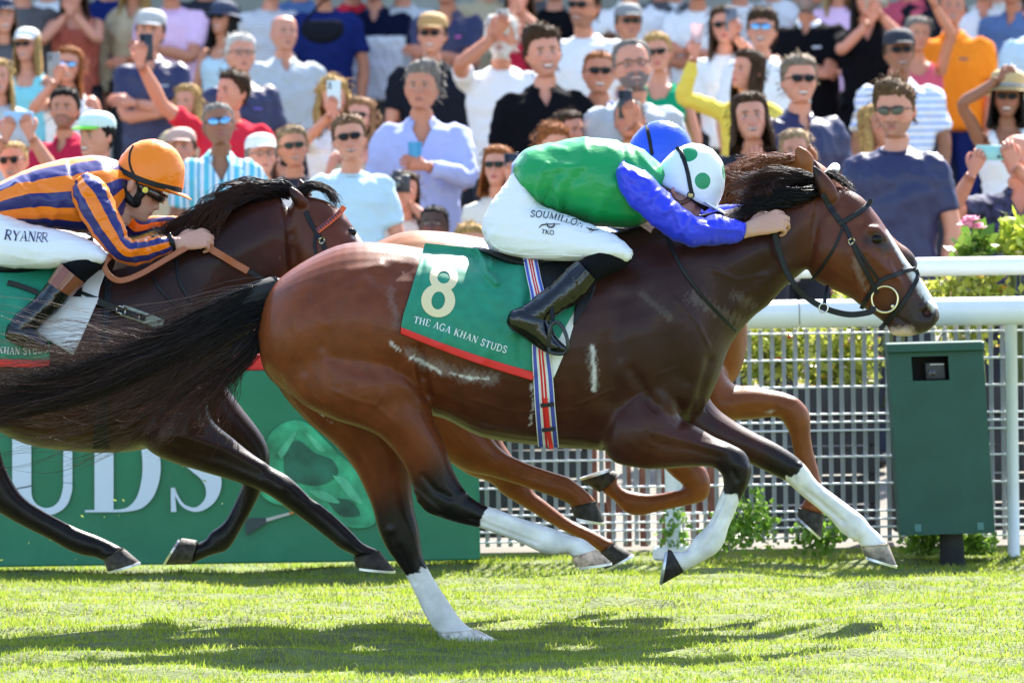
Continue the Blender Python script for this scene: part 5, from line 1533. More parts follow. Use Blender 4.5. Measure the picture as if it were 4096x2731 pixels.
# ---- drawn lettering (thick and thin strokes)
GL = {
 'T': (.72, [([(.36, 0), (.36, 1)], 1), ([(.02, .97), (.70, .97)], .5), ([(.04, .97), (.03, .75)], .4), ([(.68, .97), (.69, .75)], .4), ([(.22, .02), (.50, .02)], .3)]),
 'H': (.84, [([(.16, 0), (.16, 1)], 1), ([(.68, 0), (.68, 1)], 1), ([(.16, .52), (.68, .52)], .4), ([(.02, .02), (.30, .02)], .3), ([(.54, .02), (.82, .02)], .3), ([(.02, .98), (.30, .98)], .3), ([(.54, .98), (.82, .98)], .3)]),
 'E': (.66, [([(.16, 0), (.16, 1)], 1), ([(.02, .97), (.58, .97), (.60, .76)], .4), ([(.16, .52), (.46, .52)], .4), ([(.02, .03), (.60, .03), (.63, .28)], .4)]),
 'A': (.80, [([(.10, 0), (.40, 1)], .4), ([(.40, 1), (.70, 0)], 1), ([(.20, .34), (.60, .34)], .35), ([(.0, .02), (.22, .02)], .3), ([(.56, .02), (.82, .02)], .3)]),
 'G': (.82, [([(.70, .78), (.60, .95), (.42, 1), (.2, .9), (.08, .68), (.06, .5), (.1, .25), (.24, .06), (.42, 0), (.6, .03), (.68, .12)], .75), ([(.68, 0), (.68, .42)], .9), ([(.5, .42), (.82, .42)], .3)]),
 'K': (.84, [([(.16, 0), (.16, 1)], 1), ([(.18, .42), (.66, 1)], .4), ([(.34, .58), (.72, 0)], 1), ([(.02, .02), (.30, .02)], .3), ([(.02, .98), (.30, .98)], .3), ([(.56, .02), (.84, .02)], .3), ([(.52, .98), (.80, .98)], .3)]),
 'N': (.86, [([(.14, 0), (.14, 1)], .4), ([(.14, 1), (.70, 0)], 1), ([(.70, 0), (.70, 1)], .4), ([(.02, .02), (.28, .02)], .3), ([(.56, .98), (.84, .98)], .3), ([(.0, .98), (.2, .98)], .3)]),
 'S': (.62, [([(.52, .76), (.46, .94), (.28, 1), (.12, .9), (.10, .74), (.2, .6), (.42, .45), (.54, .3), (.5, .12), (.34, .01), (.16, .04), (.07, .24)], .8)]),
 'U': (.82, [([(.16, 1), (.16, .3), (.24, .08), (.42, 0), (.58, .06), (.67, .28), (.68, 1)], .8), ([(.02, .98), (.30, .98)], .3), ([(.55, .98), (.80, .98)], .3)]),
 'D': (.84, [([(.16, 0), (.16, 1)], 1), ([(.02, .98), (.40, .98), (.62, .86), (.74, .64), (.75, .4), (.64, .14), (.42, .02), (.02, .02)], .7)]),
 'R': (.80, [([(.16, 0), (.16, 1)], 1), ([(.02, .98), (.40, .98), (.58, .88), (.60, .68), (.46, .54), (.16, .5)], .6), ([(.34, .5), (.74, 0)], 1), ([(.02, .02), (.30, .02)], .3)]),
 'Y': (.80, [([(.06, 1), (.40, .48)], 1), ([(.40, .48), (.72, 1)], .4), ([(.40, 0), (.40, .48)], 1), ([(.26, .02), (.54, .02)], .3)]),
 'O': (.86, [([(.42, 1), (.18, .9), (.07, .5), (.18, .1), (.42, 0), (.66, .1), (.77, .5), (.66, .9), (.42, 1)], .8)]),
 'M': (1.0, [([(.14, 0), (.16, 1)], .4), ([(.16, 1), (.48, 0)], 1), ([(.48, 0), (.80, 1)], .4), ([(.80, 1), (.84, 0)], 1), ([(.02, .02), (.26, .02)], .3), ([(.7, .02), (.96, .02)], .3)]),
 'I': (.36, [([(.18, 0), (.18, 1)], 1), ([(.04, .02), (.32, .02)], .3), ([(.04, .98), (.32, .98)], .3)]),
 'L': (.62, [([(.16, 0), (.16, 1)], 1), ([(.02, .03), (.54, .03), (.58, .28)], .4), ([(.02, .98), (.30, .98)], .3)]),
 ' ': (.36, [])}
def text(mb, s, base, h, place, wt=.13, sp=.10, shear=0.0):
    """letters along a baseline of photo pixels, fitted to its whole length"""
    B = catmull(base, 8)
    seg = np.r_[0, np.cumsum(np.linalg.norm(np.diff(B, axis=0), axis=1))]
    tot = sum(GL[c][0] + sp for c in s) - sp
    kx = seg[-1] / tot
    x = 0
    for c in s:
        w, st = GL[c]
        for pts, t in st:
            pts = np.array(pts, float)
            if len(pts) > 2: pts = catmull(pts, 3)
            elif len(pts) == 2: pts = np.array([pts[0], (pts[0] + pts[1]) / 2, pts[1]])
            d = np.gradient(pts, axis=0)
            q = (x + pts[:, 0] + shear * pts[:, 1]) * kx
            px = np.stack([np.interp(q, seg, B[:, 0]), np.interp(q, seg, B[:, 1])], 1)
            e = 4.0
            dx = np.stack([np.interp(q + e, seg, B[:, 0]) - np.interp(q - e, seg, B[:, 0]), np.interp(q + e, seg, B[:, 1]) - np.interp(q - e, seg, B[:, 1])], 1)
            dx /= np.linalg.norm(dx, axis=1)[:, None] + 1e-9
            up = np.stack([dx[:, 1], -dx[:, 0]], 1)
            px = px + up * (pts[:, 1:2] * h)
            tg = np.gradient(px, axis=0); nn = np.stack([-tg[:, 1], tg[:, 0]], 1); nn /= np.linalg.norm(nn, axis=1)[:, None] + 1e-9
            hw = wt * t * h / 2
            ends = px.copy()
            V = place(np.vstack([ends + nn * hw, ends - nn * hw]))
            n = len(px)
            mb.add(V, [(i, i + 1, n + i + 1, n + i) for i in range(n - 1)])
        x += w + sp

# ------------------------------------------------------------------ saddlery of the bay horse
M_cloth = mat('green saddle cloth', (.006, .215, .120), .62, noise=(30, .12), bump=(400, .2, (1, 1, 1), .002), sheen=.15)
M_redtrim = mat('red cloth trim', (.72, .022, .020), .6, bump=(300, .15, (1, 1, 1), .002))
M_gold = mat('cream number print', (.74, .62, .36), .5)
M_white = mat('white pad', (.76, .76, .74), .7, noise=(20, .06))
M_girth = mat('striped webbing', rough=.65, bands=([(0, (.70, .68, .62)), (.05, (.06, .08, .42)), (.24, (.72, .72, .70)), (.36, (.62, .02, .03)), (.475, (.75, .72, .66)), (.525, (.62, .02, .03)), (.64, (.72, .72, .70)), (.76, (.06, .08, .42)), (.95, (.70, .68, .62))], ('UV', 0), 1.0), bump=(500, .2, (1, 1, 1), .002))
cloth_root = empty('saddle_cloth', P(1900, 1500, -.3), 'green saddle cloth with cream number 8 and red border on the bay horse', 'saddle cloth', 'race saddle cloths')
folds8 = [([(1900, 985), (1935, 1040), (1945, 1090), (1985, 1130)], 0.0380, 14), ([(1870, 1000), (1900, 1060)], -0.0228, 14), ([(1960, 1010), (1965, 1060)], 0.0266, 12), ([(1700, 985), (1668, 1190)], -0.0076, 8),
          ([(2075, 1060), (2085, 1200), (2050, 1330)], .008, 22), ([(2120, 1170), (2090, 1330)], -.008, 14), ([(1800, 1120), (1870, 1180)], .006, 30), ([(2080, 1300), (2085, 1440)], -.008, 20), ([(1760, 1380), (1790, 1330)], .008, 24), ([(1930, 1450), (1960, 1380)], .008, 24)]
Lc = [(1700, 972), (1668, 1080), (1632, 1200), (1613, 1260), (1604, 1310)]
Rc = [(2345, 1015), (2332, 1165), (2272, 1290), (2205, 1405), (2142, 1492)]
V, F, U = patch(cf1, Lc, Rc, 90, 60, .010, (.010, 5.5, 3), .004, folds8, 8, 10)
panel = mk('cloth_panel', V, F, M_cloth, cloth_root, uv=U)
cfc = Conform(V, F, Y1)
V, F, U = patch(cf1, [(1604, 1308), (1603, 1334)], [(2142, 1490), (2129, 1521)], 90, 6, .0125, (.010, 5.5, 3), .004, folds8, 10, 10)
mk('red_border', V, F, M_redtrim, cloth_root)
place8 = lambda uv: cfc.pts([tuple(q) for q in uv], .0025)
def ring2(mb, c, r, w, ang, place, n=36, th=None):
    t = np.linspace(0, 2 * PI, n + 1)
    ca, sa = math.cos(ang), math.sin(ang)
    def el(a, b):
        x, y = np.cos(t) * a, np.sin(t) * b
        return np.stack([c[0] + x * ca - y * sa, c[1] + x * sa + y * ca], 1)
    o = place(el(*r)); mdl = place(el((r[0] + w[0]) / 2, (r[1] + w[1]) / 2)); i = place(el(*w))
    V = np.vstack([o, mdl, i]); m = n + 1
    mb.add(V, [(k, k + 1, m + k + 1, m + k) for k in range(n)] + [(m + k, m + k + 1, 2 * m + k + 1, 2 * m + k) for k in range(n)])
mb = MB()
ring2(mb, (1775, 1109), (57, 57), (25, 25), .15, place8)
ring2(mb, (1753, 1202), (68, 67), (27, 36), .15, place8)
mb.make('number', M_gold, cloth_root, smooth=False)
mb = MB()
text(mb, 'THE AGA KHAN STUDS', [(1653, 1291), (1730, 1310), (1850, 1352), (1950, 1390), (2024, 1412)], 27, place8, .17, .10)
mb.make('lettering', mat('white cloth print', (.72, .74, .72), .6), cloth_root, smooth=False)
V, F, U = patch(cf1, [(2140, 1180), (2165, 1350), (2185, 1430), (2206, 1508)], [(2352, 1150), (2298, 1290), (2270, 1380), (2216, 1510)], 16, 24, .006)
mk('white_pad', V, F, M_white, cloth_root, label='white pad corner under the cloth')
sad = empty('racing_saddle', P(2200, 1030, 0), 'small black racing saddle with striped girth under the green and blue rider', 'saddle')
sr = [(1884, 983, 1890, 1000, .05, 0), (1930, 990, 1945, 1020, .11, 0), (2030, 1012, 2045, 1068, .16, 0), (2120, 1010, 2140, 1090, .17, 0), (2280, 975, 2300, 1060, .17, 0), (2400, 945, 2405, 1000, .14, 0), (2450, 925, 2455, 960, .08, 0)]
V, F = rib_loft(sr, Y1, 6, 28)
mk('seat', V, F, mat('saddle leather', (.007, .007, .008), .42, spec=.2, bump=(200, .15, (1, 1, 1), .002)), sad)
V, F, U = patch(cfc, [(2100, 1035), (2130, 1100), (2150, 1185)], [(2440, 1000), (2400, 1090), (2345, 1180)], 20, 14, .010)
mk('saddle_flap', V, F, M_leather, sad)
V, F, U = patch(cf1, [(2320, 1160), (2300, 1230), (2292, 1300)], [(2388, 1130), (2362, 1200), (2294, 1302)], 8, 10, .02)
mk('saddle_flap', V, F, M_leather, sad)
pv_, pf_, _ = patch(cf1, Lc, Rc, 40, 30, .014)
cfgir = Conform(np.vstack([W1, pv_]), list(F1) + [tuple(i + len(W1) for i in q) for q in pf_], Y1)
V, F, U = patch(cfgir, [(2092, 1034), (2107, 1110), (2125, 1210), (2128, 1400), (2133, 1510), (2140, 1640), (2152, 1786)], [(2150, 1040), (2166, 1120), (2186, 1210), (2198, 1400), (2212, 1510), (2222, 1640), (2236, 1790)], 12, 60, np.repeat(np.interp(np.linspace(0, 1, 60), [0, .3, .6, 1], [.034, .03, .014, .012]), 12))
gir = mk('girth', V, F, M_girth, sad, uv=U)
cfg = Conform(V, F, Y1)
v, f = strip(cfg, [(2182, 1592), (2188, 1660), (2195, 1730), (2206, 1795)], 17, .003, .006)
mk('red_strap', v, f, M_redtrim, gir, smooth=False)
for q in (((2162, 1622), (2217, 1616)), ((2168, 1720), (2220, 1714))):
    v, f = strip(cfg, [q[0], ((q[0][0] + q[1][0]) / 2, (q[0][1] + q[1][1]) / 2), q[1]], 16, .010, .004)
    mk('keeper_loop', v, f, M_leather, gir, smooth=False)
YS = -.40
v, f = free_strap([(2203, 1150), (2206, 1220), (2212, 1292)], 17, [YS + .06, YS + .03, YS], 0)
mk('stirrup_leather', v, f, M_leather, sad, smooth=False)
v, f = tube([P(u, w, YS + dy) for u, w, dy in ((2196, 1404, .02), (2197, 1340, .0), (2203, 1303, 0), (2226, 1288, 0), (2250, 1308, -.01), (2267, 1350, -.02), (2272, 1392, -.02), (2258, 1412, -.01), (2225, 1414, 0), (2194, 1406, .01))], [.007] * 10, 8, 4)
mk('stirrup_iron', v, f, mat('black iron', (.02, .021, .023), .3), sad)

# ------------------------------------------------------------------ riders
SKIN = (.56, .32, .23)
M_skin = mat('skin', rough=.48, attr=True, sss=.12, spec=.4, bump=(260, .12, (1, 1, 1), .002))
M_hair = mat('hair', rough=.7, spec=.15, attr=True, bump=(90, .8, (1, 1, .18), .02), noise=(60, .35))
M_breech = mat('white breeches', (.80, .80, .80), .62, bump=(30, .12, (1, .6, 1), .02))
M_boot = mat('polished black boot', (.004, .004, .005), .10, spec=.45, coat=.25, bump=(26, .35, (1, 1, 1), .012))
M_sock = mat('black stretch cloth', (.006, .006, .007), .9, spec=.1)
def satin(name, col, **kw):
    return mat(name, col, .30, spec=.42, sheen=.1, bump=(20, .35, (1, .6, 2.0), .010), **kw)

HS = .93
def rider_body(root, Y, head_c, pitch, yaw, pieces, hands, skin=SKIN, voxel=.0062, hk={}):
    """continuous skin figure under the clothes: head, neck, trunk, arms, hands and legs in one surface"""
    V0, F0, C0, ears, grid = head_mesh(skin, **hk)
    keep = V0[:, 2] > -.20
    # local face -y -> world +x for yaw 0
    Rm = rotm('Y', pitch) @ rotm('Z', PI / 2 + yaw)
    V = []; F = []; C = []; n = 0
    hv = V0 * HS
    low = hv[:, 2] < -.135
    hv[low, :2] *= .75
    hv[:, 2] = np.maximum(hv[:, 2], -.19)
    for vv, ff, cc in [(hv, F0, C0)] + [(e[0] * HS, e[1], np.tile(e[2], (len(e[0]), 1))) for e in ears]:
        V.append(vv @ Rm.T + head_c); F += [tuple(i + n for i in q) for q in ff]; C.append(cc); n += len(vv)
    for vv, ff in pieces:
        V.append(vv); F += [tuple(i + n for i in q) for q in ff]; C.append(np.tile(skin, (len(vv), 1))); n += len(vv)
    for (o, R, kw, mir) in hands:
        vv, ff = hand_mesh(**kw)
        if mir: vv = vv * [1, -1, 1]
        V.append(vv @ R.T + o); F += [tuple(i + n for i in q) for q in ff]; C.append(np.tile(np.array(skin) * [1.0, .93, .9], (len(vv), 1))); n += len(vv)
    V = np.concatenate(V); C = np.concatenate(C)
    W, F2, E = remesh(V, F, voxel, 1)
    kd = KDTree(len(V))
    for i, p in enumerate(V): kd.insert(p, i)
    kd.balance()
    cols = np.array([C[kd.find(p)[1]] for p in W])
    o = mk('body', W, F2, M_skin, root, cols=cols)
    return o, W, F2, Rm

def helmet(root, c, fwd, a, b, h, m, Y, dots=None, peak=.045, low=.03, name='helmet'):
    """silk-covered skull cap: base-plane centre c, forward direction in the picture plane"""
    f = np.array([fwd[0], 0, fwd[1]], float); f /= np.linalg.norm(f)
    s = np.array([0, -1.0, 0]); u = np.array([-f[2], 0, f[0]])
    t = np.linspace(0, 2 * PI, 48, endpoint=False)
    R = []
    for q in np.linspace(0, 1, 22):
        ph = q * PI / 2
        k = math.cos(ph) ** .92; z = math.sin(ph) * h
        R.append(c + np.cos(t)[:, None] * f * a * k + np.sin(t)[:, None] * s * b * k + u * z)
    R = R[:-1]
    edge = [c + np.cos(t)[:, None] * f * a * kk + np.sin(t)[:, None] * s * b * kk - u * d - f * .0 for kk, d in ((.86, low), (.97, low), (1.0, low * .6))]
    R = np.array(edge + R)
    V, F = skin_rings(R, bulge=.02)
    N = normals(V, F)
    V = V + N * (.0016 * vnoise(V, 14, 4) + .0014 * vnoise(V * [2, 2, .6], 22, 9))[:, None]
    o = mk(name, V, F, m, root)
    # peak
    R = []
    for q in np.linspace(-1.0, 1.0, 17):
        e = c + f * a * math.cos(q) * .99 + s * b * math.sin(q) * .99 - u * low * .55
        ex = peak * max(0.0, math.cos(q * 1.5)) ** .6
        d = f * math.cos(q) + s * math.sin(q) * .3; d /= np.linalg.norm(d)
        tip = e + d * ex - u * .012 * ex / peak
        md = e + d * ex * .55 - u * .003
        R.append([e, md + u * .003, tip + u * .0015, tip - u * .0015, md - u * .003, e - u * .006])
    v, ff = skin_rings(np.array(R), bulge=0)
    mk('peak', v, ff, m, o)
    return o, V, F, (f, s, u)

def dot_material(name, base, col, dots, r):
    """silk with printed discs: distance to fixed points on the thing"""
    m = satin(name, base)
    nt = m.node_tree; L = nt.links.new
    b = nt.nodes['Principled BSDF']
    tc = _n(nt, 'ShaderNodeTexCoord')
    prev = None
    for d, rr in zip(dots, r):
        vm = _n(nt, 'ShaderNodeVectorMath', operation='DISTANCE')
        vm.inputs[1].default_value = [float(x) for x in d]
        L(tc.outputs['Object'], vm.inputs[0])
        lt = _n(nt, 'ShaderNodeMath', operation='LESS_THAN'); lt.inputs[1].default_value = rr
        L(vm.outputs['Value'], lt.inputs[0])
        if prev is None: prev = lt
        else:
            mx = _n(nt, 'ShaderNodeMath', operation='MAXIMUM'); L(prev.outputs[0], mx.inputs[0]); L(lt.outputs[0], mx.inputs[1]); prev = mx
    mi = _n(nt, 'ShaderNodeMix', data_type='RGBA')
    mi.inputs['A'].default_value = (*base, 1); mi.inputs['B'].default_value = (*col, 1)
    L(prev.outputs[0], mi.inputs['Factor'])
    L(mi.outputs['Result'], b.inputs['Base Color'])
    return m

def mirror_y(ribs, y=None):
    return [(r[0], r[1], r[2], r[3], r[4], -r[5]) for r in ribs]
def shift(ribs, du, dv, y=None):
    return [(r[0] + du, r[1] + dv, r[2] + du, r[3] + dv, r[4], (r[5] if y is None else y)) for r in ribs]

def rider(label, Y, torso, sleeve, fsleeve, seat, thigh, shin, shaft, foot, head_c, pitch, yaw, hands, m_jacket, m_sleeve, helm, folds=(), sfolds=(), hk={}, cuff_m=None, skin=SKIN, far=(0, 0), boot_rows=True):
    root = empty('person', np.array(P((thigh[0][0] + thigh[-1][0]) / 2, 1100, Y)) * [1, 1, 1], label, 'person', 'jockeys in the race')
    pcs = [rib_loft(shrink(torso, .84), Y, 3, 20), rib_loft(shrink(sleeve, .66), Y, 3, 14), rib_loft(shrink(fsleeve, .66), Y, 3, 14), rib_loft(shrink(seat, .86), Y, 3, 18)]
    fthigh = mirror_y(shift(thigh, *far)); fshin = mirror_y(shift(shin, *far)); fshaft = mirror_y(shift(shaft, *far)); ffoot = mirror_y(shift(foot, *far))
    for t in (thigh, fthigh, shin, fshin, shaft, fshaft, foot, ffoot):
        pcs.append(rib_loft(shrink(t, .8), Y, 3, 14))
    t0 = torso[-1]
    nb = (P(t0[0], t0[1], Y) + P(t0[2], t0[3], Y)) / 2
    Rm = rotm('Y', pitch) @ rotm('Z', PI / 2 + yaw)
    nk = np.array([0, .02, -.15]) @ Rm.T + head_c
    pcs.append(tube([nb, (nb + nk) / 2, nk, np.array([0, .015, -.09]) @ Rm.T + head_c], [.07, .058, .054, .05], 14, 3))
    for r, (o, R, kw, mir) in ((sleeve[-1], hands[0]), (fsleeve[-1], hands[1])):
        e = (P(r[0], r[1], Y + r[5]) + P(r[2], r[3], Y + r[5])) / 2
        pcs.append(tube([e, (e + o) / 2, np.array(o) + R[:, 0] * .01], [.026, .025, .024], 12, 2))
    bo, W, F, Rm = rider_body(root, Y, head_c, pitch, yaw, pcs, hands, skin, hk=hk)
    jk, JV, JF = garment('jacket', torso, Y, m_jacket, root, folds=folds, wr=(.0030, 4.2, 3), aniso=np.array([1, 1, 1.5]), k=12, n=84, cr=(.0045, 2.8, np.array([1.0, .5, 1.7])))
    sl_, SV, SF = garment('sleeve', sleeve, Y, m_sleeve, jk, folds=sfolds, wr=(.0035, 7.0, 6), k=10, n=56, cr=(.0055, 5.0, np.array([1.3, .6, 1.0])))
    garment('sleeve', fsleeve, Y, m_sleeve, jk, wr=(.0048, 8.0, 7), k=6, n=32)
    pv = []; pf = []; n = 0
    for r in (seat, thigh, fthigh):
        v, f = rib_loft(r, Y, 5, 32)
        pv.append(v); pf += [tuple(i + n for i in q) for q in f]; n += len(v)
    BW, BF, BE = remesh(np.concatenate(pv), pf, .0085, 4)
    N = normals(BW, BF)
    diag = (BW @ np.array([.62, 0, .78]))[:, None] * np.array([[26.0, 0, 0]]) + BW * [2.0, 2.0, 2.0]
    rd = (1 - np.abs(vnoise(BW @ np.array([[.7, 0, .7], [0, .3, 0], [-2.2, 0, 2.2]]), 4.2, 21))) ** 4
    BW = BW + N * (.0042 * (rd - .35) + .0010 * vnoise(BW, 10, 8))[:, None]
    br = mk('breeches', BW, BF, M_breech, root)
    for i, (sh, sf, fo) in enumerate(((shin, shaft, foot), (fshin, fshaft, ffoot))):
        garment('stocking', sh, Y, M_sock, root, k=5, n=28, wr=(.001, 9, 2))
        bt, bv, bf = garment('boot', sf, Y, M_boot, root, k=7, n=40, wr=(.0028, 9, 12 + i))
        garment('boot_foot', fo, Y, M_boot, bt, k=7, n=36, wr=(.0016, 10, 14 + i))
        a = sf[0]; b = sf[1]
        cu_ = [(a[0] + (a[0] - b[0]) * .06, a[1] + (a[1] - b[1]) * .06, a[2] + (a[2] - b[2]) * .06, a[3] + (a[3] - b[3]) * .06, a[4] * 1.05, a[5]), (a[0], a[1], a[2], a[3], a[4] * 1.06, a[5]), (*(np.array(a[:4]) * .15 + np.array(b[:4]) * .85), b[4] * 1.06, b[5] * .85 + a[5] * .15), (b[0], b[1], b[2], b[3], b[4] * 1.03, b[5])]
        R = rib_rings(cu_, Y, 4, 72)
        c0 = R.mean(1, keepdims=True)
        wv = 1.03 + .014 * np.sign(np.sin(np.arange(72) * 2 * PI / 4.0 + .1))
        R = c0 + (R - c0) * wv[None, :, None]
        v, f = skin_rings(R, bulge=.02)
        mk('boot_cuff', v, f, cuff_m or M_boot, bt)
    h, HV, HF, ax = helmet(root, **helm)
    return root, (W, F), (JV, JF), (SV, SF), (BW, BF), h, (HV, HF), ax, Rm, br, jk

# ---- rider of the bay horse: green jacket, blue sleeves, white cap with green discs
torso1 = [(2052, 690, 2120, 790, .125, 0), (2064, 640, 2160, 838, .145, 0), (2112, 594, 2235, 856, .165, 0), (2206, 574, 2330, 890, .18, 0), (2334, 547, 2440, 914, .19, 0), (2455, 556, 2550, 908, .19, 0), (2550, 588, 2610, 860, .165, 0), (2612, 628, 2640, 780, .11, 0), (2640, 652, 2668, 750, .078, 0), (2664, 672, 2690, 752, .062, 0)]
sleeve1 = [(2500, 640, 2462, 668, .04, -.13), (2512, 652, 2459, 695, .062, -.165), (2580, 682, 2482, 770, .068, -.195), (2640, 735, 2530, 828, .066, -.215), (2690, 790, 2592, 888, .062, -.225), (2745, 838, 2668, 948, .060, -.225), (2795, 863, 2762, 986, .058, -.215),
           (2869, 864, 2840, 984, .054, -.195), (2930, 872, 2915, 976, .048, -.175), (2965, 882, 2955, 966, .042, -.165), (2980, 890, 2972, 958, .036, -.16)]
fsleeve1 = [(2560, 640, 2500, 690, .05, .14), (2640, 690, 2560, 790, .065, .19), (2740, 760, 2670, 860, .06, .22), (2830, 815, 2790, 905, .055, .21), (2920, 815, 2890, 900, .048, .18), (3000, 815, 2980, 885, .038, .15)]
seat1 = [(2052, 690, 2150, 800, .125, 0), (2000, 760, 2200, 860, .155, 0), (1950, 835, 2200, 930, .17, 0), (1925, 905, 2180, 985, .165, 0), (1940, 970, 2140, 1010, .12, 0)]
thigh1 = [(2100, 790, 1945, 960, .085, -.08), (2190, 830, 2010, 1015, .098, -.11), (2290, 868, 2120, 1036, .10, -.15), (2380, 905, 2240, 1043, .095, -.20), (2450, 936, 2350, 1042, .085, -.24), (2505, 972, 2440, 1042, .074, -.27), (2530, 1005, 2500, 1054, .055, -.28)]
shin1 = [(2390, 985, 2528, 1040, .055, -.275), (2345, 1022, 2500, 1070, .060, -.28), (2325, 1040, 2430, 1105, .058, -.285), (2300, 1058, 2372, 1140, .052, -.29)]
shaft1 = [(2307, 1045, 2384, 1128, .060, -.295), (2262, 1082, 2346, 1182, .058, -.305), (2200, 1138, 2292, 1224, .055, -.315), (2140, 1186, 2245, 1250, .052, -.325), (2085, 1228, 2210, 1275, .050, -.335), (2048, 1258, 2198, 1300, .047, -.34), (2035, 1285, 2190, 1315, .042, -.345)]
foot1 = [(2050, 1240, 2028, 1296, .028, -.345), (2100, 1225, 2046, 1322, .043, -.345), (2165, 1245, 2095, 1352, .047, -.345), (2200, 1290, 2140, 1384, .045, -.345), (2222, 1335, 2175, 1408, .044, -.345), (2246, 1368, 2215, 1414, .040, -.345), (2266, 1388, 2256, 1412, .028, -.345)]
hc1 = P(2728, 762, -.02)
M_g = satin('green silk', (.004, .29, .078)); M_b = satin('blue silk', (.022, .038, .68))
hR1 = frame((.96, .05, .27), (.0, -.80, .6))
cdir = (250, -125)
hb1 = P(2750, 752, Y1 - .012)
dots = [P(2755, 621, -.07), P(2812, 724, -.105), P(2888, 690, -.02), P(2690, 560, .05), P(2850, 590, .05)]
hel1_loc = P((thigh1[0][0] + thigh1[-1][0]) / 2, 1100, Y1)
M_cap = dot_material('white cap silk with green discs', (.80, .82, .82), (.010, .27, .10), [d - hel1_loc for d in dots], (.0325, .030, .030, .03, .03))
jr1, b1, j1, s1, bb1, hm1, hmesh1, ax1, Rm1, brc1, jk1 = rider('jockey in green jacket, blue sleeves and white cap with green discs on the bay horse', Y1, torso1, sleeve1, fsleeve1, seat1, thigh1, shin1, shaft1, foot1, hc1, math.radians(36), -.12,
    [(P(3004, 915, -.155), hR1, dict(curl=1.0, sc=1.18, thumb=.9), False), (P(3020, 845, .14), frame((.98, -.1, .1), (0, .5, .85)), dict(curl=1.0, sc=1.1), True)],
    M_g, M_b, dict(c=hb1, fwd=cdir, a=.126, b=.100, h=.164, m=M_cap, Y=Y1, peak=.045),
    folds=[([(2150, 780), (2165, 700), (2190, 660)], .010, 10), ([(2155, 840), (2200, 760), (2230, 690)], -.010, 12), ([(2235, 850), (2228, 760)], .012, 12), ([(2250, 840), (2280, 740), (2330, 690)], -.008, 14), ([(2380, 660), (2250, 668), (2160, 690)], .006, 8),
           ([(2380, 880), (2420, 780), (2480, 720)], .007, 20), ([(2340, 560), (2330, 640)], .006, 16), ([(2490, 570), (2500, 640)], -.008, 14), ([(2470, 700), (2520, 800), (2560, 850)], -.012, 16), ([(2200, 590), (2260, 600)], .008, 14), ([(2550, 610), (2620, 690)], .008, 10)],
    sfolds=[([(2640, 760), (2600, 800)], .008, 8), ([(2700, 820), (2660, 850)], .009, 9), ([(2690, 860), (2710, 920)], -.008, 9), ([(2750, 870), (2730, 930)], .009, 8), ([(2780, 900), (2860, 915), (2960, 920)], .006, 7), ([(2820, 870), (2840, 895)], -.007, 8), ([(2880, 870), (2895, 900)], .007, 7), ([(2930, 880), (2945, 905)], -.007, 6), ([(2540, 690), (2600, 740)], .006, 12), ([(2500, 720), (2560, 760)], -.005, 10)], far=(8, -12))
cfh = Conform(*hmesh1, Y1)
v, f = strip(cfh, [(2706, 588), (2728, 620), (2748, 680), (2760, 740), (2770, 790)], 17, .002, .003)
mk('helmet_strap', v, f, M_leather, hm1, smooth=False)
cfb = Conform(*b1, Y1)
M_brown = mat('brown chin strap', (.16, .055, .025), .5)
v, f = strip(cfb, [(2672, 735), (2680, 775), (2698, 802), (2725, 812), (2752, 800), (2768, 788)], 20, .004, .007)
mk('chin_strap', v, f, M_brown, jr1, smooth=True)
def goggles(root, Rm, hc, m_side, rr=.013, lens_col=(.02, .016, .012), zc=.004, w=.03):
    R = []
    for q in np.linspace(-1.45, 1.45, 25):
        rad = .0965 + .012 * math.cos(q) ** 2
        x = math.sin(q) * .083; y = -math.cos(q) * rad - .004
        hh = .020 * (1 - .35 * abs(math.sin(q)) ** 3) * (1 - .35 * math.exp(-(q / .12) ** 2))
        o = np.array([math.sin(q), -math.cos(q), 0])
        R.append([np.array([x, y, zc - hh]), np.array([x, y, zc - hh]) + o * .008, np.array([x, y, zc]) + o * .014, np.array([x, y, zc + hh]) + o * .009, np.array([x, y, zc + hh])])
    v, f = skin_rings(np.array(R), bulge=0)
    g = mk('goggles', v @ Rm.T * 1.0 * HS + hc, f, mat('dark goggle lens', lens_col, .08, spec=.7, coat=.6), root)
    for sg in (-1, 1):
        v, f = tube([(sg * .080, -.045, zc), (sg * .094, -.047, zc)], [rr + .005, rr + .004], 18, bulge=.1)
        mk('side_mount', v @ Rm.T * HS + hc, f, mat('goggle mount', (.02, .02, .02), .3), g)
        v, f = tube([(sg * .094, -.047, zc), (sg * .0965, -.0472, zc)], [rr, rr * .95], 18, bulge=.1)
        mk('side_button', v @ Rm.T * HS + hc, f, m_side, g)
    return g
goggles(jr1, Rm1, hc1, mat('brass stud', (.45, .36, .14), .35, metal=.6), .011)
cfbr = Conform(*bb1, Y1)
placeb = lambda uv: cfbr.pts([tuple(q) for q in uv], .0035)
mb = MB()
text(mb, 'SOUMILLON', [(2120, 866), (2190, 872), (2260, 888), (2330, 910)], 25, placeb, .17, .06, .1)
text(mb, 'TKO', [(2164, 932), (2190, 937), (2216, 939)], 17, placeb, .20, .05)
for st, w in (([(2186, 890), (2192, 905), (2204, 909), (2216, 903), (2216, 890)], 6), ([(2156, 912), (2166, 901), (2188, 897), (2240, 896)], 5), ([(2345, 908), (2365, 918), (2395, 920)], 6), ([(2355, 923), (2367, 910)], 5), ([(2360, 930), (2375, 920)], 4)):
    var_stroke(mb, st, [2] + [w] * (len(st) - 2) + [2], Y1, 4, placeb)
mb.make('lettering', mat('black print', (.015, .015, .02), .6), brc1, smooth=False)
sm = MB()
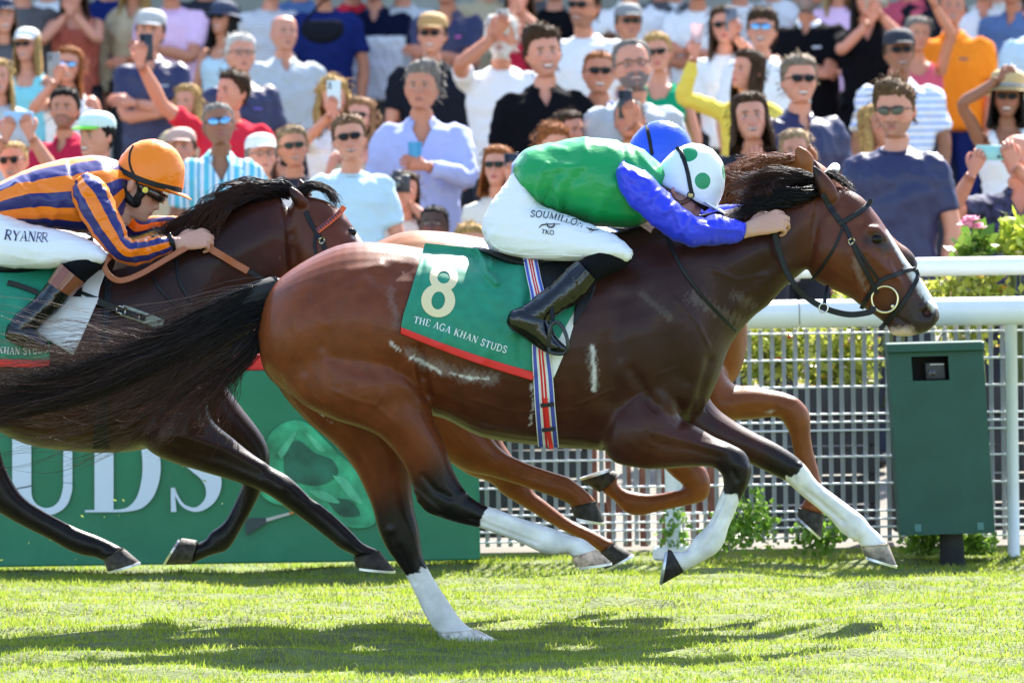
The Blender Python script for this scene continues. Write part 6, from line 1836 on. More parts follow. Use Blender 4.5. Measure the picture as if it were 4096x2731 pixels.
for line in ([(1945, 880), (1960, 960), (2010, 1000), (2100, 1018), (2220, 1020), (2330, 1025)], [(2450, 940), (2490, 985), (2490, 1035)]):
    v, f = strip(cfbr, line, 4, .001, .0016)
    sm.add(v, f)
sm.make('seam', M_breech, brc1)

# ---- rider on the left: orange and navy stripes
ORG, NVY = (.90, .20, .002), (.016, .016, .14)
M_str = satin('orange and navy striped silk', ORG, bands=([(0, NVY), (.06, ORG), (.56, NVY)], ('UV', 0), 7.0))
M_strs = satin('orange and navy striped sleeve silk', ORG, bands=([(0, ORG), (.5, NVY)], ('UV', 0), 5.0))
M_orange = satin('orange cap silk', (.92, .22, .002))
torso2 = [(-60, 800, 10, 900, .12, 0), (-30, 745, 40, 905, .145, 0), (40, 705, 110, 908, .165, 0), (120, 672, 215, 912, .18, 0), (204, 648, 330, 935, .19, 0), (306, 630, 420, 930, .19, 0), (400, 625, 480, 890, .17, 0), (455, 638, 510, 830, .12, 0), (480, 652, 528, 806, .084, 0), (506, 676, 552, 806, .064, 0)]
sleeve2 = [(352, 688, 290, 740, .045, -.14), (372, 696, 288, 790, .064, -.175), (420, 730, 318, 862, .07, -.21), (455, 800, 362, 934, .068, -.235), (488, 880, 420, 1000, .064, -.25), (530, 960, 474, 1048, .062, -.25), (580, 955, 522, 1064, .058, -.235),
           (625, 946, 590, 1052, .050, -.21), (665, 940, 650, 1028, .043, -.19), (682, 940, 690, 1008, .036, -.18)]
fsleeve2 = [(500, 700, 420, 780, .06, .14), (540, 800, 470, 900, .065, .19), (580, 860, 520, 960, .06, .21), (640, 862, 610, 935, .052, .19), (700, 862, 680, 925, .042, .16), (738, 872, 728, 915, .034, .14)]
seat2 = [(-60, 800, 20, 905, .12, 0), (-115, 865, 60, 960, .155, 0), (-160, 930, 60, 1030, .17, 0), (-175, 990, 20, 1070, .15, 0)]
thigh2 = [(-10, 830, -150, 1040, .09, -.08), (80, 880, -60, 1070, .10, -.11), (180, 908, 60, 1074, .10, -.15), (280, 930, 170, 1076, .094, -.20), (350, 955, 270, 1070, .084, -.24), (405, 990, 350, 1062, .070, -.27), (428, 1018, 400, 1062, .05, -.28)]
shin2 = [(262, 1050, 422, 1025, .056, -.275), (248, 1058, 412, 1065, .060, -.28), (242, 1078, 350, 1120, .056, -.285), (215, 1105, 310, 1170, .05, -.29)]
shaft2 = [(242, 1058, 336, 1135, .060, -.295), (192, 1128, 284, 1186, .058, -.305), (150, 1180, 240, 1240, .055, -.315), (105, 1220, 185, 1285, .05, -.325), (60, 1260, 140, 1330, .048, -.335), (34, 1300, 115, 1350, .045, -.34)]
foot2 = [(40, 1290, 25, 1355, .03, -.345), (95, 1290, 50, 1375, .043, -.345), (140, 1310, 105, 1392, .045, -.345), (165, 1345, 150, 1400, .042, -.345), (190, 1365, 185, 1405, .028, -.345)]
hc2 = P(556, 748, Y2 - .01)
hb2 = P(597, 713, Y2)
jr2, b2, j2, s2, bb2_, hm2, hmesh2, ax2, Rm2, brc2, jk2 = rider('jockey in orange and navy striped silks with an orange cap, on the black horse', Y2, torso2, sleeve2, fsleeve2, seat2, thigh2, shin2, shaft2, foot2, hc2, math.radians(29), -.15,
    [(P(712, 975, Y2 - .175), frame((.97, .1, .20), (.1, -.75, .62)), dict(curl=1.05, sc=1.12, thumb=.9), False), (P(745, 885, Y2 + .12), frame((.9, 0, .42), (-.3, .2, .9)), dict(curl=.75, sc=1.05), True)],
    M_str, M_strs, dict(c=hb2, fwd=(263, -92), a=.131, b=.102, h=.146, m=M_orange, Y=Y2, peak=.048, low=.028),
    folds=[([(60, 730), (120, 780), (150, 860)], .008, 12), ([(110, 700), (190, 780)], -.007, 14), ([(200, 900), (240, 800)], .008, 14), ([(280, 650), (290, 700)], -.008, 12), ([(300, 760), (330, 860)], -.010, 16)],
    sfolds=[([(340, 790), (420, 790)], -.008, 9), ([(330, 760), (400, 740)], .007, 9), ([(400, 870), (460, 850)], .007, 9), ([(470, 960), (520, 940)], -.008, 9), ([(545, 960), (545, 1010)], .008, 8), ([(590, 950), (600, 990)], -.006, 8), ([(630, 950), (640, 985)], .006, 7)],
    cuff_m=mat('brown boot leather', (.22, .062, .025), .3, coat=.3), far=(8, -12), hk=dict(nose=1.15))
cfh2 = Conform(*hmesh2, Y2)
v, f = strip(cfh2, [(468, 668), (500, 690), (560, 718), (620, 738), (690, 755), (728, 760)], 22, .002, .003)
mk('helmet_band', v, f, M_leather, hm2, smooth=False)
v, f = strip(cfh2, [(534, 582), (520, 610), (518, 650), (528, 685), (545, 712)], 9, .002, .003)
mk('helmet_strap', v, f, M_leather, hm2, smooth=False)
cfb2 = Conform(*b2, Y2)
v, f = strip(cfb2, [(482, 725), (495, 765), (520, 800), (545, 815), (552, 790), (570, 770)], 34, .004, .008)
mk('chin_strap', v, f, M_leather, jr2)
v, f = strip(cfb2, [(545, 722), (552, 750), (545, 790), (528, 820)], 10, .012, .004)
mk('chin_strap', v, f, M_leather, jr2, smooth=False)
goggles(jr2, Rm2, hc2, mat('yellow stud', (.75, .62, .05), .4), .0125, (.035, .016, .008))
v, f = strip(Conform(*s2, Y2), [(672, 935), (688, 968), (694, 1006)], 22, .003, .003)
mk('wrist_band', v, f, M_leather, jk2)
cfbr2 = Conform(*bb2_, Y2)
placeb2 = lambda uv: cfbr2.pts([tuple(q) for q in uv], .0035)
mb = MB()
text(mb, 'RYAN', [(14, 958), (70, 963), (142, 966)], 40, placeb2, .15, .02, .12)
text(mb, 'RR', [(140, 966), (165, 968), (192, 968)], 38, placeb2, .10, -.15, .12)
mb.make('lettering', mat('navy print', (.02, .022, .10), .6), brc2, smooth=False)
# saddle cloth, pad and girth on the black horse
cl2 = empty('saddle_cloth', P(0, 1450, Y2 - .3), 'green saddle cloth with red border and white letters on the black horse', 'saddle cloth', 'race saddle cloths')
V, F, U = patch(cf2, [(-330, 1040), (-345, 1200), (-350, 1430)], [(300, 1070), (250, 1200), (205, 1290), (198, 1442)], 60, 40, .010, (.006, 5, 5))
mk('cloth_panel', V, F, M_cloth, cl2)
cfc2 = Conform(V, F, Y2)
V, F, U = patch(cf2, [(-350, 1430), (-352, 1460)], [(199, 1440), (197, 1470)], 60, 5, .0125, (.006, 5, 5))
mk('red_border', V, F, M_redtrim, cl2)
mb = MB()
text(mb, 'KHAN STUDS', [(-8, 1412), (90, 1418), (190, 1408)], 27, lambda uv: cfc2.pts([tuple(q) for q in uv], .003), .17, .10)
mb.make('lettering', MATS['white cloth print'], cl2, smooth=False)
V, F, U = patch(cf2, [(275, 1185), (190, 1260), (122, 1318)], [(395, 1190), (340, 1320), (293, 1420)], 16, 16, .024, (.004, 6, 2))
mk('white_pad', V, F, M_white, cl2, label='white pad hanging below the boot')
V, F, U = patch(cf2, [(345, 1090), (330, 1140), (325, 1190)], [(428, 1075), (400, 1150), (388, 1218)], 10, 12, .022, (.004, 6, 3))
mk('white_pad', V, F, M_white, cl2, label='white pad in front of the knee')
sd2 = empty('racing_saddle', P(200, 1060, Y2), 'racing saddle with a buckled black surcingle on the black horse', 'saddle')
V, F = rib_loft(shift(sr, -2085, 22), Y2, 5, 24)
mk('seat', V, F, MATS['saddle leather'], sd2)
V, F, U = patch(cf2, [(418, 1100), (415, 1160), (410, 1260), (395, 1560), (370, 1795)], [(445, 1100), (444, 1160), (442, 1260), (430, 1560), (440, 1795)], 6, 40, .012)
mk('girth', V, F, M_leather, sd2)
for q in ([(30, 1130), (70, 1140), (120, 1158), (150, 1170)],):
    v, f = strip(cfc2, q, 22, .012, .004); mk('strap', v, f, M_leather, sd2, smooth=False)
v, f = strip(cf2, [(290, 1165), (340, 1185), (400, 1208), (470, 1234)], 32, .02, .004); s_ = mk('strap', v, f, M_leather, sd2, smooth=False)
v, f = strip(cf2, [(486, 1240), (540, 1258), (600, 1280), (650, 1300)], 44, .012, .004); mk('strap_end', v, f, mat('grey green webbing', (.33, .36, .28), .7), sd2, smooth=False)
v, f = strip(cf2, [(470, 1236), (520, 1254), (582, 1273)], 25, .020, .004); mk('strap', v, f, M_leather, sd2, smooth=False)
bk = MB()
y = (cf2.y(484, 1240) or Y2 - .25) - .032
for a, b in (((470, 1222), (505, 1232)), ((505, 1232), (497, 1258)), ((497, 1258), (464, 1248)), ((464, 1248), (470, 1222)), ((558, 1258), (554, 1278))):
    bk.add(*tube([P(*a, y), P(*b, y)], [.0032, .0032], 6))
bk.make('buckle', M_metal, s_)['kind'] = 'stuff'

# ---- rider of the chestnut horse, mostly hidden: blue cap
dx, dy_ = -160, -95
torso3 = shift(torso1, -10, 8); sleeve3 = shift(sleeve1, -30, -20); fs3 = shift(fsleeve1, -30, -30)
torso3 = [(r[0], r[1], r[2], r[3], r[4] * .9, r[5]) for r in torso3]
M_blue = satin('royal blue silk', (.018, .085, .62)); M_blue_lit = satin('sunlit blue silk', (.25, .38, .75))  # second silk: blue jacket with the sunlight on its back put into the colour
jr3 = rider('jockey in a royal blue cap, mostly hidden behind the green rider', Y3, torso3, sleeve3, fs3, shift(seat1, 60, 20), shift(thigh1, 50, 0), shift(shin1, 50, 0), shift(shaft1, 50, 0), shift(foot1, 50, 0),
            P(2602, 655, Y3), math.radians(34), -.1,
            [(P(2960, 890, Y3 - .155), hR1, dict(curl=1.0, sc=1.1), False), (P(2975, 830, Y3 + .14), frame((.98, -.1, .1), (0, .5, .85)), dict(curl=1.0, sc=1.1), True)],
            M_blue_lit, M_b, dict(c=P(2634, 640, Y3), fwd=(250, -95), a=.125, b=.100, h=.150, m=M_blue, Y=Y3, peak=.04), far=(8, -12))
v, f = strip(Conform(*jr3[6], Y3), [(2584, 492), (2592, 530), (2600, 570), (2608, 620)], 15, .002, .003)
mk('helmet_strap', v, f, M_leather, jr3[5], smooth=False)
# ------------------------------------------------------------------ the crowd
PALE, TAN, BRN, DRK = (.64, .285, .185), (.54, .225, .13), (.30, .13, .07), (.075, .036, .024)
HB, HD, HG, HW, HY, HR = (.050, .026, .013), (.014, .010, .008), (.20, .18, .16), (.58, .56, .52), (.40, .25, .09), (.26, .085, .022)
M_lens = mat('sunglass lens', (.006, .006, .007), .15, spec=.18)
M_lens_b = mat('mirror lens', (.18, .42, .70), .12, metal=.6)
M_lens_g = mat('green lens', (.012, .022, .012), .15, spec=.25)
M_frame = mat('glasses frame', (.02, .018, .018), .35)
def cloth(name, col, **kw):
    return mat(name, col, .95, spec=.06, bump=(14, .6, (1, 1, .8), .02), **kw)
def bandcloth(name, stops, sock, sc):
    return mat(name, rough=.85, bands=(stops, sock, sc), bump=(14, .5, (1, 1, .8), .02))
TOPS = {k: cloth(k + ' cloth', c) for k, c in dict(navy=(.006, .0085, .028), charcoal=(.012, .014, .021), black=(.006, .006, .008), white=(.80, .80, .80), grey=(.50, .53, .54), lavender=(.44, .48, .76), sky=(.52, .68, .76), red=(.62, .03, .055),
        crimson=(.46, .02, .055), orange=(.85, .24, .02), yellow=(.80, .62, .10), pink=(.78, .52, .72), beige=(.52, .42, .27), turq=(.25, .66, .72), dgrey=(.034, .036, .046), blue=(.012, .022, .12), steel=(.10, .17, .33), green=(.01, .30, .14), rose=(.62, .10, .15), cream=(.72, .66, .58), mid=(.11, .105, .11)).items()}
TOPS['rust'] = mat('rust dotted cloth', (.40, .085, .05), .85, noise=(70, .55))
TOPS['flower'] = mat('blue patterned cloth', (.22, .26, .40), .85, noise=(26, .95))
TOPS['navyflower'] = mat('navy patterned cloth', (.035, .04, .09), .85, noise=(30, .95))
TOPS['stripe'] = bandcloth('white and pale blue striped cloth', [(0, (.78, .80, .84)), (.62, (.34, .46, .78))], ('Object', 2), 24)
TOPS['finestripe'] = bandcloth('grey striped cloth', [(0, (.62, .62, .64)), (.7, (.42, .42, .46))], ('Object', 2), 40)
TOPS['plaid'] = bandcloth('turquoise checked cloth', [(0, (.10, .50, .62)), (.35, (.62, .78, .82)), (.55, (.10, .40, .55)), (.75, (.75, .80, .85))], ('Object', 0), 13)
SH_RINGS = [(-.152, .060, .062, .014), (-.172, .076, .068, .016), (-.192, .108, .078, .020), (-.220, .156, .092, .020), (-.256, .192, .106, .016), (-.300, .206, .118, .008), (-.38, .203, .126, .002), (-.50, .188, .124, 0), (-.60, .180, .122, 0), (-.70, .184, .126, 0), (-.80, .190, .130, 0)]
crowd_n = [0]
HOLD = {}

def sstep(x): x = np.clip(x, 0, 1); return x * x * (3 - 2 * x)

def crowd_person(u, v, hp, label, top='navy', neck='crew', sl='s', hair=('short', HB), skin=PALE, yaw=0, pitch=-8, gl=None, cap=None, L=None, R=None, mouth=0, beard=None, stubble=0, fem=0, fat=1.0, legs='dgrey',
                 tilt=0, Ymin=6.3, sc=1.0, logo=None, collar=None, moust=False, group=None, build=1.0):
    crowd_n[0] += 1; sd = crowd_n[0]
    rng = random.Random(sd * 7 + 3)
    if yaw == 0: yaw = rng.uniform(-15, 15)
    if tilt == 0: tilt = rng.uniform(-6, 6)
    pitch += rng.uniform(-5, 4)
    if mouth == 0 and rng.random() < .45: mouth = rng.uniform(.3, .8)
    Dv = float(np.interp(v, [-90, 0, 100, 200, 300, 400, 500, 650, 900], [50, 47.5, 44.5, 41.2, 38.4, 36, 34, 32.4, 31.4]))
    D = max(.62 * Dv + .38 * FPX * .243 / hp, 25 + Ymin)
    sc = hp * D / (FPX * .243)
    Y = D - 25
    C = P(u, v, Y)
    fz = floor_z(Y)
    root = empty('person', (C[0], Y, fz), label, 'person', 'spectators standing behind the rails')
    S = (.95 if fem else 1.0) * sc
    hcol = hair[1]
    lip = (.40, .12, .11) if not fem else (.52, .09, .11)
    if skin[0] < .12: lip = (.10, .035, .03)
    V0, F0, C0, ears, X = head_mesh(skin, hcol, lip, n=36, k=2, beard=beard, stubble=stubble, mouth=mouth, fat=fat, wide=1.06 if fem else 1.10, jaw=.90 if fem else .95, brow=.8 if fem else 1.1, nose=.85 if fem else 1.0)
    if moust:
        x, y, z = V0.T
        mk_ = (np.abs(z + .0600 + np.abs(x) * .12) < .0040) & (np.abs(x) < .021) & (y < -.05)
        C0[mk_] = C0[mk_] * .25 + np.array(hcol) * .75
    yaw0 = yaw
    Rh = rotm('Z', math.radians(yaw)) @ rotm('X', math.radians(pitch)) @ rotm('Y', math.radians(tilt))
    def turn(W):
        W = np.asarray(W, float)
        a = sstep((W[:, 2] + .195) / .09)[:, None]
        return W * (1 - a) + (W @ Rh.T) * a
    by = 0.0 if not ((L is None or isinstance(L, str)) and (R is None or isinstance(R, str))) else math.radians(rng.uniform(-24, 24))
    Rb = rotm('Z', by)
    def wl(W): return (W * S) @ Rb.T + C
    full = lambda W: np.asarray(W, float) @ Rh.T
    for T in (L, R):
        if T is not None and not isinstance(T, str): HOLD[label] = (Y + T[2] + .01, C)
    body = MB()
    w_ = .88 if fem else 1.0
    Vb = V0.copy(); low = Vb[:, 2] < -.185
    Vb[low, 0] *= w_
    if sl != 'n' and neck not in ('tank', 'strap'): Vb[low, 0] *= .80; Vb[low, 1] *= .92; Vb[low, 2] -= .012 * sstep((-.185 - Vb[low, 2]) / .03)
    body.add(wl(turn(Vb)), F0, C0)
    for ev, ef, ec in ears: body.add(wl(full(ev)), ef, ec)
    # arms
    sw = .184 * w_ * build
    sleeves = []
    for sg, T in ((-1, L), (1, R)):
        sh = np.array([sg * sw, .018, -.260])
        xdir = None
        if T is None: T = 'down'
        if isinstance(T, str):
            wr = {'down': np.array([sg * .225, -.04, -.80]), 'cross': np.array([-sg * .085, -.19 - .025 * (sg > 0), -.475 + .03 * sg]), 'hip': np.array([sg * .15, -.14, -.68]), 'fold': np.array([sg * .03, -.24, -.56])}[T]
        else:
            wr = ((P(T[0], T[1], Y + T[2]) - C) / S) @ Rb
            if len(T) > 3: xdir = T[3]
        d = wr - sh; ln = np.linalg.norm(d)
        a1, a2 = .285, .255
        if ln > (a1 + a2) * .985:
            k = ln / ((a1 + a2) * .985); a1 *= k; a2 *= k
        co = (a1 * a1 + ln * ln - a2 * a2) / (2 * a1 * ln); co = max(-1, min(1, co))
        dn = d / ln
        pole = np.array([sg * .75, .05, -.75])
        if T == 'cross': pole = np.array([sg * .9, .15, -.5])
        pole = pole - dn * (pole @ dn); pole /= np.linalg.norm(pole) + 1e-9
        el = sh + dn * a1 * co + pole * a1 * math.sqrt(max(0, 1 - co * co))
        thin = .86 if fem else 1.0
        pts = [sh + [-sg * .03, 0, .0], sh, sh * .5 + el * .5, el, el * .55 + wr * .45, wr]
        rad = np.array([.052, .052, .047, .041, .042, .029]) * thin
        if sl != 'n': rad[:2] = .040 * thin; pts[0] = sh + [0, 0, -.02]
        body.add(*[(wl(v_), f_) for v_, f_ in [tube(pts, rad, 10, 3)]][0], np.array(skin) * [1, .95, .92])
        fd = (wr - el) / np.linalg.norm(wr - el)
        x_ = xdir if xdir is not None else fd + (np.array([0, 0, .5]) if not isinstance(T, str) else 0)
        zb = np.array([-sg * .1, -1.0, .15]) if not isinstance(T, str) else (np.array([sg * .8, -.5, .1]) if T == 'down' else np.array([0, -.9, .5]))
        Rm = frame(x_, zb)
        hv, hf = hand_mesh(curl=.75 if not isinstance(T, str) else .45, n=6, sc=.98 * thin, thumb=.5)
        if (sg > 0): hv = hv * [1, -1, 1]
        if isinstance(T, str): hv = hv * [1, 1, 1]
        body.add(wl(hv @ Rm.T + wr + fd * .025), hf, np.array(skin) * [1.02, .92, .88])
        if sl in ('s', 'l'):
            if sl == 's':
                e2 = sh * .28 + el * .72
                sp = [sh + [-sg * .06, 0, .012], sh, sh * .6 + el * .4, e2]; sr_ = [.058, .063, .063, .066]
            else:
                sp = [sh + [-sg * .06, 0, .012], sh, sh * .5 + el * .5, el, el * .5 + wr * .5, wr * .93 + el * .07]; sr_ = [.058, .062, .060, .057, .054, .042]
            sleeves.append(tube(sp, np.array(sr_) * thin * (1 if build < 1.1 else 1.08), 14, 3, bulge=.05))
    body.make('body', M_skin, root, cols=True)
    # shirt
    rings = []
    for z, wx, dy, yc in SH_RINGS:
        if neck in ('tank', 'strap') and z > -.235: continue
        if neck == 'crew' and z > -.162: continue
        kx = (w_ if z < -.2 else 1.0) * (build if z < -.2 else 1); ky = (build if z < -.3 else 1)
        t = np.linspace(0, 2 * PI, 32, endpoint=False)
        cx, sx = np.cos(t), np.sin(t)
        x = wx * kx * np.sign(cx) * np.abs(cx) ** .85; y = yc + dy * ky * sx
        zz = np.full(32, z)
        if neck in ('tank', 'strap') and z > -.26: zz = zz - .035; x = x * .9
        if fem and -.5 < z < -.28: y = y - .022 * np.exp(-((np.abs(x) - .075) / .055) ** 2) * (sx < 0) * math.exp(-((z + .38) / .07) ** 2) * 1.4
        if z > -.20: zz = zz + .022 * sx
        rings.append(np.stack([x, y, zz], 1))
    pv, pf = skin_rings(np.array(rings), bulge=.03)
    V = [pv]; F = list(pf); n = len(pv)
    for v_, f_ in sleeves:
        V.append(v_); F += [tuple(i + n for i in q) for q in f_]; n += len(v_)
    if neck in ('tank', 'strap'):
        for sg in (-1, 1):
            wd = .030 if neck == 'tank' else .012
            v_, f_ = tube([(sg * .085, -.088, -.285), (sg * .095, -.062, -.235), (sg * .098, .012, -.205), (sg * .092, .075, -.235), (sg * .085, .1, -.29)], [wd] * 5, 10, 3, flat=.5, up=(0, 1, .3))
            V.append(v_); F += [tuple(i + n for i in q) for q in f_]; n += len(v_)
    W, F2, E = remesh(np.concatenate(V), F, .0165, 3)
    N = normals(W, F2)
    sdv = W + sd * 1.7
    W = W + N * (.008 * vnoise(sdv * [1, 1, 1.6], 3.4, sd % 7) + .010 * ((1 - np.abs(vnoise(sdv * [1.3, .5, .8] + .6 * W[:, [2, 0, 1]], 4.2, sd % 5))) ** 4 - .35))[:, None]
    if neck in ('polo', 'v', 'open'):
        zv = {'polo': -.262, 'v': -.275, 'open': -.315}[neck]
        keep = []
        for f in F2:
            c = W[list(f)].mean(0)
            if c[1] < -.01 and c[2] > zv and abs(c[0]) < (c[2] - zv) * .50 + .004: continue
            keep.append(f)
        F2 = keep
        ln_ = (W[:, 2] - zv) * .50 + .004
        nr = (W[:, 1] < 0) & (W[:, 2] > zv - .012) & (W[:, 2] < -.15) & (np.abs(np.abs(W[:, 0]) - ln_) < .0125)
        W[nr, 0] = np.where(W[nr, 0] < 0, -1, 1) * np.maximum(ln_[nr], 0)
    elif neck == 'crew' or neck == 'tank':
        F2 = [f for f in F2 if not (W[list(f)].mean(0)[2] > (-.176 if neck == 'crew' else 9) and np.linalg.norm(W[list(f)].mean(0)[:2] - [0, .012]) < .066)]
    ms = [TOPS.get(top, TOPS['navy'])]
    sc_ = None
    if top == 'bigstripe':
        ms = [mat('colour block cloth', rough=.95, spec=.06, attr=True, bump=(14, .6, (1, 1, .8), .02))]
        z_ = W[:, 2]; body_ = (np.abs(W[:, 0]) < .19 * build)
        sc_ = np.tile((.006, .0085, .028), (len(W), 1))
        sc_[body_ & (z_ < -.36)] = (.80, .80, .82)
        sc_[body_ & (z_ < -.45)] = (.62, .60, .68)
        sc_[body_ & (z_ < -.45) & ((z_ * 30) % 1 < .5)] = (.76, .76, .80)
    shirt = mk('shirt', wl(W), F2, ms, root, cols=sc_)
    if neck in ('polo', 'open'):
        R_ = []
        op = .42 if neck == 'polo' else .62
        for q in np.linspace(op, 2 * PI - op, 26):
            d = np.array([math.sin(q), -math.cos(q), 0])
            fr = max(0, math.cos(q))
            zt = -.158 - .022 * fr
            b = np.array([0, .014, 0]) + d * [.063, .064, 0]; b2 = np.array([0, .016, 0]) + d * [.088, .084, 0]
            R_.append([b + [0, 0, zt], b + d * .005 + [0, 0, zt + .004], b2 + [0, 0, -.197 - .038 * fr ** 2], b2 - d * .004 + [0, 0, -.201 - .038 * fr ** 2]])
        v_, f_ = skin_rings(np.array(R_), bulge=0)
        mk('collar', wl(v_), f_, TOPS[collar or top], shirt)
    elif neck == 'crew':
        v_, f_ = torus((0, 0, 0), .066, .0065, 24, 6)
        v_ = v_[:, [0, 2, 1]]
        v_[:, 2] += -.176 + .26 * v_[:, 1]; v_[:, 1] += .014
        mk('neckband', wl(v_), f_, TOPS[collar or top], shirt)
    if neck in ('polo', 'open') and top != 'bigstripe':
        z0, z1 = (-.262, -.36) if neck == 'polo' else (-.315, -.70)
        bv = bvh_of(W, F2); zz_ = np.linspace(z0, z1, 8); row = []
        for z in zz_:
            h = bv.ray_cast(Vector((0, -.5, z)), Vector((0, 1, 0)), 1.0)
            row.append((h[0][1] if h[0] else -.12) - .004)
        v_, f_ = skin_rings(np.array([[(-.016, y + .006, z), (-.016, y, z), (.016, y - .001, z), (.016, y + .006, z)] for y, z in zip(row, zz_)]), bulge=0)
        mk('button_placket', wl(v_), f_, TOPS[top], shirt, smooth=False)
    if logo:
        v_, f_ = box((.085, -.117, -.335), (.028, .004, .007))
        mk('chest_logo', wl(v_), f_, cloth('logo ' + str(logo), logo), shirt, smooth=False)
    # trousers down to the step
    lg = MB()
    hipz = C[2] - .76 * S
    for sg in (-1, 1):
        x = C[0] + sg * .085
        lg.add(*tube([(x, Y, hipz + .05), (x, Y, hipz - .12), (x + sg * .01, Y - .01, (hipz + fz) / 2), (x + sg * .012, Y, fz + .05)], [.10, .095, .068, .055], 10, 2))
    lg.add(*ellipsoid((C[0], Y, hipz + .02), (.172, .115, .12), 14, 8))
    lg.make('trousers', TOPS[legs], root)
    sm_ = MB()
    for sg in (-1, 1):
        sm_ = MB(); sm_.add(*ellipsoid((C[0] + sg * .1, Y - .05, fz + .03), (.05, .13, .045), 10, 6)); sm_.make('shoe', M_frame, root)
    # hair
    st = hair[0]
    gx = X.reshape(-1, 3)
    ang = np.degrees(np.abs(np.arctan2(gx[:, 0], -(gx[:, 1] - .01))))
    front = {'short': .078, 'swept': .076, 'buzz': .074, 'rec': .098, 'bald': 9, 'ring': .2, 'curly': .068, 'long': .080, 'bob': .078, 'fringe': .052, 'up': .080}[st]
    hz = np.interp(ang, [0, 38, 52, 74, 92, 112, 180], [front, front - .004, .056 if st != 'rec' else .085, .014, -.022, -.052, -.092])
    hz = hz + .007 * vnoise(gx + sd, 24, 6)
    if st == 'ring': hz = np.where(gx[:, 2] > .052, 9, np.interp(ang, [0, 62, 70, 92, 112, 180], [9, 9, .0, -.018, -.045, -.088]))
    if st == 'bald': hz = hz * 0 + 9
    msk = sstep((gx[:, 2] - hz) / .012 + .5)
    if st == 'ring': msk = msk * sstep((.062 - gx[:, 2]) / .02)
    topf = sstep((gx[:, 2] - .03) / .08)
    t = {'short': .010 + .009 * topf, 'swept': .010 + .018 * topf, 'buzz': .005 + 0 * topf, 'rec': .008 + .006 * topf, 'bald': 0 * topf, 'ring': .009 + 0 * topf, 'curly': .030 + .014 * topf, 'long': .014 + .010 * topf, 'bob': .016 + .010 * topf, 'fringe': .014 + .014 * topf, 'up': .010 + .010 * topf}[st]
    nd = gx - [0, .010, -.01]; nd /= np.linalg.norm(nd, axis=1)[:, None]
    if st == 'swept': t = t * (1 + .5 * np.clip(gx[:, 0] / .06, -1, 1) * (1 if sd % 2 else -1)) + .010 * topf * (gx[:, 1] < -.03)
    nzs = {'curly': .018, 'swept': .011, 'short': .008, 'fringe': .008}.get(st, .005)
    t = t + nzs * vnoise(gx * [1, 1, .7] + sd, 16 if st != 'curly' else 22, sd % 9) * msk
    HV = gx + nd * (-.006 + (t + .006) * msk)[:, None]
    m_, n_ = X.shape[:2]
    HF = []
    for i in range(m_ - 1):
        if X[i, :, 2].mean() < -.16: break
        for j in range(n_):
            q = (i * n_ + j, i * n_ + (j + 1) % n_, (i + 1) * n_ + (j + 1) % n_, (i + 1) * n_ + j)
            if max(msk[a] for a in q) > .03: HF.append(q)
    if HF and st != 'bald':
        hc = np.tile(np.array(hcol), (len(HV), 1)) * (1 + .35 * vnoise(gx * [1, 1, .2] + sd, 34, 3))[:, None]
        hr = mk('hair', wl(full(HV)), HF, M_hair, root, cols=hc)
        cand = np.flatnonzero(msk > .6)
        if len(cand) > 20 and not cap:
            q_ = np.array(rng.choices(list(cand), k=150))
            base = HV[q_]
            sweep = np.stack([np.full(150, .5 if sd % 2 else -.5), np.full(150, -.25), np.full(150, -.35)], 1) + np.random.default_rng(sd).normal(size=(150, 3)) * .35
            if st in ('long', 'bob'): sweep = np.stack([gx[q_, 0] * 8, gx[q_, 1] * 2, np.full(150, -1.0)], 1)
            ln_ = (.022 + .022 * np.random.default_rng(sd + 5).random((150, 1))) * (1.3 if st in ('curly', 'swept', 'long') else (.5 if st in ('buzz', 'ring', 'rec') else 1))
            p1 = base + nd[q_] * ln_ * .45 + sweep * ln_ * .35; p2 = p1 + sweep * ln_ * .55 + nd[q_] * ln_ * .05
            tv = []; tf = []
            r_ = .0032
            for a_ in range(3):
                o_ = np.stack([np.full(150, math.cos(a_ * 2.1)), np.full(150, math.sin(a_ * 2.1)), np.zeros(150)], 1)
                tv += [base - nd[q_] * .004 + o_ * r_ * 1.2, p1 + o_ * r_, p2 + o_ * r_ * .25]
            TV = np.stack(tv, 1).reshape(-1, 3)
            b_ = (np.arange(150) * 9)[:, None]
            TF = np.concatenate([b_ + [i * 3 + k, ((i + 1) % 3) * 3 + k, ((i + 1) % 3) * 3 + k + 1, i * 3 + k + 1] for i in range(3) for k in range(2)])
            tc_ = np.repeat(np.array(hcol)[None] * (.6 + .9 * np.random.default_rng(sd + 9).random((150, 1))), 9, 0)
            mkfast('hair_tufts', wl(full(TV)), TF, M_hair, hr, cols=tc_)['kind'] = 'stuff'
        if st in ('long', 'bob') or (st == 'curly' and fem):
            Ln = {'long': .30, 'bob': .10, 'curly': .20}[st]
            ths = np.radians(np.linspace(62, 298, 38)); zs = np.linspace(0, 1, 14)
            O = []; I = []
            for s_ in zs:
                z = .055 - s_ * (.055 + .06 + Ln)
                fl = .012 + .03 * s_ + (.03 if st == 'curly' else .0) * math.sin(PI * min(1, s_ * 1.2))
                rx, ry = .080 + fl, .098 + fl * .9
                if z < -.17: ry += .03 * sstep((-.17 - z) / .1)
                ww = 1 + .05 * np.sin(ths * 9 + sd + s_ * 5) + (.08 * np.sin(ths * 17 + s_ * 21 + sd) if st == 'curly' else .025 * np.sin(ths * 23 + sd + s_ * 7))
                zz = z - .02 * np.cos(ths * 7 + sd) * s_
                O.append(np.stack([np.sin(ths) * rx * ww, .008 - np.cos(ths) * ry * ww, zz], 1))
                I.append(np.stack([np.sin(ths) * (rx * ww - .016), .008 - np.cos(ths) * (ry * ww - .016), zz + .004], 1))
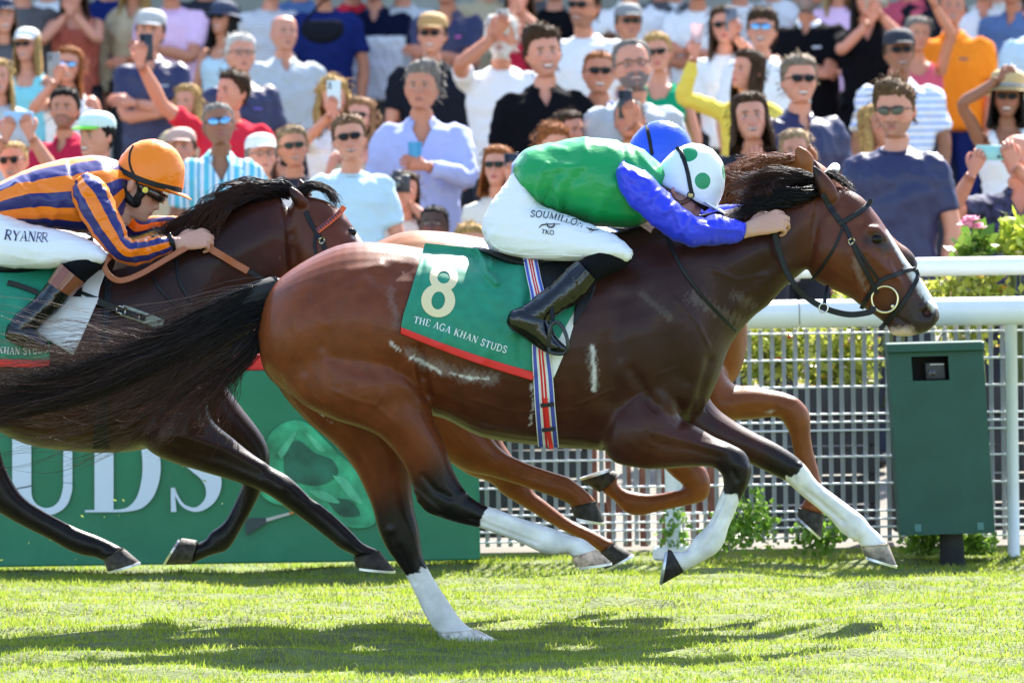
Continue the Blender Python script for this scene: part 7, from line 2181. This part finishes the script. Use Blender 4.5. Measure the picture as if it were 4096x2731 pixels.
            ring = np.concatenate([np.array(O), np.array(I)[:, ::-1]], 1)
            lv, lf = skin_rings(ring, bulge=0)
            a = sstep((lv[:, 2] + .30) / .22)[:, None]
            lv = lv * (1 - a) + (lv @ Rh.T) * a
            lc = np.tile(np.array(hcol), (len(lv), 1)) * (1 + .4 * vnoise(lv * [1, 1, .12] + sd, 30, 4))[:, None]
            mk('hair_length', wl(lv), lf, M_hair, hr, cols=lc)
        if st == 'up':
            v_, f_ = ellipsoid((0, .075, .095), (.045, .045, .04), 14, 9)
            v_ = v_ + .006 * vnoise(v_, 20, 2)[:, None]
            mk('hair_bun', wl(full(v_)), f_, M_hair, hr, cols=np.tile(hcol, (len(v_), 1)))
    # hats
    if cap:
        kind, cm = cap[0], mat('hat ' + '%.2f %.2f %.2f' % cap[1], cap[1], .8, bump=(40, .3, (1, 1, 1), .01))
        zc = .046 + .10 * np.clip(-gx[:, 1], -.08, .1) * (.35 if kind == 'cap' else 0)
        msk = (gx[:, 2] > zc - .012)
        ofs = .011 + .017 * topf + (.035 * sstep((gx[:, 2] - .07) / .03) if kind == 'straw' else 0)
        gz = gx.copy(); gz[:, 2] = np.maximum(gz[:, 2], zc)
        CV = gz + nd * np.where(msk, ofs, -.003)[:, None]
        if kind != 'cap': CV[:, :2] *= 1.07
        CF_ = []
        for i in range(m_ - 1):
            for j in range(n_):
                q = (i * n_ + j, i * n_ + (j + 1) % n_, (i + 1) * n_ + (j + 1) % n_, (i + 1) * n_ + j)
                if max(msk[a] for a in q): CF_.append(q)
        co_ = mk('cap' if kind == 'cap' else 'hat', wl(full(CV)), CF_, cm, root)
        R_ = []
        if kind == 'cap':
            for q in np.linspace(-1.05, 1.05, 19):
                b = np.array([math.sin(q) * .081, -math.cos(q) * .103 + .006, .054])
                ex = .074 * max(0, math.cos(q * 1.42)) ** .55
                d = np.array([math.sin(q) * .35, -1, 0]); d /= np.linalg.norm(d)
                tp = b + d * ex + [0, 0, -.020 * ex / .07 - .010 * math.sin(q) ** 2]
                R_.append([b, (b + tp) / 2 + [0, 0, .006], tp + [0, 0, .002], tp - [0, 0, .002], (b + tp) / 2, b - [0, 0, .006]])
            v_, f_ = skin_rings(np.array(R_), bulge=0)
            m2 = mat('hat peak ' + '%.2f %.2f %.2f' % cap[2], cap[2], .8) if len(cap) > 2 else cm
            mk('peak', wl(full(v_)), f_, m2, co_)
        else:
            bw = .085 if kind == 'straw' else .045
            for q in np.linspace(0, 2 * PI, 40):
                d = np.array([math.sin(q), -math.cos(q), 0])
                b = d * [.090, .110, 0] + [0, .004, .050]
                tp = b + d * bw + [0, 0, -.018 if kind == 'straw' else -.035]
                R_.append([b, tp + [0, 0, .002], tp - [0, 0, .002], b - [0, 0, .005]])
            v_, f_ = skin_rings(np.array(R_), cap=False)
            mk('brim', wl(full(v_)), f_, cm, co_)
            if kind == 'straw':
                v_, f_ = torus((0, 0, 0), .095, .006, 30, 6); v_ = v_[:, [0, 2, 1]] * [1.0, 1.2, 2.6] + [0, .004, .072]
                mk('hat_band', wl(full(v_)), f_, mat('grey band', (.3, .3, .3), .8), co_)
    # glasses
    if gl:
        zc = .002; yb_ = -.104
        up = 0
        if gl.startswith('top'):
            up = 1; gl = gl[3:] or 'sun'
        gm = {'sun': M_lens, 'mirror': M_lens_b, 'green': M_lens_g, 'round': M_lens, 'clear': M_frame, 'tint': mat('tinted lens', (.10, .10, .07), .2, spec=.3)}[gl]
        g = MB(); fr_ = MB()
        for sg in (-1, 1):
            if gl == 'clear':
                v_, f_ = torus((sg * .032, yb_, zc), .021, .0022, 20, 5); v_ = v_ * [1, 1, .82]
                fr_.add(v_, f_)
            else:
                a, b = (.0225, .0225) if gl == 'round' else ((.029, .0185) if gl != 'mirror' else (.031, .021))
                v_, f_ = ellipsoid((0, 0, 0), (a, .0055, b), 16, 8, rotm('Z', sg * .22))
                if gl != 'round': v_[:, 2] += .12 * sg * v_[:, 0]
                g.add(v_ + [sg * .0325, yb_ + .004, zc], f_)
            fr_.add(*tube([(sg * .057, yb_ + .014, zc + .007), (sg * .078, yb_ + .05, zc + .007), (sg * .081, .01, zc + .004)], [.0028] * 3, 6, 3))
        fr_.add(*tube([(-.013, yb_ - .001, zc + .006), (0, yb_ - .004, zc + .008), (.013, yb_ - .001, zc + .006)], [.0024] * 3, 6, 3))
        if gl != 'clear': fr_.add(*tube([(-.058, yb_ + .010, zc + .016), (0, yb_ - .004, zc + .015), (.058, yb_ + .010, zc + .016)], [.0032] * 3, 6, 3))
        def pl(v_):
            v_ = np.array(v_)
            if up: v_ = v_ @ rotm('X', -.75).T + [0, .012, .045]
            return wl(full(v_))
        fo = mk('sunglasses' if gl != 'clear' else 'glasses', pl(fr_.verts()), fr_.F, M_frame, root)
        if g.V:
            half = len(g.V[0]); fh = len(g.F) // 2
            allv = pl(g.verts())
            mk('lens', allv[:half], g.F[:fh], gm, fo); mk('lens', allv[half:], [tuple(i - half for i in f) for f in g.F[fh:]], gm, fo)
    return root, C, Y

def phone(u, v, Yx, col, label, land=False, w=.074, h=.150, rot=0.0):
    Y = HOLD[Yx][0]; c = P(u, v, Y)
    R_ = rotm('Y', rot) @ rotm('X', -.12)
    if land: w, h = h, w
    o = empty('phone', c, label, 'phone', 'phones held up to film the race')
    m = mat('phone case ' + '%.2f %.2f %.2f' % col, col, .35)
    vv, f = rbox((0, 0, 0), (w / 2, .0045, h / 2), .006)
    mk('case', vv @ R_.T + c, f, m, o)
    s = (-1 if not land else 1)
    for k in range(2):
        p = np.array([s * (w / 2 - .016), -.006, h / 2 - .018 - .02 * k]) if not land else np.array([w / 2 - .018 - .02 * k, -.006, -h / 2 + .018])
        vv, f = tube([p, p + [0, -.003, 0]], [.008, .0075], 12, bulge=.1)
        mk('camera_lens', vv @ R_.T + c, f, M_lens, o)
    return o
def cup(u, v, Yx, col, label, transl=0):
    c = P(u, v, HOLD[Yx][0])
    t = np.linspace(0, 2 * PI, 24, endpoint=False)
    R_ = np.array([np.stack([np.cos(t) * r, np.sin(t) * r, np.full(24, z)], 1) for r, z in ((.028, -.055), (.031, -.03), (.034, .0), (.038, .055), (.0395, .058), (.036, .056), (.032, .0), (.027, -.05))])
    vv, f = skin_rings(R_, bulge=0)
    return mk('cup', vv + c, f, mat('cup plastic ' + '%.2f %.2f %.2f' % col, col, .3, transl=transl), loc=c, label=label, cat='cup')
CP = crowd_person
# back rows first (small, high), then forward
CP(8, 70, 150, 'woman with long brown hair and navy cap at the left edge', 'mid', hair=('long', HB), cap=('cap', (.02, .03, .07)), fem=1)
CP(95, -78, 146, 'person in dark grey tee with black backpack straps, top left corner', 'mid', hair=('short', HD))
CP(300, -42, 142, 'woman in rust red dotted sleeveless dress clasping her hands', 'rust', 'tank', 'n', ('long', HB), fem=1, L=(268, 62, -.22), R=(292, 58, -.22))
CP(536, -78, 146, 'person in loose beige long-sleeved blouse with open neck', 'beige', 'v', 'l', ('long', HY), TAN, fem=1, R='fold')
CP(684, -72, 147, 'person in lilac pink tee with one forearm across the waist', 'pink', 'crew', 's', ('short', HB), TAN, R='cross')
CP(893, 80, 138, 'woman with dark navy bucket hat and pale blue tank top', 'sky', 'strap', 'n', ('long', HD), TAN, gl='sun', cap=('bucket', (.03, .045, .09)), fem=1)
CP(1078, -66, 146, 'person in grey fine-striped tee in the back row', 'finestripe', hair=('short', HB))
CP(1300, -62, 145, 'person in deep blue tee with a dark bag at the chest', 'blue', skin=TAN, hair=('short', HD))
CP(1410, -84, 142, 'person in bright red top behind the navy and white shirt', 'red', hair=('short', HB))
CP(1610, -78, 142, 'person in grey top between two navy polo shirts', 'grey', hair=('short', HB))
CP(1499, -60, 140, 'man in navy polo with white chest panel and fine stripes below', 'bigstripe', 'polo', 's', ('short', HB), legs='mid', build=1.12, collar='navy')
CP(1786, -52, 147, 'man in navy polo with white undershirt and pink logo, arms crossed', 'navy', 'open', 's', ('short', HB), TAN, L='cross', R='cross', logo=(.7, .15, .5), build=1.08)
CP(2075, -28, 150, 'woman in dark red sleeveless top with both bare arms raised to her face', 'crimson', 'tank', 'n', ('long', HB), PALE, fem=1, L=(2040, 75, -.25), R=(2085, 50, -.25))
CP(2215, -62, 140, 'person in plain black top behind the bare-armed woman', 'black', hair=('short', HD))
CP(2335, 28, 166, 'tall man in white tee with sunglasses and dark stubble', 'white', hair=('short', HB), skin=TAN, gl='sun', stubble=.45, build=1.05)
CP(2515, -78, 147, 'man in white polo behind the camouflage cap', 'white', 'polo', hair=('short', HG))
CP(2514, 97, 142, 'man with grey camouflage cap and dark green sunglasses', 'white', gl='green', cap=('cap', (.24, .25, .25)), skin=TAN)
CP(2440, 207, 132, 'small figure in sunglasses peeping between bald man and white tee', 'blue', gl='sun', hair=('short', HB))
CP(2790, -64, 147, 'man in white tee with crossed arms at the top edge', 'white', skin=TAN, L='cross', R='cross', hair=('short', HB))
CP(2960, -80, 142, 'person in white shirt just behind the phone-holding woman', 'white', hair=('short', HG))
CP(3230, -18, 152, 'grey-bearded man in black polo with white collar stripes, arms crossed', 'black', 'polo', 's', ('short', HG), TAN, beard=HG, L='cross', R='cross', collar='white', logo=(.6, .65, .75), build=1.1)
CP(3345, -70, 140, 'person in pale pink top at the top edge', 'pink', hair=('long', HY), fem=1)
CP(3520, -84, 138, 'person in yellow top behind the long-haired woman in black', 'yellow', hair=('short', HB))
CP(3464, -2, 153, 'woman in black with very long dark hair holding up a phone', 'black', 'v', 's', ('long', HD), PALE, fem=1, L=(3475, 95, -.3), R=(3520, 62, -.3), legs='black')
CP(3669, 142, 143, 'woman in coral red tank top with pale headband and raised arm', 'rose', 'tank', 'n', ('short', HG), TAN, gl=None, fem=1, R=(3735, 15, -.1), L='down')
CP(3808, 36, 147, 'smiling grey-haired man in bright orange polo with purple strap', 'orange', 'polo', 's', ('rec', HG), TAN, mouth=.5, logo=(.10, .10, .16), legs='blue', build=1.12)
CP(3935, -64, 147, 'man in white shirt beside the orange polo', 'white', 'polo', 'l', ('short', HB), build=1.1)
CP(4052, -52, 147, 'man in faded blue polo at the right edge', 'steel', 'polo', 's', ('short', HB), TAN)
CP(4150, 40, 150, 'person in pale blue tee cut by the right frame edge', 'sky', hair=('short', HB))
CP(109, 190, 140, 'woman in white baseball cap and turquoise top', 'turq', 'tank', 'n', ('long', HY), PALE, gl='sun', cap=('cap', (.80, .80, .80)), fem=1)
CP(-8, 318, 150, 'blonde woman half cut by the left frame edge', 'grey', hair=('long', HY), fem=1)
CP(275, 266, 147, 'ginger-haired woman in blue sunglasses and white top filming', 'white', 'tank', 'n', ('long', HR), PALE, gl='mirror', fem=1, L=(222, 330, -.3))
CP(601, 130, 156, 'man with grey cap and navy polo, arms crossed', 'navy', 'polo', 's', ('short', HB), PALE, cap=('cap', (.45, .45, .44)), L='cross', R='cross', logo=(.4, .42, .5))
CP(963, 222, 156, 'white-haired man in thin glasses and navy tee', 'navy', 'crew', 's', ('short', HW), PALE, gl='clear', fat=1.08, logo=(.15, .12, .5))
CP(1137, 135, 144, 'bald man in pale grey polo shirt', 'grey', 'polo', 's', ('bald', HG), PALE, pitch=-8, fat=1.08, build=1.15)
CP(1728, 142, 156, 'man in tan cap, black sunglasses and charcoal polo', 'charcoal', 'polo', 's', ('short', HB), PALE, gl='sun', cap=('cap', (.46, .27, .10)), build=1.12)
CP(2003, 152, 170, 'grey-bearded man in white tee shading his face with a raised hand', 'white', 'crew', 's', ('short', HW), TAN, beard=HW, L=(1975, 150, -.2, np.array([.5, -.1, 1])))
CP(2630, 216, 160, 'blonde woman in large dark sunglasses and green top', 'green', 'tank', 'n', ('up', HY), PALE, gl='sun', fem=1, yaw=-12)
CP(2895, 108, 156, 'woman with phone in front of her sunglasses, white top', 'white', 'crew', 's', ('long', HB), PALE, gl='sun', fem=1, R=(2940, 150, -.28, np.array([.1, 0, 1])))
CP(3048, 122, 158, 'young man with fringe and blue sunglasses, mouth wide open', 'white', 'crew', 's', ('fringe', HB), PALE, gl='mirror', mouth=1.0, yaw=-8)
CP(3599, 212, 164, 'man in navy cap and dark sunglasses, white and blue striped shirt', 'stripe', 'open', 's', ('short', HB), BRN, gl='sun', cap=('cap', (.02, .022, .035)), build=1.08)
CP(258, 440, 160, 'dark-haired young man with goatee in crimson polo', 'crimson', 'polo', 's', ('short', HD), TAN, stubble=.5, yaw=14, pitch=-10)
CP(750, 412, 140, 'blonde person with sunglasses pushed up behind the red sleeve', 'beige', hair=('long', HY), gl='top', fem=1)
CP(930, 372, 162, 'brown-haired man in red tee raising his arm with a black phone', 'red', 'crew', 's', ('short', HB), PALE, yaw=-48, pitch=-6, L=(566, 262, -.35, np.array([.1, 0, 1])))
CP(1335, 405, 160, 'curly blonde woman hidden behind a white phone', 'white', hair=('curly', HY), fem=1, L=(1318, 462, -.3, np.array([.1, 0, 1])))
CP(1440, 476, 158, 'woman with long ginger brown hair, sunglasses and bare shoulders', 'beige', 'tank', 'n', ('long', (.24, .12, .05)), PALE, gl='sun', fem=1, yaw=-20)
CP(1685, 352, 182, 'grey-haired man in lavender shirt holding a blue cup', 'lavender', 'open', 'l', ('swept', HG), TAN, pitch=-6, fat=1.08, R=(1712, 668, -.30, np.array([-1, -.2, .2])), build=1.1)
CP(2174, 215, 194, 'smiling young man with quiff and black polo', 'black', 'polo', 's', ('swept', HB), PALE, mouth=.8, stubble=.2, yaw=4)
CP(2396, 292, 174, 'balding man in narrow sunglasses and blue patterned shirt', 'flower', 'open', 's', ('buzz', HR), TAN, gl='sun', fat=1.08, sc=1)
CP(2531, 268, 203, 'smiling man with grey beard and black glasses, pale grey jumper', 'grey', 'crew', 'l', ('rec', HG), PALE, gl='clear', beard=(.12, .11, .11), mouth=.6, yaw=-6, fat=1.05, sc=1)
CP(2990, 285, 163, 'woman in yellow blouse with raised arm, seen in profile', 'yellow', 'crew', 'l', ('long', HB), PALE, yaw=-52, fem=1, L=(2775, 235, -.15, np.array([.1, 0, 1])))
CP(3198, 324, 188, 'man with greying hair, sunglasses and navy polo', 'navy', 'polo', 's', ('short', (.22, .17, .12)), PALE, gl='sun', build=1.1, fat=1.05)
CP(4030, 395, 170, 'woman holding on her straw hat, dark sunglasses and white vest', 'white', 'tank', 'n', ('bob', HD), BRN, gl='sun', cap=('straw', (.52, .38, .18)), fem=1, L=(3990, 322, -.08, np.array([.8, 0, .5])))
CP(385, 548, 175, 'young man in pale cap with bright green peak', 'dgrey', 'crew', 's', ('short', HD), PALE, cap=('cap', (.62, .78, .70), (.20, .75, .05)), yaw=-32)
CP(725, 600, 152, 'person in dusty pink cap behind the orange helmet', 'beige', cap=('cap', (.50, .33, .27)), hair=('short', HB))
CP(875, 500, 174, 'man in mirrored blue sunglasses and turquoise checked shirt', 'plaid', 'open', 's', ('buzz', HG), BRN, gl='mirror', pitch=-8)
CP(1172, 592, 160, 'sandy-haired man in green aviator sunglasses', 'dgrey', hair=('short', (.24, .16, .09)), gl='green', skin=TAN)
CP(1045, 628, 160, 'man in white cap and clear glasses behind the black horse', 'cream', cap=('cap', (.74, .76, .76)), gl='clear', hair=('short', HG))
CP(1399, 558, 180, 'young man in black sunglasses and pale blue tee', 'sky', 'crew', 's', ('short', (.16, .09, .045)), PALE, gl='sun', mouth=.35)
CP(2274, 532, 160, 'dark-haired man just above the green jacket', 'dgrey', hair=('short', HB), yaw=25)
CP(2518, 482, 166, 'man holding a black phone before his eyes above the blue cap', 'dgrey', hair=('buzz', HG), skin=TAN, R=(2535, 500, -.26, np.array([-.15, 0, 1])))
CP(3002, 478, 188, 'smiling young man with chin-length hair and hand at his chin', 'dgrey', 'crew', 's', ('bob', HB), PALE, mouth=.5, R=(3040, 700, -.15, np.array([-.1, 0, 1])))
CP(3505, 508, 172, 'blonde long-haired woman behind the navy tee', 'cream', 'strap', 'n', ('long', HY), TAN, fem=1, yaw=20)
CP(3180, 608, 168, 'fair-haired woman with sunglasses on her head behind the horse ears', 'white', hair=('long', (.36, .25, .14)), gl='top', fem=1)
CP(1990, 674, 166, 'woman with red-brown hair in green sunglasses behind the white breeches', 'cream', hair=('bob', HR), gl='green', fem=1, R=(2050, 730, -.25, np.array([0, 0, 1])))
CP(50, 648, 162, 'fair man in round sunglasses holding a phone over his head', 'cream', hair=('buzz', HY), gl='round', L=(15, 560, -.22, np.array([.3, 0, 1])), R=(128, 552, -.22, np.array([-.3, 0, 1])))
CP(1137, 662, 150, 'dark-haired woman in sunglasses beside the white cap', 'beige', hair=('long', (.10, .05, .03)), gl='sun', fem=1)
CP(2209, 578, 160, 'ginger-haired person just above the green jacket', 'dgrey', hair=('short', HR), yaw=30, pitch=10)
CP(1985, 812, 160, 'person in white tee hidden by the rider', 'white', hair=('short', HB))
CP(1880, 985, 165, 'person in white top low behind the rider', 'white', hair=('short', HY))
CP(1620, 770, 156, 'woman photographer with dark camera at her eye', 'cream', hair=('long', HB), fem=1, L=(1560, 815, -.2, np.array([.4, -.2, 1])), R=(1640, 815, -.2, np.array([-.4, -.2, 1])))
CP(975, 718, 160, 'bald man in dark-rimmed glasses above the black horse mane', 'cream', hair=('bald', HG), gl='clear', fat=1.05)
CP(1735, 905, 160, 'dark-skinned man with cropped hair peering over the horses', 'dgrey', hair=('buzz', (.01, .008, .008)), skin=DRK)
CP(1444, 925, 152, 'bald man in sunglasses low beside the black horse head', 'dgrey', hair=('bald', HB), gl='sun')
CP(4075, 628, 180, 'bald man in navy patterned shirt filming with a mint phone', 'navyflower', 'open', 's', ('bald', HG), PALE, L=(3885, 700, -.3, np.array([.45, 0, 1])), R=(4062, 668, -.3, np.array([-.3, 0, 1])))
CP(3581, 442, 214, 'young man with brown quiff, tinted glasses and navy tee', 'navy', 'crew', 's', ('swept', (.12, .07, .035)), PALE, gl='tint', stubble=.42, pitch=2, moust=True)
# further spectators whose heads are above the frame
for u_, v_, t_, l_ in ((190, -95, 'white', 'person in white top right of the backpack straps'), (820, -100, 'dgrey', 'person in dark top above the navy bucket hat'), (1195, -96, 'steel', 'person in greyish blue top above the bald man'),
                       (2140, -100, 'mid', 'person in grey top above the quiff of the man in black'), (2640, -98, 'mid', 'person in grey top above the blonde woman in green'), (2700, -92, 'white', 'person in white top left of the crossed arms'),
                       (3090, -96, 'white', 'person in white top left of the grey-bearded man in black'), (3640, -98, 'rose', 'person in reddish top above the pale headband'), (3740, -100, 'charcoal', 'person in dark top above the raised coral arm'), (3990, -94, 'cream', 'person in cream top between white and blue shirts'),
                       (430, -98, 'blue', 'person in blue top between rust dress and beige blouse'), (1950, -98, 'beige', 'person in beige top left of the bare-armed woman'), (20, -90, 'navy', 'person in navy top in the top left corner')):
    CP(u_, v_, 140, l_, t_, hair=('short', HB))
phone(585, 190, 'brown-haired man in red tee raising his arm with a black phone', (.02, .025, .035), 'black phone in the raised hand of the man in red')
phone(215, 262, 'ginger-haired woman in blue sunglasses and white top filming', (.30, .29, .27), 'grey phone held before the ginger-haired woman')
phone(75, 475, 'fair man in round sunglasses holding a phone over his head', (.36, .55, .75), 'light blue phone held sideways at the left edge', True)
phone(1335, 378, 'curly blonde woman hidden behind a white phone', (.66, .76, .74), 'white phone held in front of the curly blonde hair')
phone(2502, 418, 'man holding a black phone before his eyes above the blue cap', (.02, .022, .025), 'black phone above the blue jockey cap')
phone(2925, 78, 'woman with phone in front of her sunglasses, white top', (.16, .17, .20), 'dark grey phone in front of the woman in white')
phone(3505, 8, 'woman in black with very long dark hair holding up a phone', (.40, .36, .26), 'phone at the top edge held by the woman in black', True)
phone(3965, 612, 'bald man in navy patterned shirt filming with a mint phone', (.34, .66, .60), 'mint green phone held sideways by the bald man', True, rot=.03)
phone(2046, 672, 'woman with red-brown hair in green sunglasses behind the white breeches', (.03, .03, .04), 'dark phone beside the woman behind the white breeches')
phone(2012, 88, 'grey-bearded man in white tee shading his face with a raised hand', (.55, .50, .42), 'pale phone in the hand of the grey-bearded man')
cup(1660, 612, 'grey-haired man in lavender shirt holding a blue cup', (.08, .42, .72), 'blue plastic cup held by the man in lavender', .2)
cup(2788, 135, 'woman in yellow blouse with raised arm, seen in profile', (.75, .62, .64), 'clear pinkish plastic cup held up by the woman in yellow', .4)
# photographer's camera
c = P(1588, 735, HOLD['woman photographer with dark camera at her eye'][0] - .02)
co = empty('photo_camera', c, 'dark camera held up by the woman photographer', 'camera')
mk('camera_body', *rbox(c, (.068, .026, .046), .012), mat('camera body', (.03, .03, .033), .5), co)
mk('viewfinder', *rbox(c + [0, 0, .055], (.022, .02, .014), .008), MATS['camera body'], co)
v, f = tube([c, c + [0, -.05, -.004], c + [0, -.09, -.004]], [.036, .036, .033], 20, bulge=.05)
mk('lens_barrel', v, f, mat('lens barrel', (.02, .02, .022), .35), co)
v, f = ellipsoid(c + [0, -.092, -.004], (.026, .004, .026)); mk('front_lens', v, f, M_glass, co)
# bag on the chest of the man in blue, and the purple strap
c = P(1290, 118, 22.2)
bg = empty('shoulder_bag', c, 'dark shoulder bag worn by the person in deep blue', 'bag')
v, f = ellipsoid(c, (.15, .06, .10), 20, 12); v[:, 2] = np.minimum(v[:, 2], c[2] + .06)
mk('pouch', v, f, TOPS['charcoal'], bg)
v, f = tube([c + [-.12, 0, .05], c + [-.02, -.03, .16], c + [.10, -.01, .27], c + [.13, .1, .30]], [.014] * 4, 8, 4, flat=.4); mk('strap', v, f, TOPS['charcoal'], bg)
